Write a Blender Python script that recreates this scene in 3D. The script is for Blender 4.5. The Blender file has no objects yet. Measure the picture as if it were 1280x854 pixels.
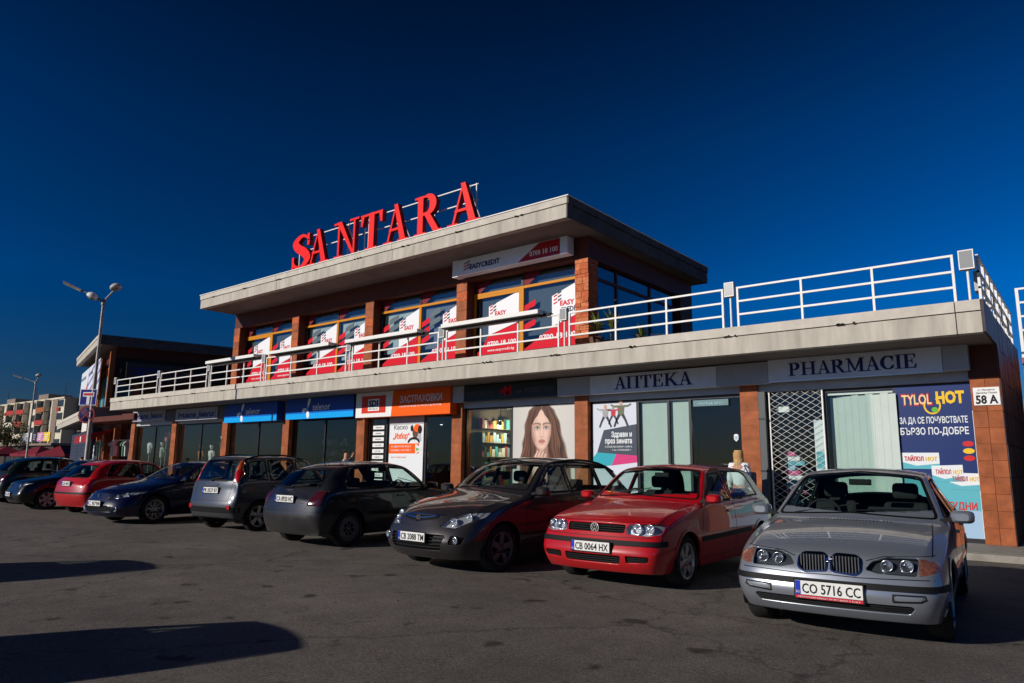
import bpy, bmesh, math, random
from mathutils import Vector, Matrix
from mathutils.bvhtree import BVHTree
random.seed(7)
R = math.radians
S = bpy.context.scene
COL = S.collection

# ---------------------------------------------------------------- camera
yaw, pit, rol = R(39.094), R(9.765), R(0.627)
fw = Vector((-math.sin(yaw)*math.cos(pit), math.cos(yaw)*math.cos(pit), math.sin(pit)))
rt = Vector((math.cos(yaw), math.sin(yaw), 0)); up = rt.cross(fw)
r2 = rt*math.cos(rol)+up*math.sin(rol); u2 = -rt*math.sin(rol)+up*math.cos(rol)
cam = bpy.data.cameras.new('camera'); co = bpy.data.objects.new('camera', cam); COL.objects.link(co)
cam.sensor_width = 36; cam.lens = 892.34/1280*36; cam.clip_end = 3000; cam.clip_start = .05
m = Matrix((r2, u2, -fw)).transposed().to_4x4(); m.translation = (0, 0, 1.42); co.matrix_world = m
S.camera = co

# ---------------------------------------------------------------- sky, sun, exposure
SUN_A, SUN_E = R(24), R(20.5)           # azimuth of travel from +Y towards +X, elevation
w = bpy.data.worlds.new("World"); S.world = w; w.use_nodes = True
nt = w.node_tree; nt.nodes.clear()
sky = nt.nodes.new('ShaderNodeTexSky'); sky.sky_type = 'NISHITA'; sky.sun_disc = False
sky.sun_elevation = SUN_E; sky.sun_rotation = math.pi+SUN_A
sky.altitude = 600; sky.air_density = .7; sky.dust_density = .1; sky.ozone_density = 3.0
hs = nt.nodes.new('ShaderNodeHueSaturation'); hs.inputs['Hue'].default_value = .505; hs.inputs['Saturation'].default_value = 1.42; hs.inputs['Value'].default_value = .86
gm = nt.nodes.new('ShaderNodeGamma'); gm.inputs['Gamma'].default_value = 1.15
bg = nt.nodes.new('ShaderNodeBackground'); bg.inputs['Strength'].default_value = .05
out = nt.nodes.new('ShaderNodeOutputWorld')
nt.links.new(sky.outputs[0], hs.inputs['Color']); nt.links.new(hs.outputs[0], gm.inputs[0])
tcw = nt.nodes.new('ShaderNodeTexCoord'); sx = nt.nodes.new('ShaderNodeSeparateXYZ'); rw_ = nt.nodes.new('ShaderNodeValToRGB'); mw_ = nt.nodes.new('ShaderNodeMix'); mw_.data_type = 'RGBA'; mw_.blend_type = 'MULTIPLY'; mw_.inputs['Factor'].default_value = 1
for i_, (p_, v_) in enumerate(((0, .24), (.10, .56), (.22, 1.05), (.42, .86), (.60, .42), (1.0, .34))):
    e_ = rw_.color_ramp.elements[i_] if i_ < 2 else rw_.color_ramp.elements.new(p_)
    e_.position = p_; e_.color = (v_, v_, v_*1.04, 1)
nt.links.new(tcw.outputs['Generated'], sx.inputs[0]); nt.links.new(sx.outputs['Z'], rw_.inputs[0])          # polarised clear air: deeper overhead, the same all round
nt.links.new(gm.outputs[0], mw_.inputs['A']); nt.links.new(rw_.outputs[0], mw_.inputs['B']); # skylight is polarised most at right angles to the sun, and the filter takes that part out
dt = nt.nodes.new('ShaderNodeVectorMath'); dt.operation = 'DOT_PRODUCT'; dt.inputs[1].default_value = (math.sin(SUN_A)*math.cos(SUN_E), math.cos(SUN_A)*math.cos(SUN_E), -math.sin(SUN_E)); nt.links.new(tcw.outputs['Generated'], dt.inputs[0])
sq = nt.nodes.new('ShaderNodeMath'); sq.operation = 'MULTIPLY'; nt.links.new(dt.outputs['Value'], sq.inputs[0]); nt.links.new(dt.outputs['Value'], sq.inputs[1])
mr = nt.nodes.new('ShaderNodeMapRange'); mr.inputs['To Min'].default_value = .58; mr.inputs['To Max'].default_value = 1.45; nt.links.new(sq.outputs[0], mr.inputs['Value'])
sc_ = nt.nodes.new('ShaderNodeVectorMath'); sc_.operation = 'SCALE'; nt.links.new(mw_.outputs['Result'], sc_.inputs[0]); nt.links.new(mr.outputs[0], sc_.inputs['Scale'])
nt.links.new(sc_.outputs[0], bg.inputs[0]); nt.links.new(bg.outputs[0], out.inputs[0])
sl = bpy.data.lights.new('sun', 'SUN'); sl.energy = 3.1; sl.angle = R(.5); sl.color = (1, .93, .82)
so = bpy.data.objects.new('sun', sl); COL.objects.link(so)
sd = Vector((math.sin(SUN_A)*math.cos(SUN_E), math.cos(SUN_A)*math.cos(SUN_E), -math.sin(SUN_E)))
so.rotation_euler = sd.to_track_quat('-Z', 'Y').to_euler(); so.location = (-20, -20, 30)
S.view_settings.view_transform = 'Standard'; S.view_settings.look = 'None'
S.view_settings.exposure = 0.38; S.view_settings.gamma = 1
S.cycles.max_bounces = 6; S.cycles.transparent_max_bounces = 16

# ---------------------------------------------------------------- materials
MATS = {}
def mat(name, col, rough=.6, metal=0., noise=0., nscale=8., bump=0., coat=0., emit=None, estr=0., spec=.22, streak=False, bscale=None, bdist=.01):
    if name in MATS: return MATS[name]
    m = bpy.data.materials.new(name); m.use_nodes = True; t = m.node_tree; b = t.nodes['Principled BSDF']
    b.inputs['Base Color'].default_value = (*col, 1); b.inputs['Roughness'].default_value = rough
    b.inputs['Metallic'].default_value = metal; b.inputs['Coat Weight'].default_value = coat
    b.inputs['Specular IOR Level'].default_value = spec
    if emit: b.inputs['Emission Color'].default_value = (*emit, 1); b.inputs['Emission Strength'].default_value = estr
    if noise or bump:
        tc = t.nodes.new('ShaderNodeTexCoord'); mp = t.nodes.new('ShaderNodeMapping')
        t.links.new(tc.outputs['Object'], mp.inputs[0])
        if streak: mp.inputs['Scale'].default_value = (1.5, 1.5, .22)
        n = t.nodes.new('ShaderNodeTexNoise'); n.inputs['Scale'].default_value = nscale; n.inputs['Detail'].default_value = 6; n.inputs['Roughness'].default_value = .65
        t.links.new(mp.outputs[0], n.inputs['Vector'])
        if noise:
            r = t.nodes.new('ShaderNodeMapRange'); r.inputs['From Min'].default_value = .3; r.inputs['From Max'].default_value = .7
            r.inputs['To Min'].default_value = 1-noise; r.inputs['To Max'].default_value = 1+noise
            t.links.new(n.outputs['Fac'], r.inputs['Value'])
            mx = t.nodes.new('ShaderNodeVectorMath'); mx.operation = 'SCALE'; mx.inputs[0].default_value = col
            t.links.new(r.outputs[0], mx.inputs['Scale']); t.links.new(mx.outputs[0], b.inputs['Base Color'])
        if bump:
            n2 = t.nodes.new('ShaderNodeTexNoise'); n2.inputs['Scale'].default_value = bscale or nscale*3; n2.inputs['Detail'].default_value = 4
            t.links.new(tc.outputs['Object'], n2.inputs['Vector'])
            bp = t.nodes.new('ShaderNodeBump'); bp.inputs['Strength'].default_value = bump; bp.inputs['Distance'].default_value = bdist
            t.links.new(n2.outputs['Fac'], bp.inputs['Height']); t.links.new(bp.outputs[0], b.inputs['Normal'])
    MATS[name] = m; return m

def glass(name, tint, refl_rough=.03, trans=.8, ior=1.5):
    """window glass: tinted see-through sheet with a mirror coat that strengthens at grazing angles"""
    if name in MATS: return MATS[name]
    m = bpy.data.materials.new(name); m.use_nodes = True; t = m.node_tree; t.nodes.clear()
    o = t.nodes.new('ShaderNodeOutputMaterial'); tr = t.nodes.new('ShaderNodeBsdfTransparent'); tr.inputs[0].default_value = (*[c*trans for c in tint], 1)
    gl = t.nodes.new('ShaderNodeBsdfGlossy'); gl.inputs['Roughness'].default_value = refl_rough; gl.inputs[0].default_value = (.9, .95, 1, 1)
    fr = t.nodes.new('ShaderNodeFresnel'); ge = t.nodes.new('ShaderNodeNewGeometry'); ip = t.nodes.new('ShaderNodeMix'); ip.inputs['A'].default_value = ior; ip.inputs['B'].default_value = 1/ior
    t.links.new(ge.outputs['Backfacing'], ip.inputs['Factor']); t.links.new(ip.outputs['Result'], fr.inputs[0])      # thin sheet: same mirror strength from both sides
    mx = t.nodes.new('ShaderNodeMixShader'); t.links.new(fr.outputs[0], mx.inputs[0]); t.links.new(tr.outputs[0], mx.inputs[1]); t.links.new(gl.outputs[0], mx.inputs[2])
    t.links.new(mx.outputs[0], o.inputs[0]); MATS[name] = m; return m

def asphalt():
    m = bpy.data.materials.new('asphalt'); m.use_nodes = True; t = m.node_tree; b = t.nodes['Principled BSDF']
    tc = t.nodes.new('ShaderNodeTexCoord')
    def noise(sc, det, rough=.6, stretch=None):
        n = t.nodes.new('ShaderNodeTexNoise'); n.inputs['Scale'].default_value = sc; n.inputs['Detail'].default_value = det; n.inputs['Roughness'].default_value = rough
        if stretch:
            mp = t.nodes.new('ShaderNodeMapping'); mp.inputs['Scale'].default_value = stretch; mp.inputs['Rotation'].default_value = (0, 0, .5)
            t.links.new(tc.outputs['Object'], mp.inputs[0]); t.links.new(mp.outputs[0], n.inputs['Vector'])
        else: t.links.new(tc.outputs['Object'], n.inputs['Vector'])
        return n
    big = noise(.35, 5); mid = noise(2.2, 6, .7); fine = noise(55, 5, .8); oil = noise(2.6, 3, .5, (1, 1.0, 1)); crk = t.nodes.new('ShaderNodeTexVoronoi')
    def ramp(src, p0, c0, p1, c1):
        r = t.nodes.new('ShaderNodeValToRGB'); e = r.color_ramp.elements; e[0].position = p0; e[0].color = (c0,)*3+(1,); e[1].position = p1; e[1].color = (c1,)*3+(1,)
        t.links.new(src, r.inputs[0]); return r.outputs[0]
    def mul(a, c):
        x = t.nodes.new('ShaderNodeMix'); x.data_type = 'RGBA'; x.blend_type = 'MULTIPLY'; x.inputs['Factor'].default_value = 1
        t.links.new(a, x.inputs['A']); t.links.new(c, x.inputs['B']); return x.outputs['Result']
    base = t.nodes.new('ShaderNodeRGB'); base.outputs[0].default_value = (.136, .119, .107, 1)
    c = mul(base.outputs[0], ramp(big.outputs['Fac'], .3, .75, .7, 1.2))
    c = mul(c, ramp(mid.outputs['Fac'], .3, .8, .72, 1.22))
    c = mul(c, ramp(fine.outputs['Fac'], .3, .55, .7, 1.4))
    st = t.nodes.new('ShaderNodeTexVoronoi'); st.inputs['Scale'].default_value = 95; t.links.new(tc.outputs['Object'], st.inputs['Vector'])
    c = mul(c, ramp(st.outputs['Color'], .2, .62, .85, 1.38))                 # chippings
    c = mul(c, ramp(oil.outputs['Fac'], .29, .3, .37, 1.0))
    # small tar drips
    dr = noise(7, 2, .4, (1, 2.2, 1)); c = mul(c, ramp(dr.outputs['Fac'], .24, .3, .30, 1.0))
    # repair cracks: edges of large cells broken by noise
    crk.feature = 'DISTANCE_TO_EDGE'; crk.inputs['Scale'].default_value = .22
    wv = t.nodes.new('ShaderNodeVectorMath'); wv.operation = 'ADD'
    wn = noise(1.3, 5, .7); t.links.new(tc.outputs['Object'], wv.inputs[0]); t.links.new(wn.outputs['Color'], wv.inputs[1]); t.links.new(wv.outputs[0], crk.inputs['Vector'])
    c = mul(c, ramp(crk.outputs['Distance'], .002, .5, .006, 1.0))
    t.links.new(c, b.inputs['Base Color']); b.inputs['Roughness'].default_value = .8; b.inputs['Specular IOR Level'].default_value = .3
    bp = t.nodes.new('ShaderNodeBump'); bp.inputs['Strength'].default_value = .5; bp.inputs['Distance'].default_value = .008
    t.links.new(fine.outputs['Fac'], bp.inputs['Height']); t.links.new(bp.outputs[0], b.inputs['Normal'])
    return m

M_ASPH = asphalt()
M_CONC = mat('concrete_fascia', (.45, .415, .36), .85, noise=.24, nscale=2.6, bump=.15, streak=True)
M_CONC2 = mat('concrete_lip', (.53, .49, .43), .85, noise=.14, nscale=3.5, bump=.15)
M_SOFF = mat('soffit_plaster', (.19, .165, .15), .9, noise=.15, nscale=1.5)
M_STAIN = mat('dark_stain', (.03, .025, .022), .9)
M_JOINT = mat('joint_shadow_gap', (.05, .045, .04), .9)
M_TILE = mat('orange_terracotta', (.285, .078, .024), .6, noise=.38, nscale=3, bump=.08)
M_TILE2 = mat('orange_terracotta_light', (.32, .09, .03), .6, noise=.38, nscale=3, bump=.08)
M_GROUT = mat('tile_grout', (.33, .10, .04), .9)
M_BRICK = mat('split_stone_red', (.46, .115, .045), .85, noise=.35, nscale=10, bump=.5)
M_BRICK2 = mat('split_stone_pale', (.56, .18, .08), .85, noise=.35, nscale=12, bump=.5)
M_BROWN = mat('red_brown_cladding', (.10, .026, .016), .6, noise=.2, nscale=3)
M_SLATE = mat('dark_slate_cladding', (.05, .035, .04), .45, noise=.4, nscale=4, bump=.2)
M_WHITEP = mat('white_painted_steel', (.78, .77, .74), .45, noise=.06, nscale=9)
M_WHITE = mat('white_sheet', (.78, .78, .78), .5)
M_GREYP = mat('grey_sign_panel', (.42, .43, .46), .5, noise=.1, nscale=3)
M_SIGNP = mat('pale_sign_face', (.74, .77, .84), .4, noise=.07, nscale=3)
M_ALU = mat('aluminium', (.45, .45, .45), .35, .8)
M_DARKF = mat('dark_metal_frame', (.03, .03, .035), .4, .3)
M_YEL = mat('yellow_window_frame', (.58, .22, .008), .5, spec=.15)
M_BLACK = mat('black_rubber', (.006, .006, .007), .6, spec=.12)
M_TRIM = mat('black_plastic', (.009, .009, .010), .55, spec=.15)
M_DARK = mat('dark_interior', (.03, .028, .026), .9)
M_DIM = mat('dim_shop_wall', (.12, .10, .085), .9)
M_NAVY = mat('navy_letter', (.008, .010, .13), .4)
M_RED = mat('letter_red_acrylic', (.85, .010, .008), .45, spec=.15)
M_REDS = mat('letter_red_side', (.30, .006, .008), .4)
M_ECR = mat('film_red', (.62, .010, .028), .6, spec=.1)
M_ECW = mat('film_white', (.78, .79, .83), .5)
M_ECD = mat('film_slate', (.10, .14, .16), .4)
M_ECN = mat('film_navy', (.015, .02, .045), .4)
M_INK = mat('ink_black', (.006, .006, .008), .5)
M_CHROME = mat('chrome', (.75, .76, .78), .12, 1.0)
M_ORANGE = mat('sign_orange', (.92, .115, .004), .5, spec=.12)
M_TBLUE = mat('sign_blue', (.005, .06, .38), .4)
M_TBLUE_LIT = mat('sign_blue_sunlit', (.0, .35, .85), .4)
M_BLIND = mat('blind_fabric', (.50, .57, .54), .8, noise=.05, nscale=3)
M_LAMPW = mat('lit_lamp', (1, 1, 1), .5, emit=(1, .95, .85), estr=2.5)
M_GLASS = glass('shop_glass', (.93, .97, .96), trans=.98, ior=1.4)
M_GLASSU = glass('upper_glass', (.93, .96, .97), trans=.98, ior=1.5)
M_CGLASS = glass('car_glass', (.82, .95, .90), trans=.93, ior=1.45)
M_LENS = glass('lamp_lens', (.95, .97, 1), trans=.98)

# ---------------------------------------------------------------- mesh helpers
def link(o): COL.objects.link(o); return o
def tag(o, label=None, cat=None, group=None, kind=None):
    if label: o['label'] = label
    if cat: o['category'] = cat
    if group: o['group'] = group
    if kind: o['kind'] = kind
    return o
def thing(name, label, cat, loc=(0, 0, 0), rz=0, group=None):
    o = bpy.data.objects.new(name, None); o.empty_display_size = .3; link(o)
    o.location = loc; o.rotation_euler = (0, 0, rz); return tag(o, label, cat, group)
class MB:
    def __init__(s): s.v = []; s.f = []; s.m = []; s.sm = []
    def poly(s, vs, fs, mi=0, smooth=False):
        o = len(s.v); s.v += [tuple(v) for v in vs]
        for f in fs: s.f.append([i+o for i in f]); s.m.append(mi); s.sm.append(smooth)
        return s
    def box(s, x0, x1, y0, y1, z0, z1, mi=0):
        v = [(x0, y0, z0), (x1, y0, z0), (x1, y1, z0), (x0, y1, z0), (x0, y0, z1), (x1, y0, z1), (x1, y1, z1), (x0, y1, z1)]
        return s.poly(v, [(0, 3, 2, 1), (4, 5, 6, 7), (0, 1, 5, 4), (1, 2, 6, 5), (2, 3, 7, 6), (3, 0, 4, 7)], mi)
    def bar(s, a, b, w, h=None, mi=0):
        a = Vector(a); b = Vector(b); h = h or w; d = (b-a).normalized()
        u = d.cross(Vector((0, 0, 1))) if abs(d.z) < .95 else Vector((1, 0, 0)); u.normalize(); n = u.cross(d).normalized()
        v = [p+u*su*w/2+n*sn*h/2 for p in (a, b) for su, sn in ((-1, -1), (1, -1), (1, 1), (-1, 1))]
        return s.poly(v, [(0, 1, 2, 3), (7, 6, 5, 4), (0, 4, 5, 1), (1, 5, 6, 2), (2, 6, 7, 3), (3, 7, 4, 0)], mi)
    def tube(s, pts, rad, n=10, mi=0, cap=True):
        pts = [Vector(p) for p in pts]; rads = rad if isinstance(rad, (list, tuple)) else [rad]*len(pts); vs = []
        ref = None
        for i, p in enumerate(pts):
            d = (pts[min(i+1, len(pts)-1)]-pts[max(i-1, 0)]).normalized()
            if ref is None: ref = d.orthogonal().normalized()
            u = (ref-d*ref.dot(d)).normalized(); ref = u; v = d.cross(u)
            vs += [p+(u*math.cos(2*math.pi*k/n)+v*math.sin(2*math.pi*k/n))*rads[i] for k in range(n)]
        fs = [(i*n+k, i*n+(k+1) % n, (i+1)*n+(k+1) % n, (i+1)*n+k) for i in range(len(pts)-1) for k in range(n)]
        s.poly(vs, fs, mi, True)
        if cap: s.poly(vs[:n], [tuple(range(n))[::-1]], mi); s.poly(vs[-n:], [tuple(range(n))], mi)
        return s
    def lathe(s, prof, n=24, axis='z', c=(0, 0, 0), mi=0, smooth=True):
        vs = []
        for r, h in prof:
            for k in range(n):
                a = 2*math.pi*k/n; p = (r*math.cos(a), r*math.sin(a), h)
                if axis == 'x': p = (h, p[0], p[1])
                elif axis == 'y': p = (p[0], h, p[1])
                vs.append((p[0]+c[0], p[1]+c[1], p[2]+c[2]))
        fs = [(i*n+k, i*n+(k+1) % n, (i+1)*n+(k+1) % n, (i+1)*n+k) for i in range(len(prof)-1) for k in range(n)]
        return s.poly(vs, fs, mi, smooth)
    def prism(s, pts, y0, y1, mi=0, side=None):
        """2D outline (x,z) extruded from y0 (front) to y1"""
        n = len(pts); a = sum(pts[i][0]*pts[(i+1) % n][1]-pts[(i+1) % n][0]*pts[i][1] for i in range(n))
        if a < 0: pts = pts[::-1]
        v = [(p[0], y0, p[1]) for p in pts]+[(p[0], y1, p[1]) for p in pts]
        s.poly(v, [tuple(range(n)), tuple(range(2*n-1, n-1, -1))], mi)
        return s.poly(v, [(i, i+n, (i+1) % n+n, (i+1) % n) for i in range(n)], mi if side is None else side)
    def build(s, name, mats, parent=None, loc=None, bevel=0):
        me = bpy.data.meshes.new(name); me.from_pydata(s.v, [], s.f)
        if not isinstance(mats, (list, tuple)): mats = [mats]
        for m_ in mats: me.materials.append(m_)
        for p, mi, sm in zip(me.polygons, s.m, s.sm): p.material_index = mi; p.use_smooth = sm
        o = link(bpy.data.objects.new(name, me)); o.parent = parent
        if loc: o.location = loc
        if bevel: b = o.modifiers.new('bevel', 'BEVEL'); b.width = bevel; b.segments = 2; b.limit_method = 'ANGLE'
        return o
def box(name, m_, x0, x1, y0, y1, z0, z1, parent=None, bevel=0):
    return MB().box(x0, x1, y0, y1, z0, z1).build(name, m_, parent, bevel=bevel)
def copy_tree(o, parent=None):
    c = o.copy(); COL.objects.link(c); c.parent = parent
    for ch in o.children: copy_tree(ch, c)
    return c

def text_mb(mb, s, x, z, width=None, height=.2, y=0, depth=.004, mi=0, bold=0, align='LEFT', shear=0):
    """flat lettering in the XZ plane, facing -Y; the glyph outlines come from Blender's built-in font"""
    cu = bpy.data.curves.new('t', 'FONT'); cu.body = s; cu.size = 1; cu.offset = bold; cu.resolution_u = 2; cu.shear = shear
    o = bpy.data.objects.new('t', cu); me = bpy.data.meshes.new_from_object(o)
    if not me.vertices: return
    xs = [v.co.x for v in me.vertices]; ys = [v.co.y for v in me.vertices]
    x0, x1 = min(xs), max(xs); sz = height/.73; sx = sz if width is None else width/(x1-x0)
    off = {'LEFT': 0, 'CENTER': -(x1-x0)/2*sx, 'RIGHT': -(x1-x0)*sx}[align]
    vs = [((v.co.x-x0)*sx+off+x, y-depth, v.co.y*sz+z) for v in me.vertices]
    mb.poly(vs, [tuple(p.vertices) for p in me.polygons], mi)
    bpy.data.meshes.remove(me); bpy.data.objects.remove(o); bpy.data.curves.remove(cu)

# serif capitals drawn as strokes and stems on a unit square: every entry is a list of outlines
def ribbon(pts, wd):
    L, Rr = [], []
    n = len(pts)
    for i, p in enumerate(pts):
        a = pts[max(i-1, 0)]; b = pts[min(i+1, n-1)]; dx, dz = b[0]-a[0], b[1]-a[1]; l = math.hypot(dx, dz) or 1
        w_ = wd[i]/2; L.append((p[0]-dz/l*w_, p[1]+dx/l*w_)); Rr.append((p[0]+dz/l*w_, p[1]-dx/l*w_))
    return [[L[i], L[i+1], Rr[i+1], Rr[i]] for i in range(n-1)]
def arc(cx, cz, rx, rz, a0, a1, t0, t1, n=14):
    pts, wd = [], []
    for i in range(n+1):
        a = R(a0+(a1-a0)*i/n); pts.append((cx+rx*math.cos(a), cz+rz*math.sin(a))); wd.append(t0+(t1-t0)*abs(math.cos(a))**1.3)
    return ribbon(pts, wd)
def rc(x0, x1, z0, z1): return [(x0, z0), (x1, z0), (x1, z1), (x0, z1)]
T_, t_, s_ = .17, .055, .05
def serif(x, z, wd=.34, h=s_): return rc(x-wd/2, x+wd/2, z, z+h) if z < .5 else rc(x-wd/2, x+wd/2, z-h, z)
def spline(ctrl, n=6):
    P = [Vector(c) for c in ctrl]; P = [P[0]]+P+[P[-1]]; o = []
    for i in range(1, len(P)-2):
        for k in range(n):
            t = k/n; a, b, c, d = P[i-1:i+3]
            o.append(.5*((2*b)+(c-a)*t+(2*a-5*b+4*c-d)*t*t+(3*b-a-3*c+d)*t**3))
    o.append(P[-2]); return o
def L_S():
    q = spline([(.60, .70, .03), (.58, .86, .04), (.36, .965, .07), (.15, .80, .15), (.24, .62, .19), (.46, .45, .2), (.58, .25, .16), (.40, .04, .07), (.14, .10, .05), (.07, .33, .03)], 5)
    return ribbon([(p.x, p.y) for p in q], [p.z for p in q])+[rc(.56, .62, .66, .98), rc(.05, .11, .02, .36)]
LET = {
 'S': (.70, L_S()),
 'A': (.86, [[(.14, .02), (.20, .02), (.45, .98), (.41, .98)], [(.62, .02), (.80, .02), (.50, 1), (.38, 1)], rc(.24, .62, .32, .38), serif(.16, 0, .26), serif(.71, 0, .32)]),
 'N': (.95, [rc(.17, .23, .02, .98), rc(.74, .80, .02, .98), [(.13, 1), (.30, 1), (.80, 0), (.72, 0)], serif(.20, 0, .28), serif(.15, 1, .22), serif(.77, 1, .28)]),
 'T': (.80, [rc(.315, .485, .02, .98), rc(.05, .75, .93, .99), [(.04, .70), (.09, .70), (.14, .95), (.04, .98)], [(.76, .70), (.71, .70), (.66, .95), (.76, .98)], serif(.40, 0, .34)]),
 'R': (.90, [rc(.13, .30, .02, .98), serif(.21, 0, .33), rc(.05, .42, .94, .99), rc(.28, .42, .49, .55), [(.36, .50), (.52, .52), (.84, .02), (.66, .02)], serif(.79, 0, .22)]+arc(.42, .745, .21, .225, -90, 90, .055, .17)),
 'P': (.80, [rc(.13, .30, .02, .98), serif(.21, 0, .36), rc(.05, .42, .94, .99), rc(.28, .42, .45, .51)]+arc(.42, .72, .22, .245, -90, 90, .055, .17)),
 'H': (1.0, [rc(.13, .30, .02, .98), rc(.70, .87, .02, .98), rc(.28, .72, .47, .53), serif(.215, 0, .34), serif(.215, 1, .34), serif(.785, 0, .34), serif(.785, 1, .34)]),
 'M': (1.12, [rc(.16, .22, .02, .98), rc(.84, 1.01, .02, .98), [(.10, 1), (.28, 1), (.60, .08), (.50, .08)], [(.84, 1), (1.0, 1), (.58, .08), (.52, .08)], serif(.19, 0, .26), serif(.925, 0, .34), serif(.14, 1, .2), serif(.97, 1, .26)]),
 'C': (.82, arc(.46, .5, .33, .455, 40, 320, .05, .18, 24)+[rc(.68, .74, .62, .96), [(.70, .22), (.76, .24), (.74, .32), (.70, .30)]]),
 'I': (.42, [rc(.125, .295, .02, .98), serif(.21, 0, .36), serif(.21, 1, .36)]),
 'E': (.80, [rc(.13, .30, .02, .98), rc(.05, .68, 0, .055), rc(.05, .66, .945, 1), rc(.28, .52, .475, .53), rc(.50, .545, .36, .65), [(.62, .02), (.72, .02), (.74, .28), (.69, .28)], [(.60, .98), (.70, .98), (.70, .74), (.65, .74)]]),
 'П': (1.0, [rc(.13, .30, .02, .98), rc(.70, .87, .02, .98), rc(.05, .95, .94, .995), serif(.215, 0, .34), serif(.785, 0, .34)]),
 'К': (.95, [rc(.13, .30, .02, .98), serif(.215, 0, .34), serif(.215, 1, .34), [(.28, .46), (.36, .44), (.78, .97), (.70, .99)], [(.36, .52), (.48, .62), (.90, .02), (.70, .02)], serif(.75, 1, .26), serif(.81, 0, .28)]),
}
LET['А'] = LET['A']; LET['Т'] = LET['T']; LET['Е'] = LET['E']
def serif_letter(mb, ch, x, z, sx, h, y0, y1, mi=0, side=None):
    w_, polys = LET[ch]
    for k, p in enumerate(polys):
        e = .0007*(k % 7)
        ca = sum(a for a, b in p)/len(p); cb = sum(b for a, b in p)/len(p); q = []
        for a, b in p:
            d_ = math.hypot(a-ca, b-cb) or 1; q.append((x+(a+(a-ca)/d_*.026)*sx, z+(b+(b-cb)/d_*.018)*h))
        mb.prism(q, y0-e, y1-e, mi, side)
    return w_*sx
def serif_word(mb, word, x0, x1, z, h, y0, y1, mi=0):
    tot = sum(LET[c][0] for c in word); sx = (x1-x0)/tot; x = x0
    for c in word: x += serif_letter(mb, c, x, z, sx, h, y0, y1, mi)

def scribble(mb, x, z, width, h, y=0, mi=0, seed=1):
    """print too small to read in the photograph: rows of letter-sized marks"""
    rg = random.Random(seed); e = x+width
    while x < e-.3*h:
        w_ = h*rg.uniform(.35, .75); k = rg.random()
        mb.box(x, min(x+w_*.35, e), y-.001-.003, y-.001, z, z+h*rg.uniform(.8, 1), mi)
        if k < .7: mb.box(x+w_*.351, min(x+w_*.9, e), y-.001-.003, y-.001, z+(h*.35 if k < .3 else 0), z+h*(.62 if k < .3 else .3), mi)
        x += w_+h*.22
        if rg.random() < .15: x += h*.5

# ================================================================ ground
def struct(o, name=None): o['kind'] = 'structure'; return o
g = MB()
N = 40
g.poly([(-1500, -300, 0), (1500, -300, 0), (1500, 2500, 0), (-1500, 2500, 0)], [(0, 1, 2, 3)])
struct(g.build('car_park_ground', M_ASPH))
M_PAVE = mat('pavement_concrete', (.27, .25, .22), .85, noise=.2, nscale=5, bump=.2)
struct(box('pavement', M_PAVE, -46, 26, 13.78, 24, .004, .12))
kb = thing('kerb', 'concrete kerb of long blocks along the front of the pavement', 'kerb', (0, 13.7, 0))
for i in range(0, 34):
    x = 6-1.6*i
    if x < -46: break
    box('kerb_stone', M_PAVE, x-1.59, x, -.08, .078, 0.003, .118+.003*(i % 2), kb, bevel=.012)

# ================================================================ main building
XS = [-1.45, -5.78, -10.15, -14.5, -18.87, -23.15, -27.43, -31.72, -35.8]     # pillar axes
ZT, ZB = 4.2, 3.65                                                        # terrace slab top / underside
YF = 13.78; YW = 15.32
XL, XR = -34.85, -1.21
B = thing('shopping_centre', 'two storey flat roofed shopping centre with terracotta pillars and concrete eaves', 'building', (-18, 15.3, 0))
B.location = (0, 0, 0)
# eaves: upper lip proud of lower fascia, one object for each cast length
def fascia(name, x0, x1, y0, z0, z1, joints, parent):
    zs = z0+(z1-z0)*.66; ed = [x0]+joints+[x1]
    for a, b in zip(ed[:-1], ed[1:]):
        o = MB().box(a+.008, b-.008, y0+.035, y0+.25, z0, zs-.008).build('fascia_panel', M_CONC, parent)
    for a, b in zip(ed[:-1], ed[1:]):
        MB().box(a+.008, b-.008, y0, y0+.25, zs+.004, z1).build('fascia_lip', M_CONC2, parent)
    MB().box(x0+.01, x1-.01, y0+.06, y0+.24, z0+.01, z1-.01).build('fascia_core', M_JOINT, parent)
    st = MB()                                             # rust and lichen stains at the drain slots
    x = x0+1.1
    while x < x1-.3:
        for k in range(7):
            dx = random.uniform(-.16, .16); w_ = random.uniform(.02, .06); st.box(x+dx, x+dx+w_, y0-.004, y0+.03, zs-.002+random.uniform(-.012, .0), zs+random.uniform(.01, .03))
        x += 2.17
    o = st.build('drain_stain', M_STAIN, parent); o['kind'] = 'stuff'
fascia('terrace', XL, XR-.04, YF, ZB, ZT, [-27.11, -21.89, -1.62], B)
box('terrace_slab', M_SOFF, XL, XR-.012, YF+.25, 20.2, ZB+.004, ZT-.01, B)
box('eaves_end', M_SLATE, XR-.04, XR, YF+.004, YW+.001, ZB, ZT-.002, B)
# side wall of slate panels with raking joints
for i in range(9):
    y0 = 15.325+i*.55
    for j in range(7):
        z0 = .12+j*.58; MB().box(XR-.05, XR+.004*((i+j) % 3), y0+.006, min(y0+.544, 20.2), z0+.006, min(z0+.574, ZT-.01)).build('slate_panel', M_SLATE, B)
box('side_wall', M_JOINT, XR-.25, XR-.03, 15.74, 20.2, .12, ZT-.02, B)
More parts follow.
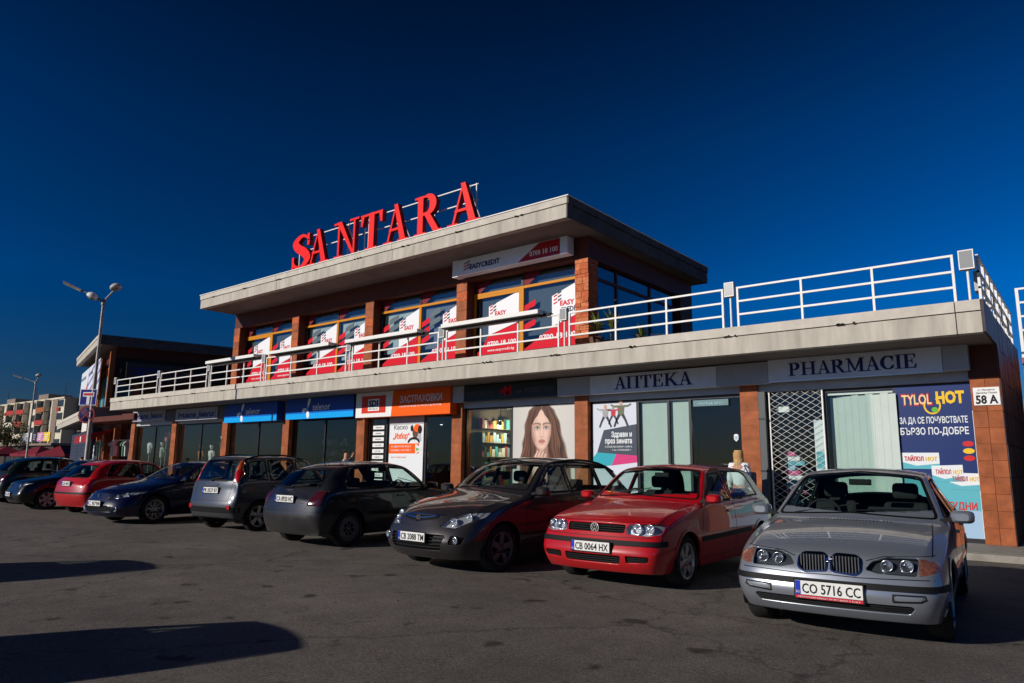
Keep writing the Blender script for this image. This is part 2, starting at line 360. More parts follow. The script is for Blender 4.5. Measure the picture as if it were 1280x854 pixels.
# tiled pillars
def pillar(x, z1, split, nm='pillar', z0=.12, y=YW, w=.43, mats=(M_TILE, M_TILE2)):
    p = MB().box(x-w/2+.012, x+w/2-.012, y+.012, y+.42, z0, z1).build(nm, M_GROUT, B)
    nz = max(2, round((z1-z0)/.30)); dz = (z1-z0)/nz; cols = 2 if split else 1
    for i in range(nz):
        for c in range(cols):
            xa = x-w/2+c*w/cols; t = random.uniform(0, .003)
            g_ = .0035 if split else .0012; t *= 1 if split else .3
            MB().box(xa+g_, xa+w/cols-g_, y-t, y+.014, z0+i*dz+g_, z0+(i+1)*dz-g_).build('tile', mats[(i*3+c) % 2], p)
        MB().box(x+w/2-.014, x+w/2-.002, y+.02, y+.41, z0+i*dz+.004, z0+(i+1)*dz-.004).build('tile', mats[(i*3+1) % 2], p)
    return p
for i, x in enumerate(XS): pillar(x, 3.25 if i else 3.62, i == 0, w=.46 if i == 0 else .40)
# header band above the shop openings and soffit wall behind the signs
box('header_wall', M_GREYP, -36.1, XR-.04, YW+.06, YW+.3, 3.02, ZB+.003, B)
box('red_band', M_BROWN, XS[0]-.24, XR-.03, YW-.03, YW+.02, 3.06, ZB+.002, B)
box('left_wall', M_BROWN, -40.6, -36.1, 17.6, 17.9, .12, 3.9, B)
box('link_canopy', M_BROWN, -40.3, -36.12, 14.9, 17.6, 3.30, 3.55, B)
box('link_canopy', M_BROWN, -36.12, XL-.004, 14.9, YW+.05, 3.31, 3.6, B)
box('left_return', M_BROWN, -36.1, -35.9, YW+.05, YW+.6, 2.0, 3.64, B)
# shop interior shell: floor, back wall, party walls, ceiling
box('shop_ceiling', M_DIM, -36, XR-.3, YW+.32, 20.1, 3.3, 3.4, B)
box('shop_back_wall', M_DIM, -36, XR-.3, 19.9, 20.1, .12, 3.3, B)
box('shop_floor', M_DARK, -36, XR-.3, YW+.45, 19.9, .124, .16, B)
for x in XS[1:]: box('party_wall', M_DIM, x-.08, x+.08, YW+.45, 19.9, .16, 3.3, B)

# ---------------- upper storey
UX0, UX1 = -27.25, -9.9
UB = 21.6
ZR0, ZR1 = 7.41, 7.94
fascia('roof', -27.3, -9.5, YF-.01, ZR0, ZR1, [-22.0, -15.9], B)
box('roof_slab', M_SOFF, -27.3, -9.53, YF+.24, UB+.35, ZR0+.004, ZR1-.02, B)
M_CONCS = mat('shaded_side_fascia', (.095, .09, .09), .85, noise=.3, nscale=3, bump=.2)  # side fascia concrete painted dark, its shade put into the colour
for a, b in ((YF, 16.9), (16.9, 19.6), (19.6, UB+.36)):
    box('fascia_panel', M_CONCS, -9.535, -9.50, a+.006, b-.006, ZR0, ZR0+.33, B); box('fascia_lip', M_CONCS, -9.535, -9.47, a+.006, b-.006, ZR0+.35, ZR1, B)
dr = MB().box(-27.32, -9.46, YF-.035, YF+.02, ZR1, ZR1+.025); dr.box(-9.5, -9.45, YF-.03, UB+.37, ZR1, ZR1+.024); dr.build('roof_flashing', M_WHITEP, B)
# wall band over the windows
box('upper_band', M_BROWN, UX0, UX1, YW+.015, YW+.3, 6.83, ZR0+.003, B)
box('upper_band', M_BROWN, UX1-.3, UX1-.015, YW+.3, UB, 6.83, ZR0+.003, B)
box('upper_back_wall', M_BROWN, UX0, UX1-.3, UB-.2, UB-.001, ZT-.02, ZR0, B)
box('upper_left_wall', M_BROWN, UX0, UX0+.2, YW+.45, UB-.2, ZT-.02, ZR0+.001, B)
box('upper_floor', M_DARK, UX0+.2, UX1-.3, YW+.5, UB-.2, ZT-.01, ZT+.02, B)
UP = [-27.05, -22.95, -18.68, -14.42, -10.1]
for i, x in enumerate(UP):
    w_ = .42; p = MB().box(x-w_/2+.02, x+w_/2-.02, YW+.02, YW+.44, ZT-.02, 6.83).build('upper_pillar', M_GROUT, B)
    if i < 4:
        n = 9; dz = (6.83-ZT+.02)/n
        for k in range(n): MB().box(x-w_/2+.002, x+w_/2-.002, YW-random.uniform(0, .006), YW+.03, ZT-.02+k*dz+.004, ZT-.02+(k+1)*dz-.004).build('tile', (M_TILE, M_TILE2, M_BRICK)[(k*5+i) % 3], p)
        MB().box(x+w_/2-.02, x+w_/2-.001, YW+.035, YW+.43, ZT-.02, 6.83).build('pillar_cheek', M_BROWN, p)  # right cheek painted dark brown, putting its shade into the colour
    else:                                          # corner pier of split stone courses
        z = ZT-.02
        while z < 6.80:
            h = random.uniform(.10, .2); h = min(h, 6.83-z); xa = x-w_/2
            cuts = sorted([random.uniform(.3, .7)]) if random.random() < .65 else []
            ed = [0]+cuts+[1]
            for a, b in zip(ed[:-1], ed[1:]):
                MB().box(xa+a*w_+.004, xa+b*w_-.004, YW-random.uniform(.0, .03), YW+.03, z+.004, z+h-.004).build('stone', random.choice((M_BRICK, M_BRICK2, M_BRICK)), p)
            MB().box(x+w_/2-.03, x+w_/2+random.uniform(-.01, .02), YW+.035, YW+.43, z+.004, z+h-.004).build('stone', M_BRICK, p)
            z += h
# windows of the front
def film(win, x0, x1, z0, z1, y, kind, b_=1):
    """printed film stuck on the pane: white slanted panel, red wedge, logo bars and lettering"""
    m_ = MB(); W_ = x1-x0; H_ = z1-z0; xr = {'door': .30, 'pale': .48, 'wide2': .52, 'wide': .50}[kind]
    def q(pts, mi, e=0): m_.prism([(x0+a*W_, z0+b*H_) for a, b in pts], y-.004-e, y-.001-e, mi)
    q([(xr, .33), (.99, .50), (.99, .985), (xr, .80)], 0)
    q([(.01, .02), (.99, .02), (.99, .495), (xr, .325), (.12, .10), (.01, .04)], 1)
    if kind != 'door' or b_ == 0:
        for k in range(3): q([(.01, .33+k*.15), (.21, .40+k*.15), (.21, .50+k*.15), (.01, .42+k*.15)], 1, .0015)
    if kind in ('pale', 'wide2'):
        for k in range(2): q([(.21, .62+k*.15), (.46, .70+k*.15), (.46, .79+k*.15), (.30, .75+k*.15), (.21, .71+k*.15)], 2, .003)
    lx = x0+(xr+.03)*W_; lz = z0+.655*H_; sc = W_/2.1*1.15
    for k in range(3):
        m_.prism([(lx, lz+.02+k*.10), (lx+.11*sc, lz+.06+k*.10), (lx+.11*sc, lz+.10+k*.10), (lx, lz+.06+k*.10)], y-.009, y-.004, 1)
        m_.prism([(lx+.13*sc, lz+.09+k*.10), (lx+.24*sc, lz+.135+k*.10), (lx+.24*sc, lz+.18+k*.10), (lx+.13*sc, lz+.135+k*.10)], y-.009, y-.004, 3)
    text_mb(m_, 'EASY', lx+.20*sc, lz-.04, .44*sc, .14, y-.005, .003, 1, bold=.035)
    text_mb(m_, 'CREDIT', lx+.20*sc, lz-.23, .56*sc, .14, y-.005, .003, 3, bold=.035)
    text_mb(m_, '0700 18 100', x0+W_*.28, z0+.27, W_*.62, .15, y-.0055, .003, 0, bold=.025)
    if kind == 'door': text_mb(m_, 'www.easycredit.bg', x0+W_*.28, z0+.12, W_*.58, .08, y-.0055, .003, 0, bold=.01)
    m_.build('printed_film', [M_ECW, M_ECR, M_ECD, M_ECN], win)
M_CURT = mat('pale_inner_curtain', (.42, .50, .48), .8, noise=.06, nscale=2)
kinds = [('door', 'door'), ('pale', 'pale'), ('pale', 'wide2'), ('door', 'wide')]
YG = YW+.33
for b in range(4):
    xa, xb = UP[b]+.21, UP[b+1]-.21; xm = (xa+xb)/2+(-.1 if b == 3 else 0)
    win = MB(); z0, zt, z1 = ZT+.02, 6.40, 6.83
    win.box(xa, xb, YG, YG+.08, zt, zt+.075)                                   # transom
    win.box(xm-.05, xm+.05, YG+.002, YG+.082, z0, zt-.001)
    win.box(xa, xa+.05, YG+.001, YG+.081, z0, zt-.001, 0 if b == 3 else 1); win.box(xb-.03, xb, YG+.001, YG+.081, z0, zt-.001, 1)
    win.box(xm-.04, xm+.04, YG+.004, YG+.08, zt+.076, z1-.001, 1); win.box(xa, xb, YG+.001, YG+.08, z0-.03, z0+.03, 1)
    if b in (0, 3): win.box(xa+.05, xm-.05, YG+.003, YG+.075, zt-.08, zt-.002, 0); win.box(xm-.12, xm-.05, YG+.003, YG+.075, z0+.03, zt-.08, 0)
    wf = win.build('window', [M_YEL, M_DARKF], B)
    for (p0, p1, kd) in ((xa+.05, xm-.05, kinds[b][0]), (xm+.05, xb-.03, kinds[b][1])):
        box('pane', M_GLASSU, p0, p1, YG+.03, YG+.038, z0+.03, zt, wf)
        box('top_pane', M_GLASSU, p0, p1, YG+.031, YG+.039, zt+.075, z1, wf)
        film(wf, p0, p1, z0+.34, zt, YG+.03, kd, b); MB().box(p0+.02, p1-.02, YG+.024, YG+.027, z0+.035, z0+.345).build('red_base_film', M_ECR, wf)
        box('inner_curtain', M_CURT if kd == 'pale' else mat('slate_curtain', (.16, .19, .24), .8) if kd == 'wide2' else mat('dusk_curtain', (.08, .105, .115), .8), p0, p1, YG+.16, YG+.18, z0+.8, zt-.02, wf)
        m_ = MB(); m_.prism([(p0, zt+.09), (p0+.18, zt+.09), (p0+.62, z1-.005), (p0, z1-.005)], YG+.024, YG+.027, 0); m_.build('red_corner_film', mat('film_deep_red', (.16, .006, .014), .6), wf); box('top_curtain', mat('dusk_curtain', (.08, .105, .115), .8), p0, p1, YG+.16, YG+.18, zt+.08, z1-.01, wf)
# side windows of the upper storey
ysd = [15.85, 17.0, 18.95, 20.75]
for a, b in zip(ysd[:-1], ysd[1:]):
    w_ = MB(); X = UX1-.2
    w_.box(X, X+.07, a-.04, a+.04, ZT+.02, 6.83); w_.box(X+.001, X+.069, a+.04, b-.04, 6.36, 6.44); w_.box(X+.001, X+.069, a+.04, b-.04, ZT+.3, ZT+.36)
    wo = w_.build('side_window', M_BROWN, B); box('pane', M_GLASSU, X+.03, X+.036, a+.04, b-.04, ZT+.36, 6.83, wo)
box('corner_wall', M_BROWN, UX1-.3, UX1-.016, 20.75, UB, ZT-.02, 6.83, B); box('corner_wall', M_BROWN, UX1-.3, UX1-.02, YW+.44, 15.82, ZT-.02, 6.83, B)
box('sill_wall', M_BROWN, UX1-.3, UX1-.03, 15.82, 20.75, ZT-.02, ZT+.3, B)

# ================================================================ signs on the fascia of the ground floor
YS = 15.08
def sign(name, label, x0, x1, z0, z1, m_, y=YS, d=.22, cat='shop sign', group=None, side=None):
    t = thing(name, label, cat, ((x0+x1)/2, y, z0), 0, group); w_ = (x1-x0)/2
    MB().box(-w_, w_, 0, d, 0, z1-z0).build('sign_box', m_, t)
    return t, w_, z1-z0
def print_(t, mb, mats): return mb.build('lettering', mats, t)
t, w_, h = sign('shop_sign', 'grey sign panel lettered PHARMACIE in navy serif capitals', -5.25, -2.05, 3.20, 3.66, M_SIGNP)
mb = MB(); serif_word(mb, 'PHARMACIE', -w_+.42, w_-.40, .09, .27, -.012, .001); print_(t, mb, M_NAVY)
MB().box(-w_-.002, w_+.002, -.006, .02, -.02, 0.0).build('sign_edge', M_ALU, t)
t, w_, h = sign('blank_sign', 'blank grey sign panel between the PHARMACIE lettering and the corner pillar', -2.04, -1.64, 3.20, 3.66, M_GREYP)
t, w_, h = sign('shop_sign', 'grey sign panel lettered with the Cyrillic word for pharmacy in navy', -9.72, -6.40, 3.17, 3.62, M_SIGNP)
mb = MB(); serif_word(mb, 'АПТЕКА', -w_+.70, w_-.58, .08, .30, -.012, .001); print_(t, mb, M_NAVY)
t, w_, h = sign('blank_sign', 'blank grey sign panel between the two pharmacy signs', -6.39, -5.26, 3.17, 3.63, M_GREYP)
t, w_, h = sign('blank_sign', 'blank grey sign panel left of the navy Cyrillic pharmacy sign', -10.72, -9.73, 3.17, 3.63, M_GREYP)
t, w_, h = sign('shop_sign', 'narrow black sign with dim lettering and red shapes above the portrait poster', -14.01, -10.74, 3.19, 3.63, mat('sign_black', (.012, .012, .014), .35))
mb = MB(); text_mb(mb, 'ПАРФЮМЕРИЯ', -w_+.12, .13, 1.0, .13, 0, .004, 0, bold=.01); text_mb(mb, 'gM', -.30, .10, .42, .26, 0, .005, 1, bold=.04); scribble(mb, .26, .14, .3, .08); text_mb(mb, 'КОЗМЕТИКА', w_-1.05, .13, .95, .13, 0, .004, 0, bold=.01)
print_(t, mb, [mat('dim_letter', (.09, .09, .10), .5), M_ECR])
t, w_, h = sign('blank_sign', 'narrow grey panel between the orange insurance sign and the black sign', -14.47, -14.02, 3.17, 3.64, M_GREYP, d=.2)
# insurance sign
t, w_, h = sign('shop_sign', 'white and orange insurance sign with a red square logo box', -18.75, -14.48, 2.86, 3.66, M_ORANGE, y=15.0, d=.3)
mb = MB(); mb.prism([(-w_, 0.001), (-w_+1.72, 0.001), (-w_+1.80, h-.001), (-w_, h-.001)], -.006, .001, 0)
mb.box(-w_+.30, -w_+1.46, -.012, -.005, .13, .68, 1)
mb.box(-w_+.62, -w_+1.16, -.016, -.011, .20, .58, 0)
text_mb(mb, 'SDI', -w_+.66, .34, .45, .20, -.017, .003, 2, bold=.04); scribble(mb, -w_+.66, .24, .45, .05, -.017, 2)
text_mb(mb, 'ЗАСТРАХОВКИ', -w_+2.12, .40, 1.82, .21, -.001, .006, 0, bold=.02)
scribble(mb, -w_+2.12, .26, 1.82, .06, -.004, 0, 5)
print_(t, mb, [M_WHITE, mat('logo_red', (.62, .03, .01), .4), M_INK])
# telecom signs
def propeller(mb, x, z, s, y, mi):
    for a, l, w2 in ((R(68), .95, .50), (R(196), .78, .48), (R(282), .88, .62)):
        n = 8; L_ = []
        for k in range(n+1):
            q = k/n; d_ = w2*s*math.sin(math.pi*min(1, q*.9+.04))**.8*q**.6; L_.append((q*l*s, d_/2))
        pts = L_+[(a_, -b_) for a_, b_ in L_[::-1]]
        mb.prism([(x+p*math.cos(a)-q*math.sin(a), z+p*math.sin(a)+q*math.cos(a)) for p, q in pts], y-.008, y-.001, mi)
for (a, b, lab, d0) in ((-26.98, -23.32, 'blue telecom sign with a white propeller logo, beside the jeans shop signs', 1.25), (-22.74, -18.90, 'blue telecom sign with a white propeller logo, beside the orange insurance sign', 1.30)):
    t, w_, h = sign('shop_sign', lab, a, b, 2.92, 3.64, M_TBLUE, y=15.02, d=.28)
    mb = MB(); mb.box(-w_, w_, -.006, .001, .001, .20, 0)  # sunlit lower strip of the sign, painted in cyan
    mb.box(-w_+.001, w_-.001, -.0065, -.002, .19, .25, 2)  # in-between blue painted along the edge of the sunlit strip
    propeller(mb, -w_+d0, .36, .40, -.008, 1); text_mb(mb, 'telenor', -w_+d0+.30, .28, 1.0, .25, -.005, .006, 1, bold=.012)
    print_(t, mb, [M_TBLUE_LIT, mat('telecom_white', (.78, .82, .88), .5), mat('telecom_lit_edge', (.0, .12, .55), .4)])
# jeans signs
for (a, b, lab, zz) in ((-35.3, -32.1, 'pale jeans shop sign at the far end of the arcade', 3.2), (-31.1, -27.6, 'pale jeans shop sign next to the blue telecom sign', 3.12)):
    t, w_, h = sign('shop_sign', lab, a, b, zz, zz+.50, mat('jeans_sign_face', (.33, .34, .40), .5, noise=.15, nscale=4), y=15.05)
    mb = MB(); text_mb(mb, 'Iguana Jeans', -w_+.2, .12, 2*w_-.45, .26, 0, .005, 0, bold=.035, shear=.2); text_mb(mb, '!', w_-.2, .12, .05, .28, 0, .005, 0, bold=.04); print_(t, mb, mat('jeans_ink', (.03, .03, .16), .5))
for a, b in ((-32.08, -31.13), (-27.55, -27.0)): sign('blank_sign', 'dark grey blank panel beside a jeans shop sign' if a < -30 else 'narrow dark blank panel between jeans sign and blue sign', a, b, 3.14, 3.62, mat('panel_dark', (.10, .095, .11), .6))
# plate with the house number
t, w_, h = sign('house_number_plate', 'white plate with the number 58 A on the corner pillar', -1.64, -1.24, 2.56, 2.88, M_WHITE, y=YW-.02, d=.014, cat='number plate')
mb = MB(); text_mb(mb, '58 A', -w_+.03, .03, .34, .15, 0, .002, 0, bold=.04); text_mb(mb, 'ул. Михайлов', -w_+.07, .26, .26, .03, 0, .002, 0, bold=.01); text_mb(mb, 'Димитър Пешев', -w_+.04, .205, .32, .035, 0, .002, 0, bold=.01); print_(t, mb, M_INK)
# tilted sign box under the roof
t = thing('shop_sign', 'grey and red credit company sign box hung under the upper roof', 'shop sign', (-12.30, 14.98, 6.93))
w_ = 1.98; MB().box(-w_, w_, 0, .3, 0, .47).build('sign_box', M_SIGNP, t)
mb = MB(); mb.prism([(.30, .02), (w_-.24, .02), (w_-.24, .455), (1.05, .455)], -.006, .001, 0)
text_mb(mb, 'EASYCREDIT', -w_+.48, .13, 1.15, .15, 0, .006, 1, bold=.04); text_mb(mb, '0700 18 100', .72, .12, .95, .14, -.006, .004, 2, bold=.02)
for k in range(3): mb.prism([(-w_+.24, .12+k*.09), (-w_+.36, .155+k*.09), (-w_+.36, .19+k*.09), (-w_+.24, .155+k*.09)], -.008, -.001, 0); mb.prism([(-w_+.37, .15+k*.09), (-w_+.47, .185+k*.09), (-w_+.47, .225+k*.09), (-w_+.37, .185+k*.09)], -.008, -.001, 1)
print_(t, mb, [mat('sign_crimson', (.40, .01, .02), .4), M_NAVY, M_WHITE]); MB().box(-w_-.22, -w_-.005, -.005, .3, -.02, .5).box(w_-.235, w_, -.012, .0, .0, .47).build('end_cap', M_SIGNP, t)

# ================================================================ shop fronts
SF = thing('shop_front', 'pharmacy shop front with glazing beside the corner pillar', 'shop front', (0, 0, 0)) if 0 else None
def front(label, x0, x1, mull, group='glazed shop fronts under the terrace'):
    t = thing('storefront', label, 'shop front', (0, YW+.14, 0), 0, group); t.location = (0, 0, 0); y = YW+.16
    fr = MB()
    for x in [x0+.03]+list(mull)+[x1-.03]: fr.box(x-.03, x+.03, y, y+.07, .12, 3.02)
    fr.build('frame', M_DARKF, t)
    tr = MB(); tr.box(x0+.06, x1-.06, y+.001, y+.069, 2.95, 3.03).box(x0+.06, x1-.06, y+.001, y+.069, .12, .30); tr.build('rail', M_DARKF, t)
    ed = [x0+.03]+list(mull)+[x1-.03]
    for a, b in zip(ed[:-1], ed[1:]): box('pane', M_GLASS, a+.03, b-.03, y+.03, y+.038, .30, 2.95, t)
    return t
YP = YW+.185
front('pharmacy shop front with lattice grille, blinds and cold remedy poster', -5.56, -1.68, [-4.26, -2.96])
front('pharmacy shop front with winter poster and dark open doorway', -9.95, -5.98, [-8.60, -7.79, -7.24])
front('dark perfume shop front with large portrait poster', -14.3, -10.35, [-12.55])
front('insurance office shop front with price list and car poster', -18.65, -14.70, [-17.75, -15.95])
front('wide dark telecom shop front beside the insurance office', -22.95, -19.08, [-21.0])
front('wide dark telecom shop front beside the jeans shop', -27.22, -23.35, [-25.2])
front('jeans shop front between two orange pillars with bald mannequins', -31.5, -27.63, [-29.6])
front('jeans shop front at the far left end with torsos in jackets', -35.6, -31.92, [-33.8])
def poster(name, label, x0, x1, z0, z1, y, base, cat='poster'):
    t = thing(name, label, cat, ((x0+x1)/2, y, z0)); w_ = (x1-x0)/2; MB().box(-w_, w_, 0, .008, 0, z1-z0).build('sheet', base, t); return t, w_, z1-z0
def ell(cx, cz, rx, rz, a0=0, a1=360, n=20): return [(cx+rx*math.cos(R(a0+(a1-a0)*k/n)), cz+rz*math.sin(R(a0+(a1-a0)*k/n))) for k in range(n+(0 if a1-a0 >= 360 else 1))]
# cold remedy poster
PB = mat('poster_blue', (.008, .026, .135), .4); P_y = mat('poster_yellow', (.80, .50, .02), .5); P_r = mat('poster_red', (.55, .02, .02), .5); P_w = mat('poster_white', (.72, .75, .78), .5); P_t = mat('poster_teal', (.10, .42, .50), .5); P_g = mat('poster_green', (.12, .42, .04), .5); P_lb = mat('poster_pale_blue', (.32, .48, .66), .5)
t, w_, h = poster('poster', 'tall blue cold remedy poster beside the tiled corner pillar', -2.95, -1.67, .2, 2.98, YP-.03, PB)
mb = MB(); mb.box(w_-.03, w_-.001, -.004, 0, 0, h-.5, 3); mb.prism([(-w_, 0), (w_-.03, 0), (w_-.03, .62), (-w_, .75)], -.003, 0, 6); mb.prism([(-w_, .55), (w_-.03, .48), (w_-.03, .95), (-w_, 1.05)], -.0035, 0, 5)
text_mb(mb, 'TYLOL', -w_+.10, 2.42, .53, .22, -.003, .004, 1, bold=.05); text_mb(mb, 'HOT', .05, 2.44, .46, .22, -.003, .004, 0, bold=.05)
text_mb(mb, 'TYLOL', -w_+.115, 2.435, .50, .19, -.008, .001, 2, bold=.02)
mb.poly([], []); 
for q in ribbon([p for p in ell(-.02, 2.40, .13, .15, 150, 420)], [.03]*21): mb.prism(q, -.008, -.004, 0)
mb.prism(ell(.02, 2.32, .055, .05), -.012, -.004, 4)
text_mb(mb, 'ЗА ДА СЕ ПОЧУВСТВАТЕ', -w_+.05, 2.07, 1.12, .12, -.003, .003, 3, bold=.02); text_mb(mb, 'БЪРЗО ПО-ДОБРЕ', -w_+.05, 1.86, 1.12, .13, -.003, .003, 3, bold=.02)
for (a, z, s, rr) in ((-w_+.02, 1.22, .64, .0), (-.12, .98, .50, .1), (.14, .86, .48, -.06)):
    mb.prism([(a, z), (a+s, z+rr*.2), (a+s, z+.30+rr*.2), (a, z+.30)], -.006-abs(rr)*.03, -.003, 3); mb.prism([(a, z), (a+s, z+rr*.2), (a+s, z+.10+rr*.2), (a+s*.4, z+.06), (a, z+.13)], -.008-abs(rr)*.03, -.003, 5)
    text_mb(mb, 'ТАЙЛОЛ', a+.06, z+.15, s*.5, .08, -.012, .002, 1, bold=.03); text_mb(mb, 'HOT', a+.08+s*.52, z+.15, s*.3, .08, -.012, .002, 0, bold=.03)
for z in (1.55, 1.68, 1.42): mb.prism(ell(.50, z, .09, .05), -.007, -.003, 1 if z != 1.55 else 0)
text_mb(mb, 'ПРОСТУДНИ', w_-.95, .50, .86, .13, -.004, .004, 1, bold=.03)
print_(t, mb, [P_y, P_r, mat('poster_cream', (.8, .6, .3), .5), P_w, P_g, P_t, P_lb])
# vertical blinds
t = thing('vertical_blind', 'pale grey green vertical blind between the lattice grille and blue poster', 'blind', (-3.62, YW+.24, .2))
for i in range(9):
    x = -.60+i*.145; o = box('slat', M_BLIND, x, x+.15, .0, .006, .1, 2.66+.02*(i % 2), t); o.rotation_euler = (0, 0, R(-12)); 
box('head_rail', M_WHITEP, -.62, .70, -.02, .03, 2.69, 2.74, t)
# lattice grille and goods behind it
t = thing('lattice_grille', 'white folding lattice grille closed over the dark pharmacy door', 'grille', (-4.83, YW+.10, .15))
mb = MB(); n = 0
for k in range(-6, 23):
    for sg in (1, -1):
        a = -.53; b = .53; z = k*.130; p0 = (a, z) if sg > 0 else (b, z); L_ = 1.06; dz = L_*.62; q = [p0, (p0[0]+sg*L_, z+dz)]
        x0_, z0_ = q[0]; x1_, z1_ = q[1]
        lo, hi = 0, 2.86
        def at(zz): return x0_+(x1_-x0_)*(zz-z0_)/(z1_-z0_)
        if z1_ <= lo or z0_ >= hi: continue
        if z0_ < lo: x0n, z0n = at(lo), lo
        else: x0n, z0n = x0_, z0_
        if z1_ > hi: x1n, z1n = at(hi), hi
        else: x1n, z1n = x1_, z1_
        o = MB().bar((x0n, -.004*sg, z0n), (x1n, -.004*sg, z1n), .010, .005).build('lattice_bar', M_WHITEP, t)
MB().box(-.56, -.53, -.015, .015, 0, 2.88).box(.53, .56, -.015, .015, 0, 2.88).build('grille_stile', M_WHITEP, t)
t = thing('drainpipe', 'grey square downpipe beside the lattice grille', 'pipe', (-5.50, YW-.02, .12)); MB().box(-.07, .07, 0, .12, 0, 2.9).build('pipe', mat('downpipe_grey', (.085, .095, .105), .5), t); MB().box(-.085, .085, -.012, .1, 1.2, 1.24).box(-.085, .085, -.012, .1, 2.3, 2.34).build('bracket', M_DARKF, t)
t = thing('camera_box', 'small white electrical box behind the top of the lattice grille', 'box', (-5.1, YW+.2, 2.58)); MB().box(-.12, .10, 0, .08, 0, .12).build('casing', M_WHITE, t); MB().tube([(-.12, .04, .05), (-.35, .03, .09)], .008, 6).build('cable', M_WHITE, t)
t = thing('goods_display', 'stack of pink and blue medicine boxes inside the pharmacy door', 'display', (-5.05, YW+.5, .16))
for i in range(16):
    z = i*.10; m_ = [P_lb, mat('box_pink', (.6, .08, .25), .5), P_w, P_t][i*7 % 4]; MB().box(-.18, .02+.1*((i*5) % 3), 0, .2, z, z+.09).build('package', m_, t)
t = thing('leaflet_board', 'pale teal leaflet panel behind the right edge of the lattice grille', 'panel', (-4.42, YW+.3, .9)); MB().box(-.12, .14, 0, .02, 0, 1.5).build('sheet', P_w, t); MB().box(-.10, .12, -.004, 0, .5, .85).build('print', P_t, t)
# winter poster
t, w_, h = poster('poster', 'winter pharmacy poster with a jumping family on snow', -9.90, -8.64, .35, 2.95, YP-.03, mat('poster_snow', (.60, .64, .74), .5))
mb = MB(); zo = .35
mb.prism([(-.30, 2.29-zo), (w_, 2.42-zo), (w_, 1.66-zo), (-.50, 1.74-zo)], -.004, 0, 0)
mb.prism([(-.5, 1.74-zo), (.05, 1.70-zo), (-.08, 1.42-zo), (-.42, 1.40-zo), (-w_, 1.44-zo), (-w_, 1.60-zo)], -.005, 0, 1); mb.prism([(.05, 1.70-zo), (w_, 1.66-zo), (w_, 1.50-zo), (-.08, 1.42-zo)], -.005, 0, 2)
text_mb(mb, 'Здрави и', -.08, 2.12-zo, .58, .13, -.004, .003, 3, bold=.03); text_mb(mb, 'през зимата', -.26, 1.96-zo, .76, .13, -.004, .003, 3, bold=.03)
scribble(mb, -.26, 1.86-zo, .76, .045, -.004, 3, 6); scribble(mb, -.05, 1.78-zo, .55, .045, -.004, 3, 7)
for (px, pz, s, col) in ((-.25, 2.72, 1., 4), (-.02, 2.72, .8, 5), (.2, 2.78, 1.15, 6)):
    z = pz-zo
    mb.prism([(px-.07*s, z-.12*s), (px+.07*s, z-.12*s), (px+.09*s, z+.10*s), (px-.09*s, z+.10*s)], -.005, 0, col); mb.prism(ell(px, z+.155*s, .045*s, .055*s), -.005, 0, 7)
    for sg in (1, -1):
        for q in ribbon([(px+sg*.04*s, z-.10*s), (px+sg*.11*s, z-.22*s), (px+sg*.17*s, z-.36*s)], [.07*s, .05*s, .045*s]): mb.prism(q, -.006, 0, 8)
        for q in ribbon([(px+sg*.08*s, z+.08*s), (px+sg*.17*s, z+.08*s), (px+sg*.25*s, z+.12*s)], [.05*s, .04*s, .035*s]): mb.prism(q, -.006, 0, col)
print_(t, mb, [mat('poster_slate', (.045, .06, .09), .5), mat('poster_cyan', (.02, .35, .45), .5), mat('poster_magenta', (.60, .03, .18), .5), P_w, mat('coat_grey', (.35, .36, .38), .6), mat('coat_red', (.5, .04, .06), .6), mat('coat_olive', (.14, .16, .10), .6), mat('print_skin', (.55, .33, .24), .6), mat('trouser_dark', (.04, .045, .06), .6)])
# roller blinds
for a, b, lab in ((-8.55, -7.83, 'pale roller blind beside the winter poster'), (-7.77, -7.28, 'narrow pale roller blind beside the open pharmacy door')):
    t = thing('roller_blind', lab, 'blind', ((a+b)/2, YW+.26, .3)); w_ = (b-a)/2; MB().box(-w_, w_, 0, .006, 0, 2.64).build('cloth', M_BLIND, t); MB().tube([(-w_, .0, 2.67), (w_, .0, 2.67)], .03, 8).build('roller', M_WHITEP, t)
t = thing('door_notice', 'pale strip notice above the dark pharmacy doorway', 'notice', (-6.72, YW+.13, 2.78)); MB().box(-.42, .42, 0, .02, 0, .14).build('board', mat('notice_teal', (.12, .22, .24), .5), t)
mb = MB(); scribble(mb, -.3, .04, .6, .06, 0, 0, 8); print_(t, mb, P_lb)
t = thing('shield_sticker', 'small white shield sticker on the dark pharmacy door', 'sticker', (-6.17, YW+.18, 2.02)); mb = MB(); mb.prism([(-.05, .10), (-.05, .0), (0, -.05), (.05, 0), (.05, .10), (0, .12)], -.004, 0); mb.build('sticker_face', M_WHITE, t); mb = MB(); mb.prism([(-.03, .07), (-.03, .01), (0, -.02), (.03, .01), (.03, .07)], -.007, -.004); mb.build('emblem', P_lb, t)
# portrait poster (generic face)
SK = mat('print_skin_face', (.66, .42, .33), .5); SK2 = mat('print_skin_deep', (.46, .24, .17), .5); HR = mat('print_hair', (.085, .030, .018), .5); HR2 = mat('print_hair_light', (.19, .075, .04), .5)
t, w_, h = poster('poster', 'large portrait poster of a long haired woman resting chin on hand', -12.50, -10.40, .55, 3.0, YP-.03, mat('portrait_ground', (.60, .58, .54), .5, noise=.08, nscale=2))
mb = MB(); zo = .55; cx = -.06

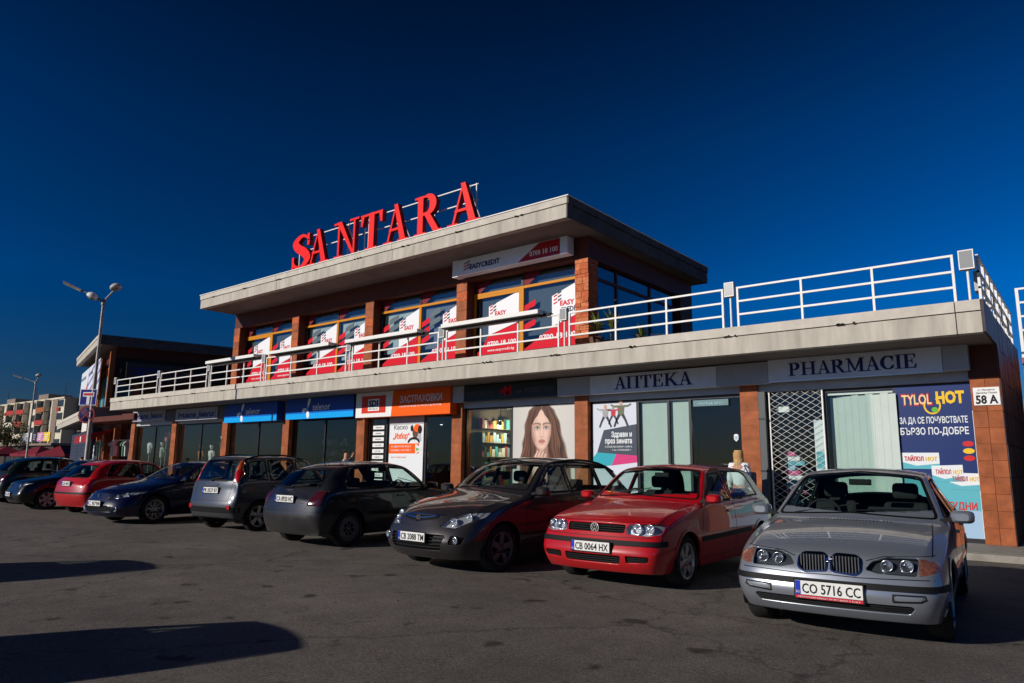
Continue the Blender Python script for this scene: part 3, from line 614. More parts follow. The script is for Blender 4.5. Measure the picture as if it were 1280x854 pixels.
import numpy as np
def portrait_print(t, w_, h, zo):
    """the printed photo: a fine grid whose vertex colours are the ink of the print"""
    nx, nz = 150, 170; U, V = np.meshgrid(np.linspace(-w_, w_, nx), np.linspace(0, h, nz)); A = U+.06; Bv = V+zo-2.36
    rs = np.random.RandomState(3)
    def g(x, z, sx, sz): return np.exp(-((A-x)/sx)**2-((Bv-z)/sz)**2)
    def ss(e, x): return np.clip(.5+x/e, 0, 1)**2*(3-2*np.clip(.5+x/e, 0, 1))
    C = np.ones((nz, nx, 3))*np.array([.60, .58, .55])*(1-.10*(U[..., None]/w_)**2)
    bl = np.array([-1.8, -1.35, -.8, -.3, .2, .5, .64, .72]); Lw = np.interp(Bv, bl, [.84, .80, .72, .64, .56, .44, .25, .1]); Rw = np.interp(Bv, bl, [1.05, .98, .86, .70, .56, .42, .22, .1])
    s_ = np.where(A < 0, A/Lw, A/Rw); wob = .05*np.sin(5*Bv+7*s_)+.03*np.sin(11*Bv+3*s_)
    st = sum(a*np.sin(f*(s_+wob*k)+p) for a, f, k, p in ((.5, 13, 1.2, 0), (.45, 27, .8, 1), (.4, 49, .6, 2), (.35, 83, .5, .5), (.3, 120, .4, 4)))
    hair = np.array([.085, .032, .018])*(1+.55*np.clip(st, -1.3, 2.2))[..., None]+np.array([.14, .062, .03])*(np.clip(st, 0, 2)*np.exp(-((np.abs(s_)-.72)/.22)**2))[..., None]*.7
    mh = ss(.07, np.minimum(Lw+.018*np.sin(13*Bv)+.02*st, 9)-np.where(A < 0, -A, 0))*ss(.07, Rw+.018*np.sin(11*Bv)+.02*st-np.where(A > 0, A, 0))
    C = C*(1-mh[..., None])+np.clip(hair, .006, 1)*mh[..., None]
    def skin(m, sh): 
        nonlocal C; base = np.array([.66, .43, .345])*sh[..., None]**np.array([.9, 1.12, 1.2]); C = C*(1-m[..., None])+base*m[..., None]
    neck = ss(.05, .19-np.abs(A-.01))*ss(.08, -.42-Bv); skin(neck, .42+.2*g(.05, -.9, .3, .3)+0*A)
    wf_ = np.where(Bv > 0, .325*np.sqrt(np.clip(1-(Bv/.66)**2, 0, 1)), .325*np.clip(1-(np.abs(Bv)/.575)**2.3, 0, 1)**.62)
    part = np.where(Bv > .12, (.50-Bv)*.78+.03, .5)+.01*np.sin(30*Bv); mf = ss(.028, np.minimum(wf_, np.clip(part, 0, 1))-np.abs(A+.02)); e = np.clip(np.abs(A)/np.maximum(wf_, .01), 0, 1.2)
    sh = 1.12-.52*e**3.2+.10*g(-.04, .30, .16, .14)+.16*g(-.17, -.13, .07, .08)+.10*g(.17, -.13, .07, .08)+.16*g(0, .02, .022, .20)+.10*g(0, -.47, .06, .04)
    for sg in (1, -1): sh += -.36*g(sg*.13, .085, .085, .035)-.22*g(sg*.145, .03, .09, .05)-.20*g(sg*.055, .02, .03, .08)-.16*g(sg*.05, -.14, .022, .05)-.20*g(sg*.25, -.24, .06, .16)
    sh += -.22*g(0, -.225, .06, .018)-.20*g(0, -.405, .07, .018)-.12*g(0, -.52, .2, .03); skin(mf, np.clip(sh, .12, 1.5))
    def ink(m, c): 
        nonlocal C; m = np.clip(m, 0, 1)*mf; C = C*(1-m[..., None])+np.array(c)*m[..., None]
    for sg in (1, -1):
        q = (A*sg-.15)/.098; lid = .028+.036*(1-q**2); low = .020-.022*(1-q**2); inn = (np.abs(q) < 1)
        ink(ss(.012, lid-Bv)*ss(.012, Bv-low)*inn*.9, (.62, .60, .58)); ink(np.exp(-((A*sg-.148)/.034)**4-((Bv-.038)/.030)**4)*ss(.01, lid-Bv)*1.1, (.05, .07, .06)); ink(g(sg*.148, .038, .014, .013), (.004, .004, .004)); ink(.8*g(sg*.148-.008, .050, .006, .006), (.8, .8, .8))
        ink(.95*np.exp(-((Bv-lid)/.011)**2)*ss(.3, 1.06-np.abs(q)), (.012, .008, .006)); ink(.55*np.exp(-((Bv-low)/.008)**2)*ss(.3, 1-np.abs(q)), (.05, .025, .02))
        qb = (A*sg-.155)/.125; br = .128+.030*(1-(qb-.25)**2)-.01*qb; ink(.88*np.exp(-((Bv-br)/(.017*(1.15-.45*qb)))**2)*ss(.25, 1-np.abs(qb)), (.030, .013, .008)); ink(.75*g(sg*.030, -.198, .014, .008), (.08, .03, .025))
    up_ = -.312+.022*np.abs(np.sin(np.clip(A/.105, -1, 1)*3.1))*(1-(A/.115)**2); mo = ss(.012, .112*np.clip(1-((Bv+.328)/.062)**2, 0, 1)**.55-np.abs(A)); ink(.85*mo, (.46, .135, .125)); ink(.35*g(0, -.352, .05, .014), (.75, .38, .36)); ink(.85*np.exp(-((Bv+.326+.006*np.cos(A*55))/.006)**2)*ss(.05, .105-np.abs(A)), (.09, .02, .02))
    def cap(x0, z0, x1, z1, r0, r1):
        dx, dz = x1-x0, z1-z0; tt = np.clip(((A-x0)*dx+(Bv-z0)*dz)/(dx*dx+dz*dz), 0, 1); d = np.hypot(A-x0-tt*dx, Bv-z0-tt*dz); r = r0+(r1-r0)*tt; skin(ss(.014, r-d), np.clip(1.12-.75*(d/r)**2.4, .3, 1.3)+0*A)
    cap(-.14, -1.05, -.12, -1.7, .19, .17)
    for a in ((-.02, -.93, .13, -.67, .05, .030), (-.10, -.88, .05, -.60, .052, .032), (-.19, -.85, -.03, -.575, .052, .032), (-.28, -.85, -.13, -.58, .050, .030)): cap(*a)
    me = bpy.data.meshes.new('printed_portrait'); me.from_pydata([(float(u), -.003, float(v)) for u, v in zip(U.ravel(), V.ravel())], [], [(r*nx+c, r*nx+c+1, (r+1)*nx+c+1, (r+1)*nx+c) for r in range(nz-1) for c in range(nx-1)])
    at_ = me.color_attributes.new('ink', 'FLOAT_COLOR', 'POINT'); at_.data.foreach_set('color', np.concatenate([np.clip(C.reshape(-1, 3), .003, 1), np.ones((nx*nz, 1))], 1).astype('f').ravel())
    m_ = bpy.data.materials.new('photo_print'); m_.use_nodes = True; n_ = m_.node_tree.nodes.new('ShaderNodeVertexColor'); n_.layer_name = 'ink'; b_ = m_.node_tree.nodes['Principled BSDF']; m_.node_tree.links.new(n_.outputs[0], b_.inputs['Base Color']); b_.inputs['Roughness'].default_value = .35; b_.inputs['Specular IOR Level'].default_value = .3
    me.materials.append(m_); o = link(bpy.data.objects.new('printed_portrait', me)); o.parent = t
portrait_print(t, w_, h, zo)
# insurance office
t, w_, h = poster('poster', 'white car insurance poster with orange band and arrow', -17.60, -16.04, .5, 2.86, YP-.03, P_w)
mb = MB(); zo = .5
mb.box(-w_, w_, -.003, 0, 2.62-zo, 2.86-zo, 3)  # shade at the top of the poster, painted as a grey strip
text_mb(mb, 'Каско', -w_+.22, 2.47-zo, .62, .15, -.002, .003, 1, bold=.0); text_mb(mb, '„Избор“', -w_+.18, 2.18-zo, .76, .18, -.002, .003, 0, bold=.03)
mb.box(-w_+.002, w_-.18, -.003, 0, 1.72-zo, 2.03-zo, 0); scribble(mb, -w_+.12, 1.91-zo, .92, .07, -.004, 2, 9); scribble(mb, -w_+.12, 1.79-zo, .92, .07, -.004, 2, 10)
mb.prism([(w_-.34, 1.70-zo), (w_-.34, 2.02-zo), (w_-.03, 1.86-zo)], -.006, -.002, 2); mb.prism([(w_-.30, 1.79-zo), (w_-.30, 1.90-zo), (w_-.14, 1.85-zo)], -.008, -.005, 4)
scribble(mb, -w_+.12, 1.58-zo, .7, .05, -.002, 0, 11)
mb.prism(ell(.42, 2.36-zo, .13, .17), -.005, -.001, 5); mb.prism(ell(.50, 2.50-zo, .16, .12), -.006, -.001, 0); mb.prism(ell(.62, 2.45-zo, .09, .13), -.007, -.001, 1); mb.prism(ell(.26, 2.50-zo, .06, .10), -.007, -.001, 1)
mb.prism([(.28, 2.14-zo), (.70, 2.10-zo), (.66, 2.4-zo), (.42, 2.35-zo)], -.0045, -.001, 3)
for q in ribbon(ell(.36, 2.05-zo, .24, .14, 0, 180), [.07]*21): mb.prism(q, -.008, -.002, 1)
print_(t, mb, [M_ORANGE, M_TRIM, P_w, M_GREYP, P_g, mat('print_brown', (.12, .05, .03), .5)])
t = thing('price_list', 'column of small white notice strips in the insurance office window', 'notice', (-18.15, YP-.02, .5))
for i in range(10): 
    z = 2.0-i*.19; o = box('strip', M_WHITE, -.27, .27, 0, .012, z, z+.12, t); mb = MB(); scribble(mb, -.14, z+.04, .30, .04, -.001, 0, 20+i); mb.build('strip_text', M_INK, o)
# dim interiors: shelves with goods, lamps that are on
def shelf(x, y, label, n=5, w=1.4, cols=4, z0=.16, rz=0):
    t = thing('display_shelf', label, 'shelf', (x, y, z0), rz); mb = MB(); mb.box(-w/2, -w/2+.03, 0, .3, 0, 2.2).box(w/2-.03, w/2, 0, .3, 0, 2.2); mb.build('upright', M_DARKF, t)
    for k in range(n): box('shelf_board', M_DIM, -w/2+.03, w/2-.03, 0, .3, .2+k*.42, .22+k*.42, t)
    gm = [P_w, P_lb, mat('goods_ochre', (.45, .28, .08), .6), mat('goods_rose', (.4, .08, .12), .6), mat('goods_dark', (.05, .05, .06), .6), P_t]
    for k in range(n):
        x_ = -w/2+.06
        while x_ < w/2-.16:
            ww = random.uniform(.07, .15); hh = random.uniform(.12, .32); MB().box(x_, x_+ww, .04, .2, .222+k*.42, .222+k*.42+hh).build('package', random.choice(gm), t); x_ += ww+.02
shelf(-14.1, 16.75, 'shelf of perfume boxes nearest to the window in the perfume shop', 6, 1.5, rz=R(90)); shelf(-14.1, 18.5, 'shelf of perfume boxes deeper inside the perfume shop', 6, 1.7, rz=R(90)); shelf(-12.0, 19.2, 'shelf of cosmetics at the back of the perfume shop', 5, 2.2)
shelf(-22.8, 17.4, 'shelf of dark phone boxes in the telecom shop by the insurance office', 5, 1.5, rz=R(90)); shelf(-18.5, 17.6, 'shelf of folders in the insurance office', 5, 1.3, rz=R(90))
shelf(-6.7, 18.8, 'pharmacy shelf seen through the dark doorway', 5, 1.2)
box('warm_panel', mat('warm_wall', (.40, .30, .05), .8), -14.3, -10.4, 19.7, 19.85, 2.2, 3.2, B)
for (x, y, z, lab) in ((-13.9, 16.6, 2.62, 'small lit spot lamp inside the perfume shop'), (-15.05, 16.6, 2.62, 'lit corner lamp inside the insurance office'), (-16.0, 16.2, 2.68, 'tiny lit lamp beside the insurance poster'), (-25.4, 17.0, 2.6, 'small lit lamp inside the far telecom shop'), (-28.9, 17.5, 2.5, 'small lit lamp in the jeans shop above the bald mannequin'), (-32.6, 17.0, 2.55, 'small lit lamp in the far jeans shop')):
    t = thing('spot_lamp', lab, 'lamp', (x, y, z)); MB().lathe([(.001, -.05), (.05, -.05), (.06, .0), (.04, .07), (.012, .09), (.012, .7)], 12, 'z').build('housing', M_DARKF, t); MB().lathe([(.001, -.056), (.045, -.056), (.045, -.05)], 12, 'z').build('bulb', M_LAMPW, t)
t = thing('picture_frame', 'brown framed picture on the insurance office wall', 'picture', (-15.3, 16.9, 1.6)); MB().box(-.35, .35, 0, .03, 0, .95).build('frame', mat('frame_brown', (.10, .05, .03), .5), t); MB().box(-.28, .28, -.006, 0, .07, .88).build('print', mat('print_umber', (.16, .10, .06), .6), t)
t = thing('display_stand', 'orange and pale display stand inside the far telecom shop', 'display stand', (-25.0, 17.3, .16)); MB().box(-.2, .2, 0, .3, 0, 2.3).build('panel', mat('stand_orange', (.5, .16, .04), .6), t); MB().box(.32, .42, 0, .1, 0, 2.4).box(.58, .66, 0, .1, 0, 2.4).build('post', M_SIGNP, t)

# ================================================================ terrace railings, lamps, white boards
M_RAIL = M_WHITEP
yr = 13.93; zt = 5.03
def rail_panel(x0, x1, label, y=yr, top=zt, n=3, parent=None, base=ZT):
    t = thing('railing', label, 'railing', ((x0+x1)/2, y, base), 0, 'railing panels along the terrace edge'); w_ = (x1-x0)/2; h = top-base
    for i in range(n+1):
        x = -w_+2*w_*i/n; MB().box(x-.02, x+.02, -.02, .02, 0, h-.02).build('post', M_RAIL, t)
    for k, z in enumerate((h, h*.66, h*.33)): MB().box(-w_-.02, w_+.02, -.022, .022, z-.02, z+.018).build('rail', M_RAIL, t)
    return t
PX = [-34.75, -30.5, -26.40, -22.60, -17.85, -13.9+.1, -9.70, -5.55, -1.45]
labs = ['railing panel at the far left corner of the terrace', 'plain railing panel left of the first white board', 'railing panel carrying the leftmost long white board', 'railing panel carrying the second white board from the left', 'railing panel below the third white board', 'railing panel carrying the nearest white board', 'clear railing panel in front of the potted plants', 'clear railing panel above the PHARMACIE sign']
for i in range(8):
    rail_panel(PX[i]+.16, PX[i+1]-.16, labs[i], n=3 if i < 7 else 3)
fl_labs = ['far left corner of the terrace', 'between the two plain panels at the left', 'beside the leftmost white board', 'between the first two white boards', 'between the second and third white boards', 'between the third and the nearest white board', 'beside the right end of the nearest white board', 'at the left edge of the panel above the PHARMACIE sign']
def flood(x, y, z, label, s=1., rz=0):
    t = thing('floodlight', label, 'floodlight', (x, y, ZT), rz, 'floodlights between the railing panels')
    MB().tube([(0, .02, 0), (0, .02, z-ZT-.1*s)], .022, 8).build('stem', M_RAIL, t)
    MB().box(-.10*s, .10*s, -.05, .07, z-ZT-.16*s, z-ZT+.14*s).build('housing', mat('lamp_casing', (.30, .30, .30), .4, .3), t, bevel=.008)
    mb = MB(); a, b, c_, d = -.10*s, .10*s, z-ZT-.16*s, z-ZT+.14*s; mb.box(a, b, -.062, -.05, d-.02, d).box(a, b, -.062, -.05, c_, c_+.02).box(a, a+.016, -.062, -.05, c_+.02, d-.02).box(b-.016, b, -.062, -.05, c_+.02, d-.02); mb.build('bezel', M_RAIL, t)
    MB().box(a+.018, b-.018, -.058, -.051, c_+.022, d-.022).build('lens', mat('lamp_glass_grey', (.28, .29, .30), .25), t)
for i in range(8): flood(PX[i], yr, 5.02, 'small box floodlight '+fl_labs[i])
flood(PX[8]+.05, yr, 4.93, 'box floodlight on the near corner of the terrace, rightmost of its row', 1.12)
# white boards laid along the top rail
for (a, b, za, zb_, lab) in ((-26.25, -22.9, 5.13, 5.16, 'leftmost long white board on the terrace rail'), (-21.95, -18.6, 5.13, 5.16, 'second long white board from the left on the terrace rail'), (-17.78, -14.55, 5.11, 5.14, 'third long white board on the terrace rail'), (-13.62, -10.30, 5.12, 5.14, 'nearest and largest long white board on the terrace rail')):
    t = thing('rail_board', lab, 'board', ((a+b)/2, yr-.05, za), 0, 'long white boards on the terrace rail'); w_ = (b-a)/2
    MB().box(-w_, w_, -.22, .18, -.05, .06).build('board', M_WHITEP, t, bevel=.008); MB().box(-w_+.02, w_-.02, -.20, .16, -.075, -.052).box(w_-.10, w_+.22, .0, .12, -.09, -.02).build('underside_shade_bracket', M_TRIM, t)  # thin dark strip paints the unlit underside; the block is the end bracket
# side and back railings
t = thing('railing', 'side railing running back from the near corner floodlight', 'railing', (-1.27, 14.0, ZT))
for i in range(9):
    y = .15+i*.72; MB().box(-.02, .02, y-.02, y+.02, 0, .81).build('post', M_RAIL, t)
for z in (.83, .55, .27): MB().box(-.022, .022, .13, 6.1, z-.02, z+.018).build('rail', M_RAIL, t)
for i in range(4):
    y = .3+i*1.45; MB().box(-.09, -.03, y, y+.35, .25, .60).build('lamp_box', mat('lamp_casing', (.3, .3, .3)), t)
t = thing('railing', 'low railing seen through the front rails at the back of the terrace', 'railing', (-5.0, 20.0, ZT))
for i in range(8): MB().box(-3.2+i*.98-.02, -3.2+i*.98+.02, -.02, .02, 0, .95 if i != 3 else .9).build('post', M_RAIL, t)
for z in (.97, .65, .33): MB().box(-3.2, -.2, -.022, .022, z-.02, z+.018).box(0.2, 3.66, -.022, .022, z-.02, z+.018).build('rail', M_RAIL, t)

# ================================================================ roof lettering
t = thing('roof_sign', 'large red SANTARA letters on a white steel lattice on the roof', 'roof sign', (-17.0, 14.0, 7.96))
spec = [('S', -21.36, -20.20), ('A', -20.42, -19.28), ('N', -18.98, -17.66), ('T', -17.62, -16.50), ('A', -16.48, -15.40), ('R', -15.12, -13.98), ('A', -13.74, -12.56)]
for ch, a, b in spec:
    mb = MB(); wch = LET[ch][0]; sx = (b-a)/wch; z0 = 8.02-7.96; h = 1.20
    serif_letter(mb, ch, a+17.0, z0, sx, h, -.09, .07, 0, 1)
    o = mb.build('letter', [M_RED, M_REDS], t)
fr = MB()
for x in (-21.3, -20.0, -18.6, -17.75, -17.55, -16.1, -15.2, -14.55, -13.15, -12.9): fr.bar((x+17, .22, -.03), (x+17, .22, 1.30), .03)
for z in (.12, .80, 1.28): fr.bar((-21.4+17, .24, z), (-12.85+17, .24, z), .03)
for x in (-21.3, -18.6, -16.1, -13.15): fr.bar((x+17, .25, 1.1), (x+17, 1.0, -.02), .03)
for ch, a, b in spec: fr.bar(((a+b)/2+17, .05, .12), ((a+b)/2+17, .24, .12), .03)
fr.build('support_lattice', M_WHITEP, t)

# light of the shops' lit lamps; the pharmacy one is added, with no lamp
for x, y, z, e, c_ in ((-13.6, 16.9, 2.7, 55, (1, .85, .5)), (-15.2, 16.6, 2.6, 14, (1, .85, .65)), (-25.3, 17.2, 2.7, 10, (1, .9, .75)), (-29.0, 17.0, 2.6, 12, (1, .9, .8)), (-33.5, 17.0, 2.6, 12, (1, .9, .8)), (-6.7, 17.8, 2.6, 8, (1, .92, .85))):
    l_ = bpy.data.lights.new('shop_light', 'POINT'); l_.energy = e; l_.color = c_; l_.shadow_soft_size = .12; lo_ = bpy.data.objects.new('shop_light', l_); COL.objects.link(lo_); lo_.location = (x, y, z-.15)

# ================================================================ cars
def paint(name, col, metal=.3, rough=.38, dust=.25):
    """car paint under clear coat with a film of road dust that lies thickest on upward faces and low down"""
    m = bpy.data.materials.new(name); m.use_nodes = True; t = m.node_tree; b = t.nodes['Principled BSDF']
    b.inputs['Metallic'].default_value = metal; b.inputs['Coat Weight'].default_value = .95; b.inputs['Coat Roughness'].default_value = .03; b.inputs['Coat IOR'].default_value = 1.48; b.inputs['Specular IOR Level'].default_value = .2
    tc = t.nodes.new('ShaderNodeTexCoord'); n = t.nodes.new('ShaderNodeTexNoise'); n.inputs['Scale'].default_value = 3.5; n.inputs['Detail'].default_value = 8; n.inputs['Roughness'].default_value = .7
    t.links.new(tc.outputs['Object'], n.inputs['Vector'])
    sp = t.nodes.new('ShaderNodeSeparateXYZ'); t.links.new(tc.outputs['Object'], sp.inputs[0])
    low = t.nodes.new('ShaderNodeMapRange'); low.inputs['From Min'].default_value = .75; low.inputs['From Max'].default_value = .15; low.inputs['To Max'].default_value = dust*1.3; t.links.new(sp.outputs['Z'], low.inputs['Value'])
    r = t.nodes.new('ShaderNodeMapRange'); r.inputs['From Min'].default_value = .35; r.inputs['From Max'].default_value = .75; r.inputs['To Max'].default_value = dust; t.links.new(n.outputs['Fac'], r.inputs['Value'])
    ad = t.nodes.new('ShaderNodeMath'); ad.operation = 'ADD'; ad.use_clamp = True; t.links.new(low.outputs[0], ad.inputs[0]); t.links.new(r.outputs[0], ad.inputs[1])
    mx = t.nodes.new('ShaderNodeMix'); mx.data_type = 'RGBA'; mx.inputs['A'].default_value = (*col, 1); mx.inputs['B'].default_value = (.13, .115, .10, 1)
    t.links.new(ad.outputs[0], mx.inputs['Factor']); t.links.new(mx.outputs['Result'], b.inputs['Base Color'])
    rr = t.nodes.new('ShaderNodeMapRange'); rr.inputs['To Min'].default_value = rough; rr.inputs['To Max'].default_value = .8; t.links.new(ad.outputs[0], rr.inputs['Value']); t.links.new(rr.outputs[0], b.inputs['Roughness'])
    n3 = t.nodes.new('ShaderNodeTexNoise'); n3.inputs['Scale'].default_value = 2.2; t.links.new(tc.outputs['Object'], n3.inputs['Vector'])
    bp = t.nodes.new('ShaderNodeBump'); bp.inputs['Strength'].default_value = .05; bp.inputs['Distance'].default_value = .02; t.links.new(n3.outputs['Fac'], bp.inputs['Height']); t.links.new(bp.outputs[0], b.inputs['Coat Normal'])
    return m
M_TYRE = mat('tyre_rubber', (.018, .018, .018), .85, noise=.3, nscale=20)
M_RIM = mat('wheel_alloy', (.42, .42, .43), .35, .7, noise=.2, nscale=14)
M_HUBC = mat('dusty_wheel_trim', (.13, .13, .135), .5, .4, noise=.2, nscale=14)
M_DISC = mat('brake_disc_dark', (.01, .01, .01), .8)  # dark brake disc behind the spokes
M_REFL = mat('lamp_reflector', (.62, .64, .68), .16, .9)
M_SLATC = mat('grille_slat', (.10, .10, .11), .3, .6)
M_LHOUS = mat('lamp_housing', (.16, .165, .17), .3, .6)
M_TAILR = mat('tail_lamp_red', (.42, .004, .008), .15, coat=1)
M_TAILD = mat('tail_lamp_dark', (.05, .005, .008), .15, coat=1)
M_AMBER = mat('indicator_amber', (.80, .16, .02), .15, coat=1)
M_CLEARW = mat('indicator_clear', (.55, .45, .42), .2, coat=1)
M_PLATEW = mat('plate_white', (.72, .72, .70), .4)
M_PLATEB = mat('plate_blue', (.01, .04, .45), .4)
M_PLATER = mat('plate_frame_red', (.55, .02, .04), .4)
M_INK = mat('ink_black', (.006, .006, .008), .5)
M_SEAT = mat('seat_cloth', (.022, .022, .026), .9)
M_DASH = mat('dashboard', (.018, .018, .02), .7)
M_STICK = mat('yellow_sticker', (.70, .55, .05), .6)
M_GRN = mat('green_sticker', (.03, .35, .18), .6)

def shell(sp):
    """lattice cage -> Catmull-Clark body shell, as an evaluated mesh"""
    F = [-1, -.72, -.38, 0, .38, .72, 1]; LV = sp.get('levels', [(0, .90), (.22, .965), (.52, 1.0), (.80, .985), (1.0, .955)])
    st = sp['st']; M = len(st); fy = sp['fy']; ry = sp['ry']
    def P(i, j, k):
        y, w_, zb_, wt, ze, zc, bow, zbot = st[j]; f = F[i]; a = abs(f)
        if k == 5: x = f*wt; z = zc+(ze-zc)*a**sp.get('crown', 2.2); wl = wt
        else:
            lz, lw = LV[k]; wl = w_*lw; x = f*wl; z = zbot+(zb_-zbot)*lz
        yy = y+bow*(a**2.4)
        if j == 0: yy += fy[k]
        if j == M-1: yy += ry[k]
        return (x, yy, z)
    vs = []; idx = {}
    def V(i, j, k):
        if (i, j, k) not in idx: idx[(i, j, k)] = len(vs); vs.append(P(i, j, k))
        return idx[(i, j, k)]
    fs = []
    for j in range(M-1):
        for i in range(6):
            fs.append((V(i, j, 5), V(i+1, j, 5), V(i+1, j+1, 5), V(i, j+1, 5)))
            fs.append((V(i, j, 0), V(i, j+1, 0), V(i+1, j+1, 0), V(i+1, j, 0)))
        for k in range(5):
            fs.append((V(6, j, k), V(6, j+1, k), V(6, j+1, k+1), V(6, j, k+1)))
            fs.append((V(0, j, k), V(0, j, k+1), V(0, j+1, k+1), V(0, j+1, k)))
    for i in range(6):
        for k in range(5):
            fs.append((V(i, 0, k), V(i+1, 0, k), V(i+1, 0, k+1), V(i, 0, k+1)))
            fs.append((V(i, M-1, k), V(i, M-1, k+1), V(i+1, M-1, k+1), V(i+1, M-1, k)))
    me = bpy.data.meshes.new('s'); me.from_pydata(vs, [], fs)
    bm = bmesh.new(); bm.from_mesh(me); bm.verts.ensure_lookup_table()
    cl = bm.edges.layers.float.new('crease_edge'); inv = {v: k for k, v in idx.items()}
    for e in bm.edges:
        a, b = inv[e.verts[0].index], inv[e.verts[1].index]; c = 0
        if a[2] == b[2] == 5 and a[0] == b[0] and a[0] in (0, 6): c = sp.get('cr_rail', .62)
        if a[2] == b[2] == 4 and a[0] == b[0]: c = sp.get('cr_belt', .58)
        if a[2] == b[2] == 0: c = .6
        if a[1] == b[1] == 0 and a[2] == b[2] == 5: c = sp.get('cr_nose', .6)
        if a[1] == b[1] and a[1] in sp.get('cr_st', ()) and a[2] == b[2] == 5: c = .55
        if a[2] == b[2] == 2 and (a[1] == b[1] or 1): c = max(c, sp.get('cr_mid', .3))
        e[cl] = c
    bm.to_mesh(me); bm.free()
    o = link(bpy.data.objects.new('s', me)); md = o.modifiers.new('s', 'SUBSURF'); md.levels = md.render_levels = sp.get('sub', 3)
    dg = bpy.context.evaluated_depsgraph_get(); m2 = bpy.data.meshes.new_from_object(o.evaluated_get(dg))
    bpy.data.objects.remove(o); bpy.data.meshes.remove(me)
    return m2

AX = {'x': (1, 2), 'y': (0, 2), 'z': (0, 1)}
def cut_region(bm, poly, axis, filt):
    a, b = AX[axis]; n = len(poly)
    if sum(poly[i][0]*poly[(i+1) % n][1]-poly[(i+1) % n][0]*poly[i][1] for i in range(n)) < 0: poly = poly[::-1]
    x0 = min(p[0] for p in poly); x1 = max(p[0] for p in poly); z0 = min(p[1] for p in poly); z1 = max(p[1] for p in poly)
    cand = []; mg = .25
    for f in bm.faces:
        c0 = f.verts[0].co
        if not (x0-mg < c0[a] < x1+mg and z0-mg < c0[b] < z1+mg) or not filt(f): continue
        A = [v.co[a] for v in f.verts]; B = [v.co[b] for v in f.verts]
        if max(A) > x0 and min(A) < x1 and max(B) > z0 and min(B) < z1: cand.append(f)
    for i in range(n):
        p, q = poly[i], poly[(i+1) % n]; d = (q[0]-p[0], q[1]-p[1]); nn = (-d[1], d[0]); l = math.hypot(*nn)
        if l < 1e-6: continue
        co = [0, 0, 0]; no = [0, 0, 0]; co[a], co[b] = p; no[a], no[b] = nn[0]/l, nn[1]/l
        es = list({e for f in cand for e in f.edges}); vs = list({v for f in cand for v in f.verts})
        res = bmesh.ops.bisect_plane(bm, geom=cand+es+vs, dist=1e-5, plane_co=co, plane_no=no)
        C = set(f for f in res['geom'] if isinstance(f, bmesh.types.BMFace)) | set(f for f in cand if f.is_valid)
        keep = []
        for f in C:
            c = f.calc_center_median()
            if (c[a]-p[0])*no[a]+(c[b]-p[1])*no[b] > 0: keep.append(f)
        cand = keep
        if not cand: return []
    return cand
def rounded(poly, r=.03, n=3):
    o = []; N = len(poly)
    for i in range(N):
        p = Vector(poly[i]); a = Vector(poly[i-1]); b = Vector(poly[(i+1) % N])
        da = (a-p); db = (b-p); rr = min(r, da.length*.45, db.length*.45); A = p+da.normalized()*rr; B = p+db.normalized()*rr
        for k in range(n+1):
            t = k/n; o.append(tuple((A*(1-t)*(1-t)+p*2*t*(1-t)+B*t*t)))
    return o
def circ(cy, cz, r, n=22): return [(cy+r*math.cos(2*math.pi*k/n), cz+r*math.sin(2*math.pi*k/n)) for k in range(n)]

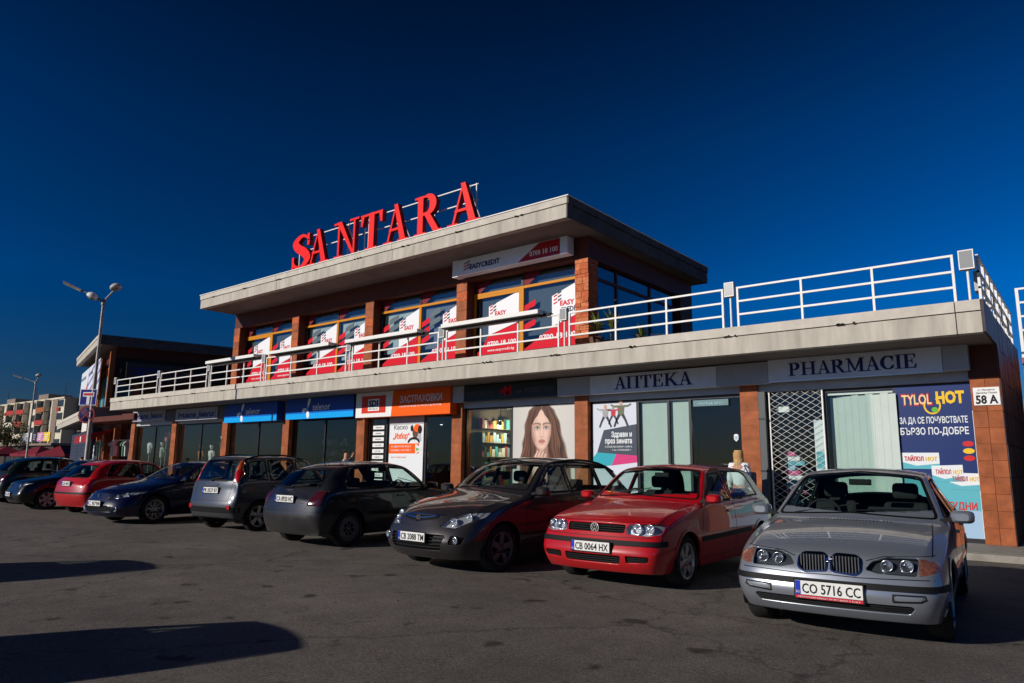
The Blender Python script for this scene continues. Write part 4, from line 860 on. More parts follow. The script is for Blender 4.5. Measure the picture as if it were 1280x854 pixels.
CUR = [None]
class Car:
    def __init__(s, sp, root):
        s.sp = sp; s.root = root; me = shell(sp)
        s.bm = bmesh.new(); s.bm.from_mesh(me); bpy.data.meshes.remove(me); s.bm.normal_update()
        CUR[0] = s
        s.bvh = BVHTree.FromBMesh(s.bm); s.lay = s.bm.faces.layers.int.new('part'); s.parts = {}; s.np = 1
    def filt(s, side):
        return {'R': lambda f: f.normal.x > .12, 'L': lambda f: f.normal.x < -.12, 'F': lambda f: f.normal.y < -.12, 'B': lambda f: f.normal.y > .12,
                'T': lambda f: f.normal.z > .05, 'TF': lambda f: f.normal.z > .1 and f.normal.y < -.1, 'TB': lambda f: f.normal.z > .1 and f.normal.y > .1}[side]
    def cut(s, poly, axis, side, kind):
        fl = s.filt(side); L = s.lay
        fs = cut_region(s.bm, poly, axis, lambda f: fl(f) and f[L] == 0)
        k = s.np; s.np += 1; s.parts[k] = kind
        for f in fs: f[L] = k
        return k
    def sides(s, poly, kind):
        a = s.cut(poly, 'x', 'R', kind); b = s.cut(poly, 'x', 'L', kind); return a, b
    def mirror_front(s, poly, side, kind):
        a = s.cut(poly, 'y', side, kind); b = s.cut([(-x, z) for x, z in poly][::-1], 'y', side, kind); return a, b
    def faces_of(s, k):
        fs = [f for f in s.bm.faces if f[s.lay] == k]; vm = {}; vs = []; out_ = []
        for f in fs:
            ids = []
            for v in f.verts:
                if v not in vm: vm[v] = len(vs); vs.append((v.co.copy(), v.normal.copy()))
                ids.append(vm[v])
            out_.append(tuple(ids))
        return vs, out_
    def sheet(s, k, name, m_, off=0., parent=None, thick=0):
        vs, fs = s.faces_of(k)
        if not fs: return None
        o = MB().poly([c+n*off for c, n in vs], fs, 0, True).build(name, m_, parent or s.root)
        if thick: md = o.modifiers.new('solid', 'SOLIDIFY'); md.thickness = thick; md.offset = -1
        return o
    def hit(s, a, b, axis, side):
        """surface point seen in a view: axis x (side), y (front/rear), z (top)"""
        if axis == 'x': o = Vector((3 if side == 'R' else -3, a, b)); d = Vector((-1 if side == 'R' else 1, 0, 0))
        elif axis == 'y': o = Vector((a, -3 if side == 'F' else 9, b)); d = Vector((0, 1 if side == 'F' else -1, 0))
        else: o = Vector((a, b, 4)); d = Vector((0, 0, -1))
        h = s.bvh.ray_cast(o, d)
        return (h[0], h[1]) if h[0] else (None, None)
    def strip(s, name, path, axis, side, wd, m_, lift=.003, thick=None, closed=False, step=.04, parent=None, mb=None):
        if closed: path = path+[path[0]]
        pts = []
        for a, b in zip(path[:-1], path[1:]):
            n = max(1, int(math.hypot(b[0]-a[0], b[1]-a[1])/step))
            pts += [(a[0]+(b[0]-a[0])*k/n, a[1]+(b[1]-a[1])*k/n) for k in range(n)]
        pts.append(path[-1]); H = [s.hit(p[0], p[1], axis, side) for p in pts]; H = [h for h in H if h[0]]
        if len(H) < 2: return None
        own = mb is None; mb = mb or MB(); vs = []; N = len(H); th = thick if thick is not None else lift+.004
        for i in range(N):
            d = (H[min(i+1, N-1)][0]-H[max(i-1, 0)][0]).normalized(); n = H[i][1]; u = d.cross(n).normalized(); c = H[i][0]
            vs += [c+u*wd/2+n*(lift-th), c+u*wd/2+n*lift, c-u*wd/2+n*lift, c-u*wd/2+n*(lift-th)]
        fs = []
        for i in range(N-1):
            q = i*4
            fs += [(q+k, q+k+1, q+k+5, q+k+4) for k in range(3)]
        fs += [(0, 1, 2, 3), (4*N-1, 4*N-2, 4*N-3, 4*N-4)]
        mb.poly(vs, fs, 0, False)
        return mb.build(name, m_, parent or s.root) if own else None
    def finish(s, body_mat):
        bm2 = s.bm.copy(); L = bm2.faces.layers.int['part']
        bmesh.ops.delete(bm2, geom=[f for f in bm2.faces if f[L] != 0], context='FACES')
        me = bpy.data.meshes.new('body'); bm2.to_mesh(me); bm2.free()
        me.materials.append(body_mat); me.materials.append(M_TRIM)
        for p in me.polygons: p.use_smooth = True; p.material_index = 1 if (p.normal.z < -.8 and p.center.z < .4) else 0
        o = link(bpy.data.objects.new('body', me)); o.parent = s.root
        md = o.modifiers.new('solid', 'SOLIDIFY'); md.thickness = .018; md.offset = -1; md.material_offset = 1; md.material_offset_rim = 0
        s.body = o; return o

def wheel_mesh(rad, wd, style, rim_r, rm):
    t = MB(); rr = rim_r
    t.lathe([(rr, -wd/2+.02), (rr+.01, -wd/2), (rad-.02, -wd/2+.005), (rad, -wd/2+.03), (rad, wd/2-.03), (rad-.02, wd/2-.005), (rr+.01, wd/2), (rr, wd/2-.02)], 32, 'x')
    tm = t.build('wheel', M_TYRE); me1 = tm.data; bpy.data.objects.remove(tm)
    r = MB(); o = wd/2-.01
    r.lathe([(rr-.005, -wd/2+.02), (rr, o-.0), (rr+.006, o+.006), (rr-.012, o+.004), (rr-.02, o-.03)], 32, 'x')
    r.lathe([(.0, o-.085), (rr-.01, o-.09)], 24, 'x', mi=1)
    r.lathe([(.001, o-.012), (.03, o-.012), (.036, o-.02), (.05, o-.05)], 16, 'x')
    def spoke(a, w0, w1, x0=.045, x1=None, dep=.012):
        x1 = x1 or rr-.012; ca, sa = math.cos(a), math.sin(a); vs = []
        for (q, ww, dx) in ((x0, w0, o-.015), (x1, w1, o-.012)):
            for sgn in (-1, 1):
                py, pz = q*ca-sgn*ww/2*sa, q*sa+sgn*ww/2*ca; vs += [(dx, py, pz), (dx-.03, py, pz)]
        r.poly(vs, [(0, 2, 6, 4), (1, 5, 7, 3), (0, 4, 5, 1), (2, 3, 7, 6), (4, 6, 7, 5), (0, 1, 3, 2)])
    n, kind = style
    for k in range(n):
        a = 2*math.pi*k/n+.2
        if kind == 'wide': spoke(a, .07, .085)
        elif kind == 'twin': spoke(a-.12, .022, .022); spoke(a+.12, .022, .022)
        elif kind == 'y': spoke(a, .04, .035, x1=rr*.6); spoke(a-.13, .02, .018, x0=rr*.55); spoke(a+.13, .02, .018, x0=rr*.55)
        else: spoke(a, .03, .026)
    if kind == 'cap':
        r.lathe([(rr*.55, o-.012), (rr*.62, o-.006), (rr-.02, o-.012)], 32, 'x')
    rmo = r.build('rim', [rm, M_DISC]); me2 = rmo.data; bpy.data.objects.remove(rmo)
    return me1, me2

def plate(root, s, x, y, z, w_=.52, h=.112, rz=0, flip=False, red=False, tilt=0):
    """Bulgarian style plate: white field, blue band, black characters"""
    b = MB().box(-w_/2-.012, w_/2+.012, .002, .014, -h/2-.012-(.022 if red else 0), h/2+.012)
    p = b.build('number_plate', M_TRIM, root)
    if CUR[0]:
        h_ = [CUR[0].hit(x+q, z+zz, 'y', 'B' if flip else 'F')[0] for q in (-w_/2, 0, w_/2) for zz in (-h/2, h/2)]; h_ = [a.y for a in h_ if a]
        y = max(h_)+.016 if flip else min(h_)-.016
    p.location = (x, y, z); p.rotation_euler = (tilt, 0, math.pi if flip else 0)
    MB().box(-w_/2, w_/2, -.002, .003, -h/2, h/2).build('plate_face', M_PLATEW, p)
    t = MB(); t.box(-w_/2+.001, -w_/2+.042, -.004, .0, -h/2+.001, h/2-.001, 1)
    text_mb(t, s, -w_/2+.055, -h*.36, w_-.072, h*.72, -.0045, .001, 0, bold=.012)
    text_mb(t, 'BG', -w_/2+.008, -h*.38, .026, h*.18, -.005, .001, 2)
    t.build('plate_lettering', [M_INK, M_PLATEB, M_PLATEW], p)
    if red:
        t = MB(); t.box(-w_/2, w_/2, -.002, .003, -h/2-.028, -h/2-.004); scribble(t, -w_/2+.02, -h/2-.022, w_-.04, .012, -.002, 1, 30)
        t.build('frame_strip', [M_PLATER, M_PLATEW], p)
    return p

def lamp(c, k, name, off=.0, depth=.07, bowls=(), side='F', lens=M_LENS, hm=None, parent=None):
    """clear lens over a housing, with round reflector bowls in it; bowls = (x, z, r)"""
    vs, fs = c.faces_of(k)
    if not fs: return
    sg = -1 if side == 'F' else 1
    h = MB(); n = len(vs); iv = [(v.x*.995, v.y-sg*depth, v.z) for v, _ in vs]; h.poly(iv, fs, 0, True)
    ec = {}
    for f in fs:
        for a, b in zip(f, f[1:]+f[:1]): ec[(a, b)] = ec.get((a, b), 0)+1
    rim = [(a, b) for (a, b) in ec if (b, a) not in ec]
    h.poly([v-nm*.004 for v, nm in vs]+iv, [(b, a, a+n, b+n) for a, b in rim], 0)
    ho = h.build(name, hm or M_LHOUS, parent or c.root)
    MB().poly([v+nm*off for v, nm in vs], fs, 0, True).build('lens', lens, ho)
    for (x, z, r) in bowls:
        for sx in ((1,) if min(v.x for v, _ in vs) > 0 else (-1,)):
            p, _ = c.hit(sx*x, z, 'y', side)
            if p is None: continue
            b = MB(); y = p.y-sg*.02
            prof = [(r, 0), (r*.97, sg*-.012), (r*.8, sg*-.035), (r*.5, sg*-.05), (r*.22, sg*-.055), (.001, sg*-.04)]
            b.lathe(prof, 20, 'y', (sx*x, y, z)); b.lathe([(r, 0), (r*1.12, sg*.004), (r*1.12, sg*-.02)], 20, 'y', (sx*x, y, z))
            b.build('reflector', M_REFL, ho)
    return ho

def car(sp, name, label, loc, rz, nose_in=False, group='cars parked in front of the shops'):
    """root stands on the ground under the end of the car that faces the camera row"""
    root = thing(name, label, 'car', loc, rz, group)
    L = sp['L']; pm = paint('paint_'+name+'_'+sp['id'], *sp['paint'])
    inner = root
    if nose_in: root.rotation_euler = (0, 0, rz+math.pi); c_, s_n = math.cos(rz), math.sin(rz); root.location = (loc[0]-s_n*L, loc[1]+c_*L, 0)
    c = Car(sp, root); W = max(s_[1] for s_ in sp['st'])
    # wheel arches
    ya, yb, wr = sp['wy'][0], sp['wy'][1], sp['wr']; ar = sp.get('ar', wr+.045)
    for y in (ya, yb): c.sides(circ(y, wr-.005, ar), 'drop')
    # glass
    wk = {}
    gl = sp.get('glassmat', M_CGLASS)
    wk['windscreen'] = c.cut(rounded(sp['ws'], .05), sp.get('wsax', 'z'), 'TF', 'glass')
    wk['rear_window'] = c.cut(rounded(sp['rw'], .05), sp.get('rwax', 'z'), 'TB' if sp.get('rwax', 'z') == 'z' else 'B', 'glass')
    sw = []
    for q in sp['sw']: sw += [(x, q) for x in c.sides(rounded(q, .035), 'glass')]
    # lamps, grilles, inlets
    hl = [c.mirror_front(rounded(q, .02), 'F', 'lamp') for q in sp['hl']]
    ind = [c.mirror_front(rounded(q, .015), 'F', 'ind') for q in sp.get('ind', [])]
    gr = []
    for q in sp.get('grille', []):
        gr.append((c.cut(rounded(q, .02), 'y', 'F', 'gr'), q))
    tl = [(c.mirror_front(rounded(q, .02), 'B', 'tail'), mm) for q, mm in sp.get('tl', [])]
    c.finish(pm)
    for n_, k in wk.items(): c.sheet(k, n_, gl)
    for (k, q) in sw: c.sheet(k, 'side_window', gl)
    for a, b in hl:
        for k in (a, b): lamp(c, k, 'headlight', bowls=sp['bowls'], hm=sp.get('hm'))
    for a, b in ind:
        for k in (a, b): c.sheet(k, 'indicator_lamp', sp.get('indm', M_AMBER), thick=.02)
    for (a, b), mm in tl:
        for k in (a, b): c.sheet(k, 'tail_light', mm, .004, thick=.03)
    for k, q in gr:
        vs, fs = c.faces_of(k)
        if not fs: continue
        g = MB().poly([(v.x, v.y+.05, v.z) for v, _ in vs], fs, 0, True).build('grille', M_TRIM, root)
        x0, x1 = min(p[0] for p in q), max(p[0] for p in q); z0, z1 = min(p[1] for p in q), max(p[1] for p in q)
        nb = sp.get('slats', 3); b = MB()
        if sp.get('vert') and z0 > .45:
            for i in range(9):
                x = x0+(x1-x0)*(i+.8)/9.6; p, _ = c.hit(x, (z0+z1)/2, 'y', 'F')
                if p: b.bar((x, p.y+.012, z0+.01), (x, p.y+.02, z1-.01), .009, .03)
            b.build('slat', M_SLATC, g)
        else:
            for i in range(nb):
                z = z0+(z1-z0)*(i+1)/(nb+1); pts = []
                for t in range(7):
                    x = x0+.02+(x1-x0-.04)*t/6; p, _ = c.hit(x, z, 'y', 'F')
                    if p: pts.append((x, p.y+.018, z))
                for p, q2 in zip(pts, pts[1:]): b.bar(p, q2, .02, .012)
            b.build('slat', sp.get('slatm', {}).get(z0 > .5, M_TRIM), g)
        if sp.get('grrim') and z0 > .45: c.strip('grille_surround', rounded(q, .02), 'y', 'F', .016, M_CHROME, .010, closed=True, parent=g, step=.03)
    # rubber round the glass
    def band(nm, q, ax, sd, wd=.022, m_=M_BLACK, lift=.004): c.strip(nm, rounded(q, .045), ax, sd, wd, m_, lift, closed=True)
    tb = MB(); c.strip('', rounded(sp['ws'], .045), sp.get('wsax', 'z'), 'F', .026, None, .004, closed=True, mb=tb); tb.build('windscreen_seal', M_BLACK, root)
    tb = MB(); c.strip('', rounded(sp['rw'], .045), sp.get('rwax', 'z'), 'B', .026, None, .004, closed=True, mb=tb); tb.build('rear_window_seal', M_BLACK, root)
    for sd in 'RL':
        tb = MB()
        for q in sp['sw']: c.strip('', rounded(q, .03), 'x', sd, .022, None, .004, closed=True, mb=tb)
        tb.build('window_trim', M_BLACK, root)
        for y in (ya, yb):                          # rolled arch lip
            q = [p for p in circ(y, wr-.005, ar+.012, 40) if p[1] > sp['st'][4][7]+.03]; q.sort(key=lambda p: -math.atan2(p[1]-wr, p[0]-y))
            c.strip('arch_lip', q, 'x', sd, .03, sp.get('archm') or pm, .008, .02)
    # shut lines
    sm = MB()
    for path in sp.get('doors', []):
        for sd in 'RL': c.strip('', path, 'x', sd, .008, None, .0012, mb=sm)
    for path in sp.get('seamF', []): c.strip('', path, 'y', 'F', .008, None, .0012, mb=sm)
    for path in sp.get('seamT', []): c.strip('', path, 'z', 'T', .009, None, .0012, mb=sm)
    for path in sp.get('seamB', []): c.strip('', path, 'y', 'B', .008, None, .0012, mb=sm)
    sm.build('shut_line', M_INK, root)
    for path, axx, sd, wd, mm, lift in sp.get('trims', []):
        for s2 in (('R', 'L') if sd == 'S' else (sd,)): c.strip('bumper_strip' if axx == 'y' else 'side_moulding', path, axx, s2, wd, mm or pm, lift, lift+.02, step=.03)
    # door handles
    for (y, z) in sp.get('handles', []):
        for sd, sg in (('R', 1), ('L', -1)):
            p, n = c.hit(y, z, 'x', sd)
            if p: MB().box(p.x-.01*sg if sg > 0 else p.x-.022, p.x+.022 if sg > 0 else p.x+.01, y-.085, y+.085, z-.014, z+.016).build('door_handle', sp.get('handlem', pm), root, bevel=.008)
    # wheels
    me1, me2 = wheel_mesh(wr, sp.get('tw', .195), sp['rim'], sp.get('rimr', wr*.68), sp.get('rimm', M_RIM))
    for y in (ya, yb):
        for sg in (1, -1):
            wo = link(bpy.data.objects.new('wheel', me1)); wo.parent = root; wo.location = (sg*(W-.105-sp.get('tw', .195)/2+.07), y, wr-.006)
            if sg < 0: wo.rotation_euler = (0, 0, math.pi)
            ro = link(bpy.data.objects.new('rim', me2)); ro.parent = wo
            ar_ = MB().lathe([(ar+.004, W-.035), (ar+.03, W-.34), (.02, W-.345)], 24, 'x', (0, y, wr-.005)) if sg > 0 else MB().lathe([(ar+.004, -W+.035), (ar+.03, -W+.34), (.02, -W+.345)], 24, 'x', (0, y, wr-.005))
            ar_.v = [(v[0], v[1], max(v[2], .16)) for v in ar_.v]; ar_.build('wheel_arch_liner', M_INK, root)
    # mirrors
    my, mz = sp['mir']
    for sd, sg in (('R', 1), ('L', -1)):
        p, _ = c.hit(my, mz, 'x', sd)
        if not p: continue
        x = abs(p.x); mb = MB(); w2, h2 = sp.get('mirsz', (.19, .115))
        prof = [(0, .78), (.35, .95), (.8, 1.0), (1, .88)]
        rings = []
        for d_, sc in ((-.045, .55), (-.03, .85), (.0, 1.0), (.04, 1.0), (.05, .93)):
            rings.append([(sg*(x+.07+w2/2+math.cos(a)*abs(math.cos(a))**-.35*w2/2*sc if abs(math.cos(a)) > .01 else x+.07+w2/2) if 0 else sg*(x+.06+w2/2+w2/2*sc*math.copysign(abs(math.cos(a))**.55, math.cos(a))), my+.02+d_*1.4, mz+.045+h2/2*sc*math.copysign(abs(math.sin(a))**.55, math.sin(a))) for a in [2*math.pi*k/16 for k in range(16)]])
        vs = [v for r_ in rings for v in r_]; fs = [(i*16+k, i*16+(k+1) % 16, (i+1)*16+(k+1) % 16, (i+1)*16+k) for i in range(4) for k in range(16)]
        if sg < 0: fs = [f[::-1] for f in fs]
        mb.poly(vs, fs, 0, True); mb.poly(vs[:16], [tuple(range(16))], 0); mb.poly(rings[-1], [tuple(range(16))], 1)
        mb.bar((sg*(x-.02), my+.01, mz), (sg*(x+.10), my+.01, mz+.03), .05, .035, 1)
        mb.build('door_mirror', [sp.get('mirm') or pm, M_TRIM], root)
    # cabin
    by = sp['cab']; zb_ = by[2]
    fl = box('cabin_floor', M_DASH, -W+.14, W-.14, by[0]-.1, by[1]-.05, .28, .34, root)
    dash = MB(); dash.poly([(-W+.16, by[0]-.35, zb_-.10), (W-.16, by[0]-.35, zb_-.10), (W-.16, by[0]+.15, zb_-.03), (-W+.16, by[0]+.15, zb_-.03), (-W+.16, by[0]+.28, zb_-.16), (W-.16, by[0]+.28, zb_-.16), (W-.16, by[0]+.2, .4), (-W+.16, by[0]+.2, .4)], [(0, 1, 2, 3), (3, 2, 5, 4), (4, 5, 6, 7)]); dash.build('dashboard', M_DASH, root)
    st_ = MB(); st_.tube([( -.36+.18*math.cos(a), by[0]+.36+.06*math.sin(a), zb_-.02+.17*math.sin(a)) for a in [2*math.pi*k/20 for k in range(21)]], .014, 6); st_.bar((-.53, by[0]+.36, zb_-.02), (-.19, by[0]+.36, zb_-.02), .03); st_.build('steering_wheel', M_SEAT, root)
    for sx in (-.36, .36):
        se = MB(); y = by[0]+.95
        se.box(sx-.24, sx+.24, y-.5, y, .36, .52); q = [(sx-.24, y-.02, .5), (sx+.24, y-.02, .5), (sx+.22, y+.16, zb_+.12), (sx-.22, y+.16, zb_+.12)]
        se.poly(q+[(a, b+.12, c2) for a, b, c2 in q], [(0, 1, 2, 3), (7, 6, 5, 4), (0, 3, 7, 4), (1, 5, 6, 2), (2, 6, 7, 3)])
        so_ = se.build('front_seat', M_SEAT, root, bevel=.04)
        MB().box(sx-.13, sx+.13, y+.16, y+.26, zb_+.15, zb_+.33).build('headrest', M_SEAT, so_, bevel=.045)
    y = by[1]-.75
    rs = MB().box(-.62, .62, y-.45, y, .36, .55); rs.box(-.62, .62, y, y+.14, .5, zb_+.06); ro = rs.build('rear_seat', M_SEAT, root, bevel=.04)
    for sx in (-.38, .38): MB().box(sx-.12, sx+.12, y+.02, y+.11, zb_+.07, zb_+.2).build('headrest', M_SEAT, ro, bevel=.035)
    zt = sp['st'][8][5]; ym = sp.get('rvm', by[0]+.5)
    box('rear_view_mirror', M_TRIM, -.11, .11, ym, ym+.03, zt-.20, zt-.135, root, bevel=.012)
    # wipers on the screen
    for (a, b) in sp.get('wip', []):
        mb = MB(); pa, na = c.hit(a[0], a[1], 'z', 'T'); pb, nb_ = c.hit(b[0], b[1], 'z', 'T')
        if pa and pb: mb.bar(pa+na*.012, pb+nb_*.012, .009, .012); mb.build('wiper', M_TRIM, root)
    if sp.get('rwip'):
        a, b = sp['rwip']; mb = MB(); pa, na = c.hit(a[0], a[1], 'y', 'B'); pb, nb_ = c.hit(b[0], b[1], 'y', 'B')
        if pa and pb:
            mb.bar(pa+na*.03, pb+nb_*.02, .02, .02); mb.lathe([(.03, 0), (.03, .04), (.001, .045)], 10, 'y', (pa.x, pa.y-.01, pa.z)); mb.build('rear_wiper', M_TRIM, root)
    if sp.get('rails'):
        for sg in (1, -1):
            mb = MB(); pts = []
            y0, y1, xr = sp['rails']
            for t in range(9):
                yy = y0+(y1-y0)*t/8; p, _ = c.hit(sg*xr, yy, 'z', 'T'); lift = .055*min(1, 3.2*min(t, 8-t)/8)
                if p: pts.append((sg*xr, yy, p.z+lift))
            mb.tube(pts, .016, 8); mb.build('roof_rail', M_TRIM, root)
    if sp.get('ant'):
        p, _ = c.hit(sp['ant'][0], sp['ant'][1], 'z', 'T')
        if p: MB().tube([p, p+Vector((0, .12*sp['ant'][2], .38))], [.006, .003], 6).build('aerial', M_TRIM, root)
    return root, c, pm
def flat_ring(mb, cx, z, y, r0, r1, n=24, mi=0, rz=1.0):
    vs = []
    for k in range(n):
        a = 2*math.pi*k/n
        vs += [(cx+r0*math.cos(a), y, z+rz*r0*math.sin(a)), (cx+r1*math.cos(a), y, z+rz*r1*math.sin(a)), (cx+r1*math.cos(a), y+.012, z+rz*r1*math.sin(a))]
    fs = []
    for k in range(n): q = k*3; p = ((k+1) % n)*3; fs += [(q, q+1, p+1, p), (q+1, q+2, p+2, p+1)]
    mb.poly(vs, fs, mi)
def disc(mb, cx, z, y, r, n=20, mi=0, rz=1.): mb.poly([(cx+r*math.cos(2*math.pi*k/n), y, z+rz*r*math.sin(2*math.pi*k/n)) for k in range(n)], [tuple(range(n))], mi)

# ---------------------------------------------------------------- car types
# stations: y, half width, belt z, half width of top edge, edge z, centre z, bow, bottom z
SEDAN = dict(id='s', L=4.47, paint=((.28, .305, .35), .55, .28, .03), sub=3,
 st=[(0, .78, .60, .64, .665, .695, .09, .20), (.26, .85, .64, .69, .72, .755, .10, .19), (.6, .868, .74, .71, .80, .835, .08, .19), (.95, .872, .82, .71, .855, .895, .07, .19),
     (1.22, .872, .865, .765, .885, .925, .14, .19), (1.36, .872, .885, .775, .915, .985, .16, .19), (1.76, .872, .905, .695, 1.155, 1.215, .10, .19), (2.08, .872, .915, .61, 1.345, 1.395, .05, .19),
     (2.5, .872, .92, .59, 1.38, 1.44, 0, .19), (2.95, .87, .925, .59, 1.36, 1.42, 0, .19), (3.2, .868, .93, .585, 1.285, 1.35, -.04, .19), (3.62, .865, .935, .64, 1.06, 1.115, -.08, .19),
     (3.82, .86, .935, .69, .985, 1.04, -.05, .19), (4.15, .85, .93, .69, .97, 1.02, -.05, .20), (4.42, .77, .88, .64, .92, .97, -.12, .24)],
 fy=[.12, .03, .0, .04, .07, .15], ry=[-.1, 0, .03, .0, -.03, -.06], wy=(.80, 3.52), wr=.31, tw=.205, rim=(10, 'thin'), cr_nose=.6,
 wsax='y', ws=[(-.725, .945), (0, .985), (.725, .945), (.56, 1.335), (0, 1.385), (-.56, 1.335)], rw=[(-.50, 3.17), (.50, 3.17), (.58, 3.62), (-.58, 3.62)],
 sw=[[(1.62, .955), (2.40, .965), (2.40, 1.30), (2.16, 1.29)], [(2.46, .965), (3.22, .975), (3.0, 1.27), (2.80, 1.30), (2.46, 1.31)], [(3.27, .985), (3.42, 1.01), (3.10, 1.20)]],
 hl=[[(.275, .60), (.38, .575), (.645, .57), (.655, .70), (.42, .70), (.32, .665)]], ind=[[(.66, .57), (.80, .60), (.79, .66), (.66, .70)]], indm=mat('indicator_smoked', (.36, .13, .09), .25, metal=.5, noise=.5, nscale=30, coat=1),
 bowls=((.43, .635, .040), (.57, .637, .044)), hm=mat('lamp_housing_dark', (.12, .13, .135), .25, .7),
 grille=[[(.02, .565), (.20, .548), (.245, .58), (.245, .66), (.205, .695), (.05, .70), (.015, .67)], [(-.02, .565), (-.20, .548), (-.245, .58), (-.245, .66), (-.205, .695), (-.05, .70), (-.015, .67)], [(-.58, .275), (.58, .275), (.62, .325), (.60, .345), (-.60, .345), (-.62, .325)]],
 vert=True, grrim=True, slats=3, mir=(1.52, .93), mirsz=(.20, .12), cab=(1.5, 3.7, .93),
 doors=[[(1.42, .30), (1.42, .86), (1.55, .92)], [(2.43, .30), (2.43, .93)], [(3.08, .45), (3.22, .62), (3.30, .95)], [(1.42, .30), (3.0, .30)]], handles=((2.2, .80), (3.1, .82)),
 seamF=[[(-.76, .545), (-.6, .545), (-.23, .535), (0, .54), (.23, .535), (.6, .545), (.76, .545)], [(.28, .665), (.40, .70), (.6, .705), (.76, .71)], [(-.28, .665), (-.40, .70), (-.6, .705), (-.76, .71)]],
 seamT=[[(-.74, .42), (-.72, .9), (-.69, 1.36)], [(.74, .42), (.72, .9), (.69, 1.36)]],
 trims=[([(-.84, .475), (-.5, .475), (0, .475), (.5, .475), (.84, .475)], 'y', 'F', .05, M_TRIM, .012), ([(1.2, .52), (3.1, .53)], 'x', 'S', .05, None, .01)],
 wip=[((-.55, 1.42), (.05, 1.50)), ((.0, 1.38), (.58, 1.56))])
HATCH3 = dict(id='h3', L=4.15, paint=((.42, .003, .008), .0, .3, .05), sub=3, archm=None,
 st=[(0, .79, .63, .70, .745, .775, .09, .20), (.24, .845, .70, .725, .79, .82, .08, .19), (.58, .866, .80, .735, .86, .89, .08, .19), (.9, .868, .86, .75, .905, .94, .08, .19),
     (1.14, .868, .90, .775, .935, .975, .14, .19), (1.27, .868, .915, .78, .97, 1.035, .16, .19), (1.60, .868, .93, .70, 1.21, 1.27, .10, .19), (1.86, .868, .935, .625, 1.375, 1.425, .05, .19),
     (2.3, .868, .94, .605, 1.41, 1.465, 0, .19), (2.9, .866, .945, .60, 1.40, 1.455, 0, .19), (3.4, .862, .95, .59, 1.34, 1.39, -.02, .19), (3.68, .856, .95, .60, 1.22, 1.28, -.05, .19),
     (3.92, .845, .92, .64, .98, 1.03, -.08, .20), (4.02, .83, .85, .66, .88, .90, -.10, .21), (4.10, .78, .78, .66, .82, .83, -.12, .24)],
 fy=[.10, .02, .0, .05, .09, .14], ry=[-.05, .02, .05, .02, .0, -.02], wy=(.86, 3.37), wr=.305, rim=(6, 'wide'),
 wsax='y', ws=[(-.735, 1.0), (0, 1.04), (.735, 1.0), (.575, 1.36), (0, 1.41), (-.575, 1.36)], rw=[(-.52, 1.28), (.52, 1.28), (.60, .97), (-.60, .97)], rwax='y',
 sw=[[(1.55, .98), (2.34, .99), (2.34, 1.335), (1.98, 1.32)], [(2.42, .99), (3.40, 1.02), (3.22, 1.30), (2.98, 1.33), (2.42, 1.34)]],
 hl=[[(.42, .635), (.66, .62), (.80, .645), (.80, .745), (.70, .765), (.46, .755), (.40, .70)]], bowls=((.53, .692, .056), (.67, .695, .05)), hm=mat('lamp_housing_bright', (.62, .63, .65), .3, .6),
 grille=[[(-.385, .645), (.385, .645), (.395, .74), (-.395, .74)], [(-.36, .30), (.36, .30), (.38, .395), (-.38, .395)], [(.44, .32), (.70, .335), (.71, .40), (.44, .40)], [(-.44, .32), (-.70, .335), (-.71, .40), (-.44, .40)]], slats=3,
 mir=(1.42, .97), mirsz=(.19, .115), cab=(1.4, 3.6, .95),
 doors=[[(1.30, .30), (1.28, .7), (1.38, .93)], [(2.38, .30), (2.40, .6), (2.38, .96)], [(1.30, .30), (2.38, .30)]], handles=((2.2, .84),),
 seamF=[[(-.76, .605), (-.4, .60), (0, .60), (.4, .60), (.76, .605)], [(-.76, .775), (-.40, .765), (0, .765), (.40, .765), (.76, .775)]],
 seamT=[[(-.745, .30), (-.74, .8), (-.70, 1.24)], [(.745, .30), (.74, .8), (.70, 1.24)]],
 trims=[([(-.83, .535), (-.5, .535), (0, .535), (.5, .535), (.83, .535)], 'y', 'F', .06, M_TRIM, .014), ([(1.25, .53), (2.95, .56)], 'x', 'S', .06, M_TRIM, .012)],
 tl=[([(.60, .75), (.80, .74), (.80, .97), (.66, .97)], M_TAILD)],
 wip=[((-.5, 1.32), (.1, 1.40)), ((.05, 1.26), (.6, 1.44))], ant=(0, 3.1, 1.0))
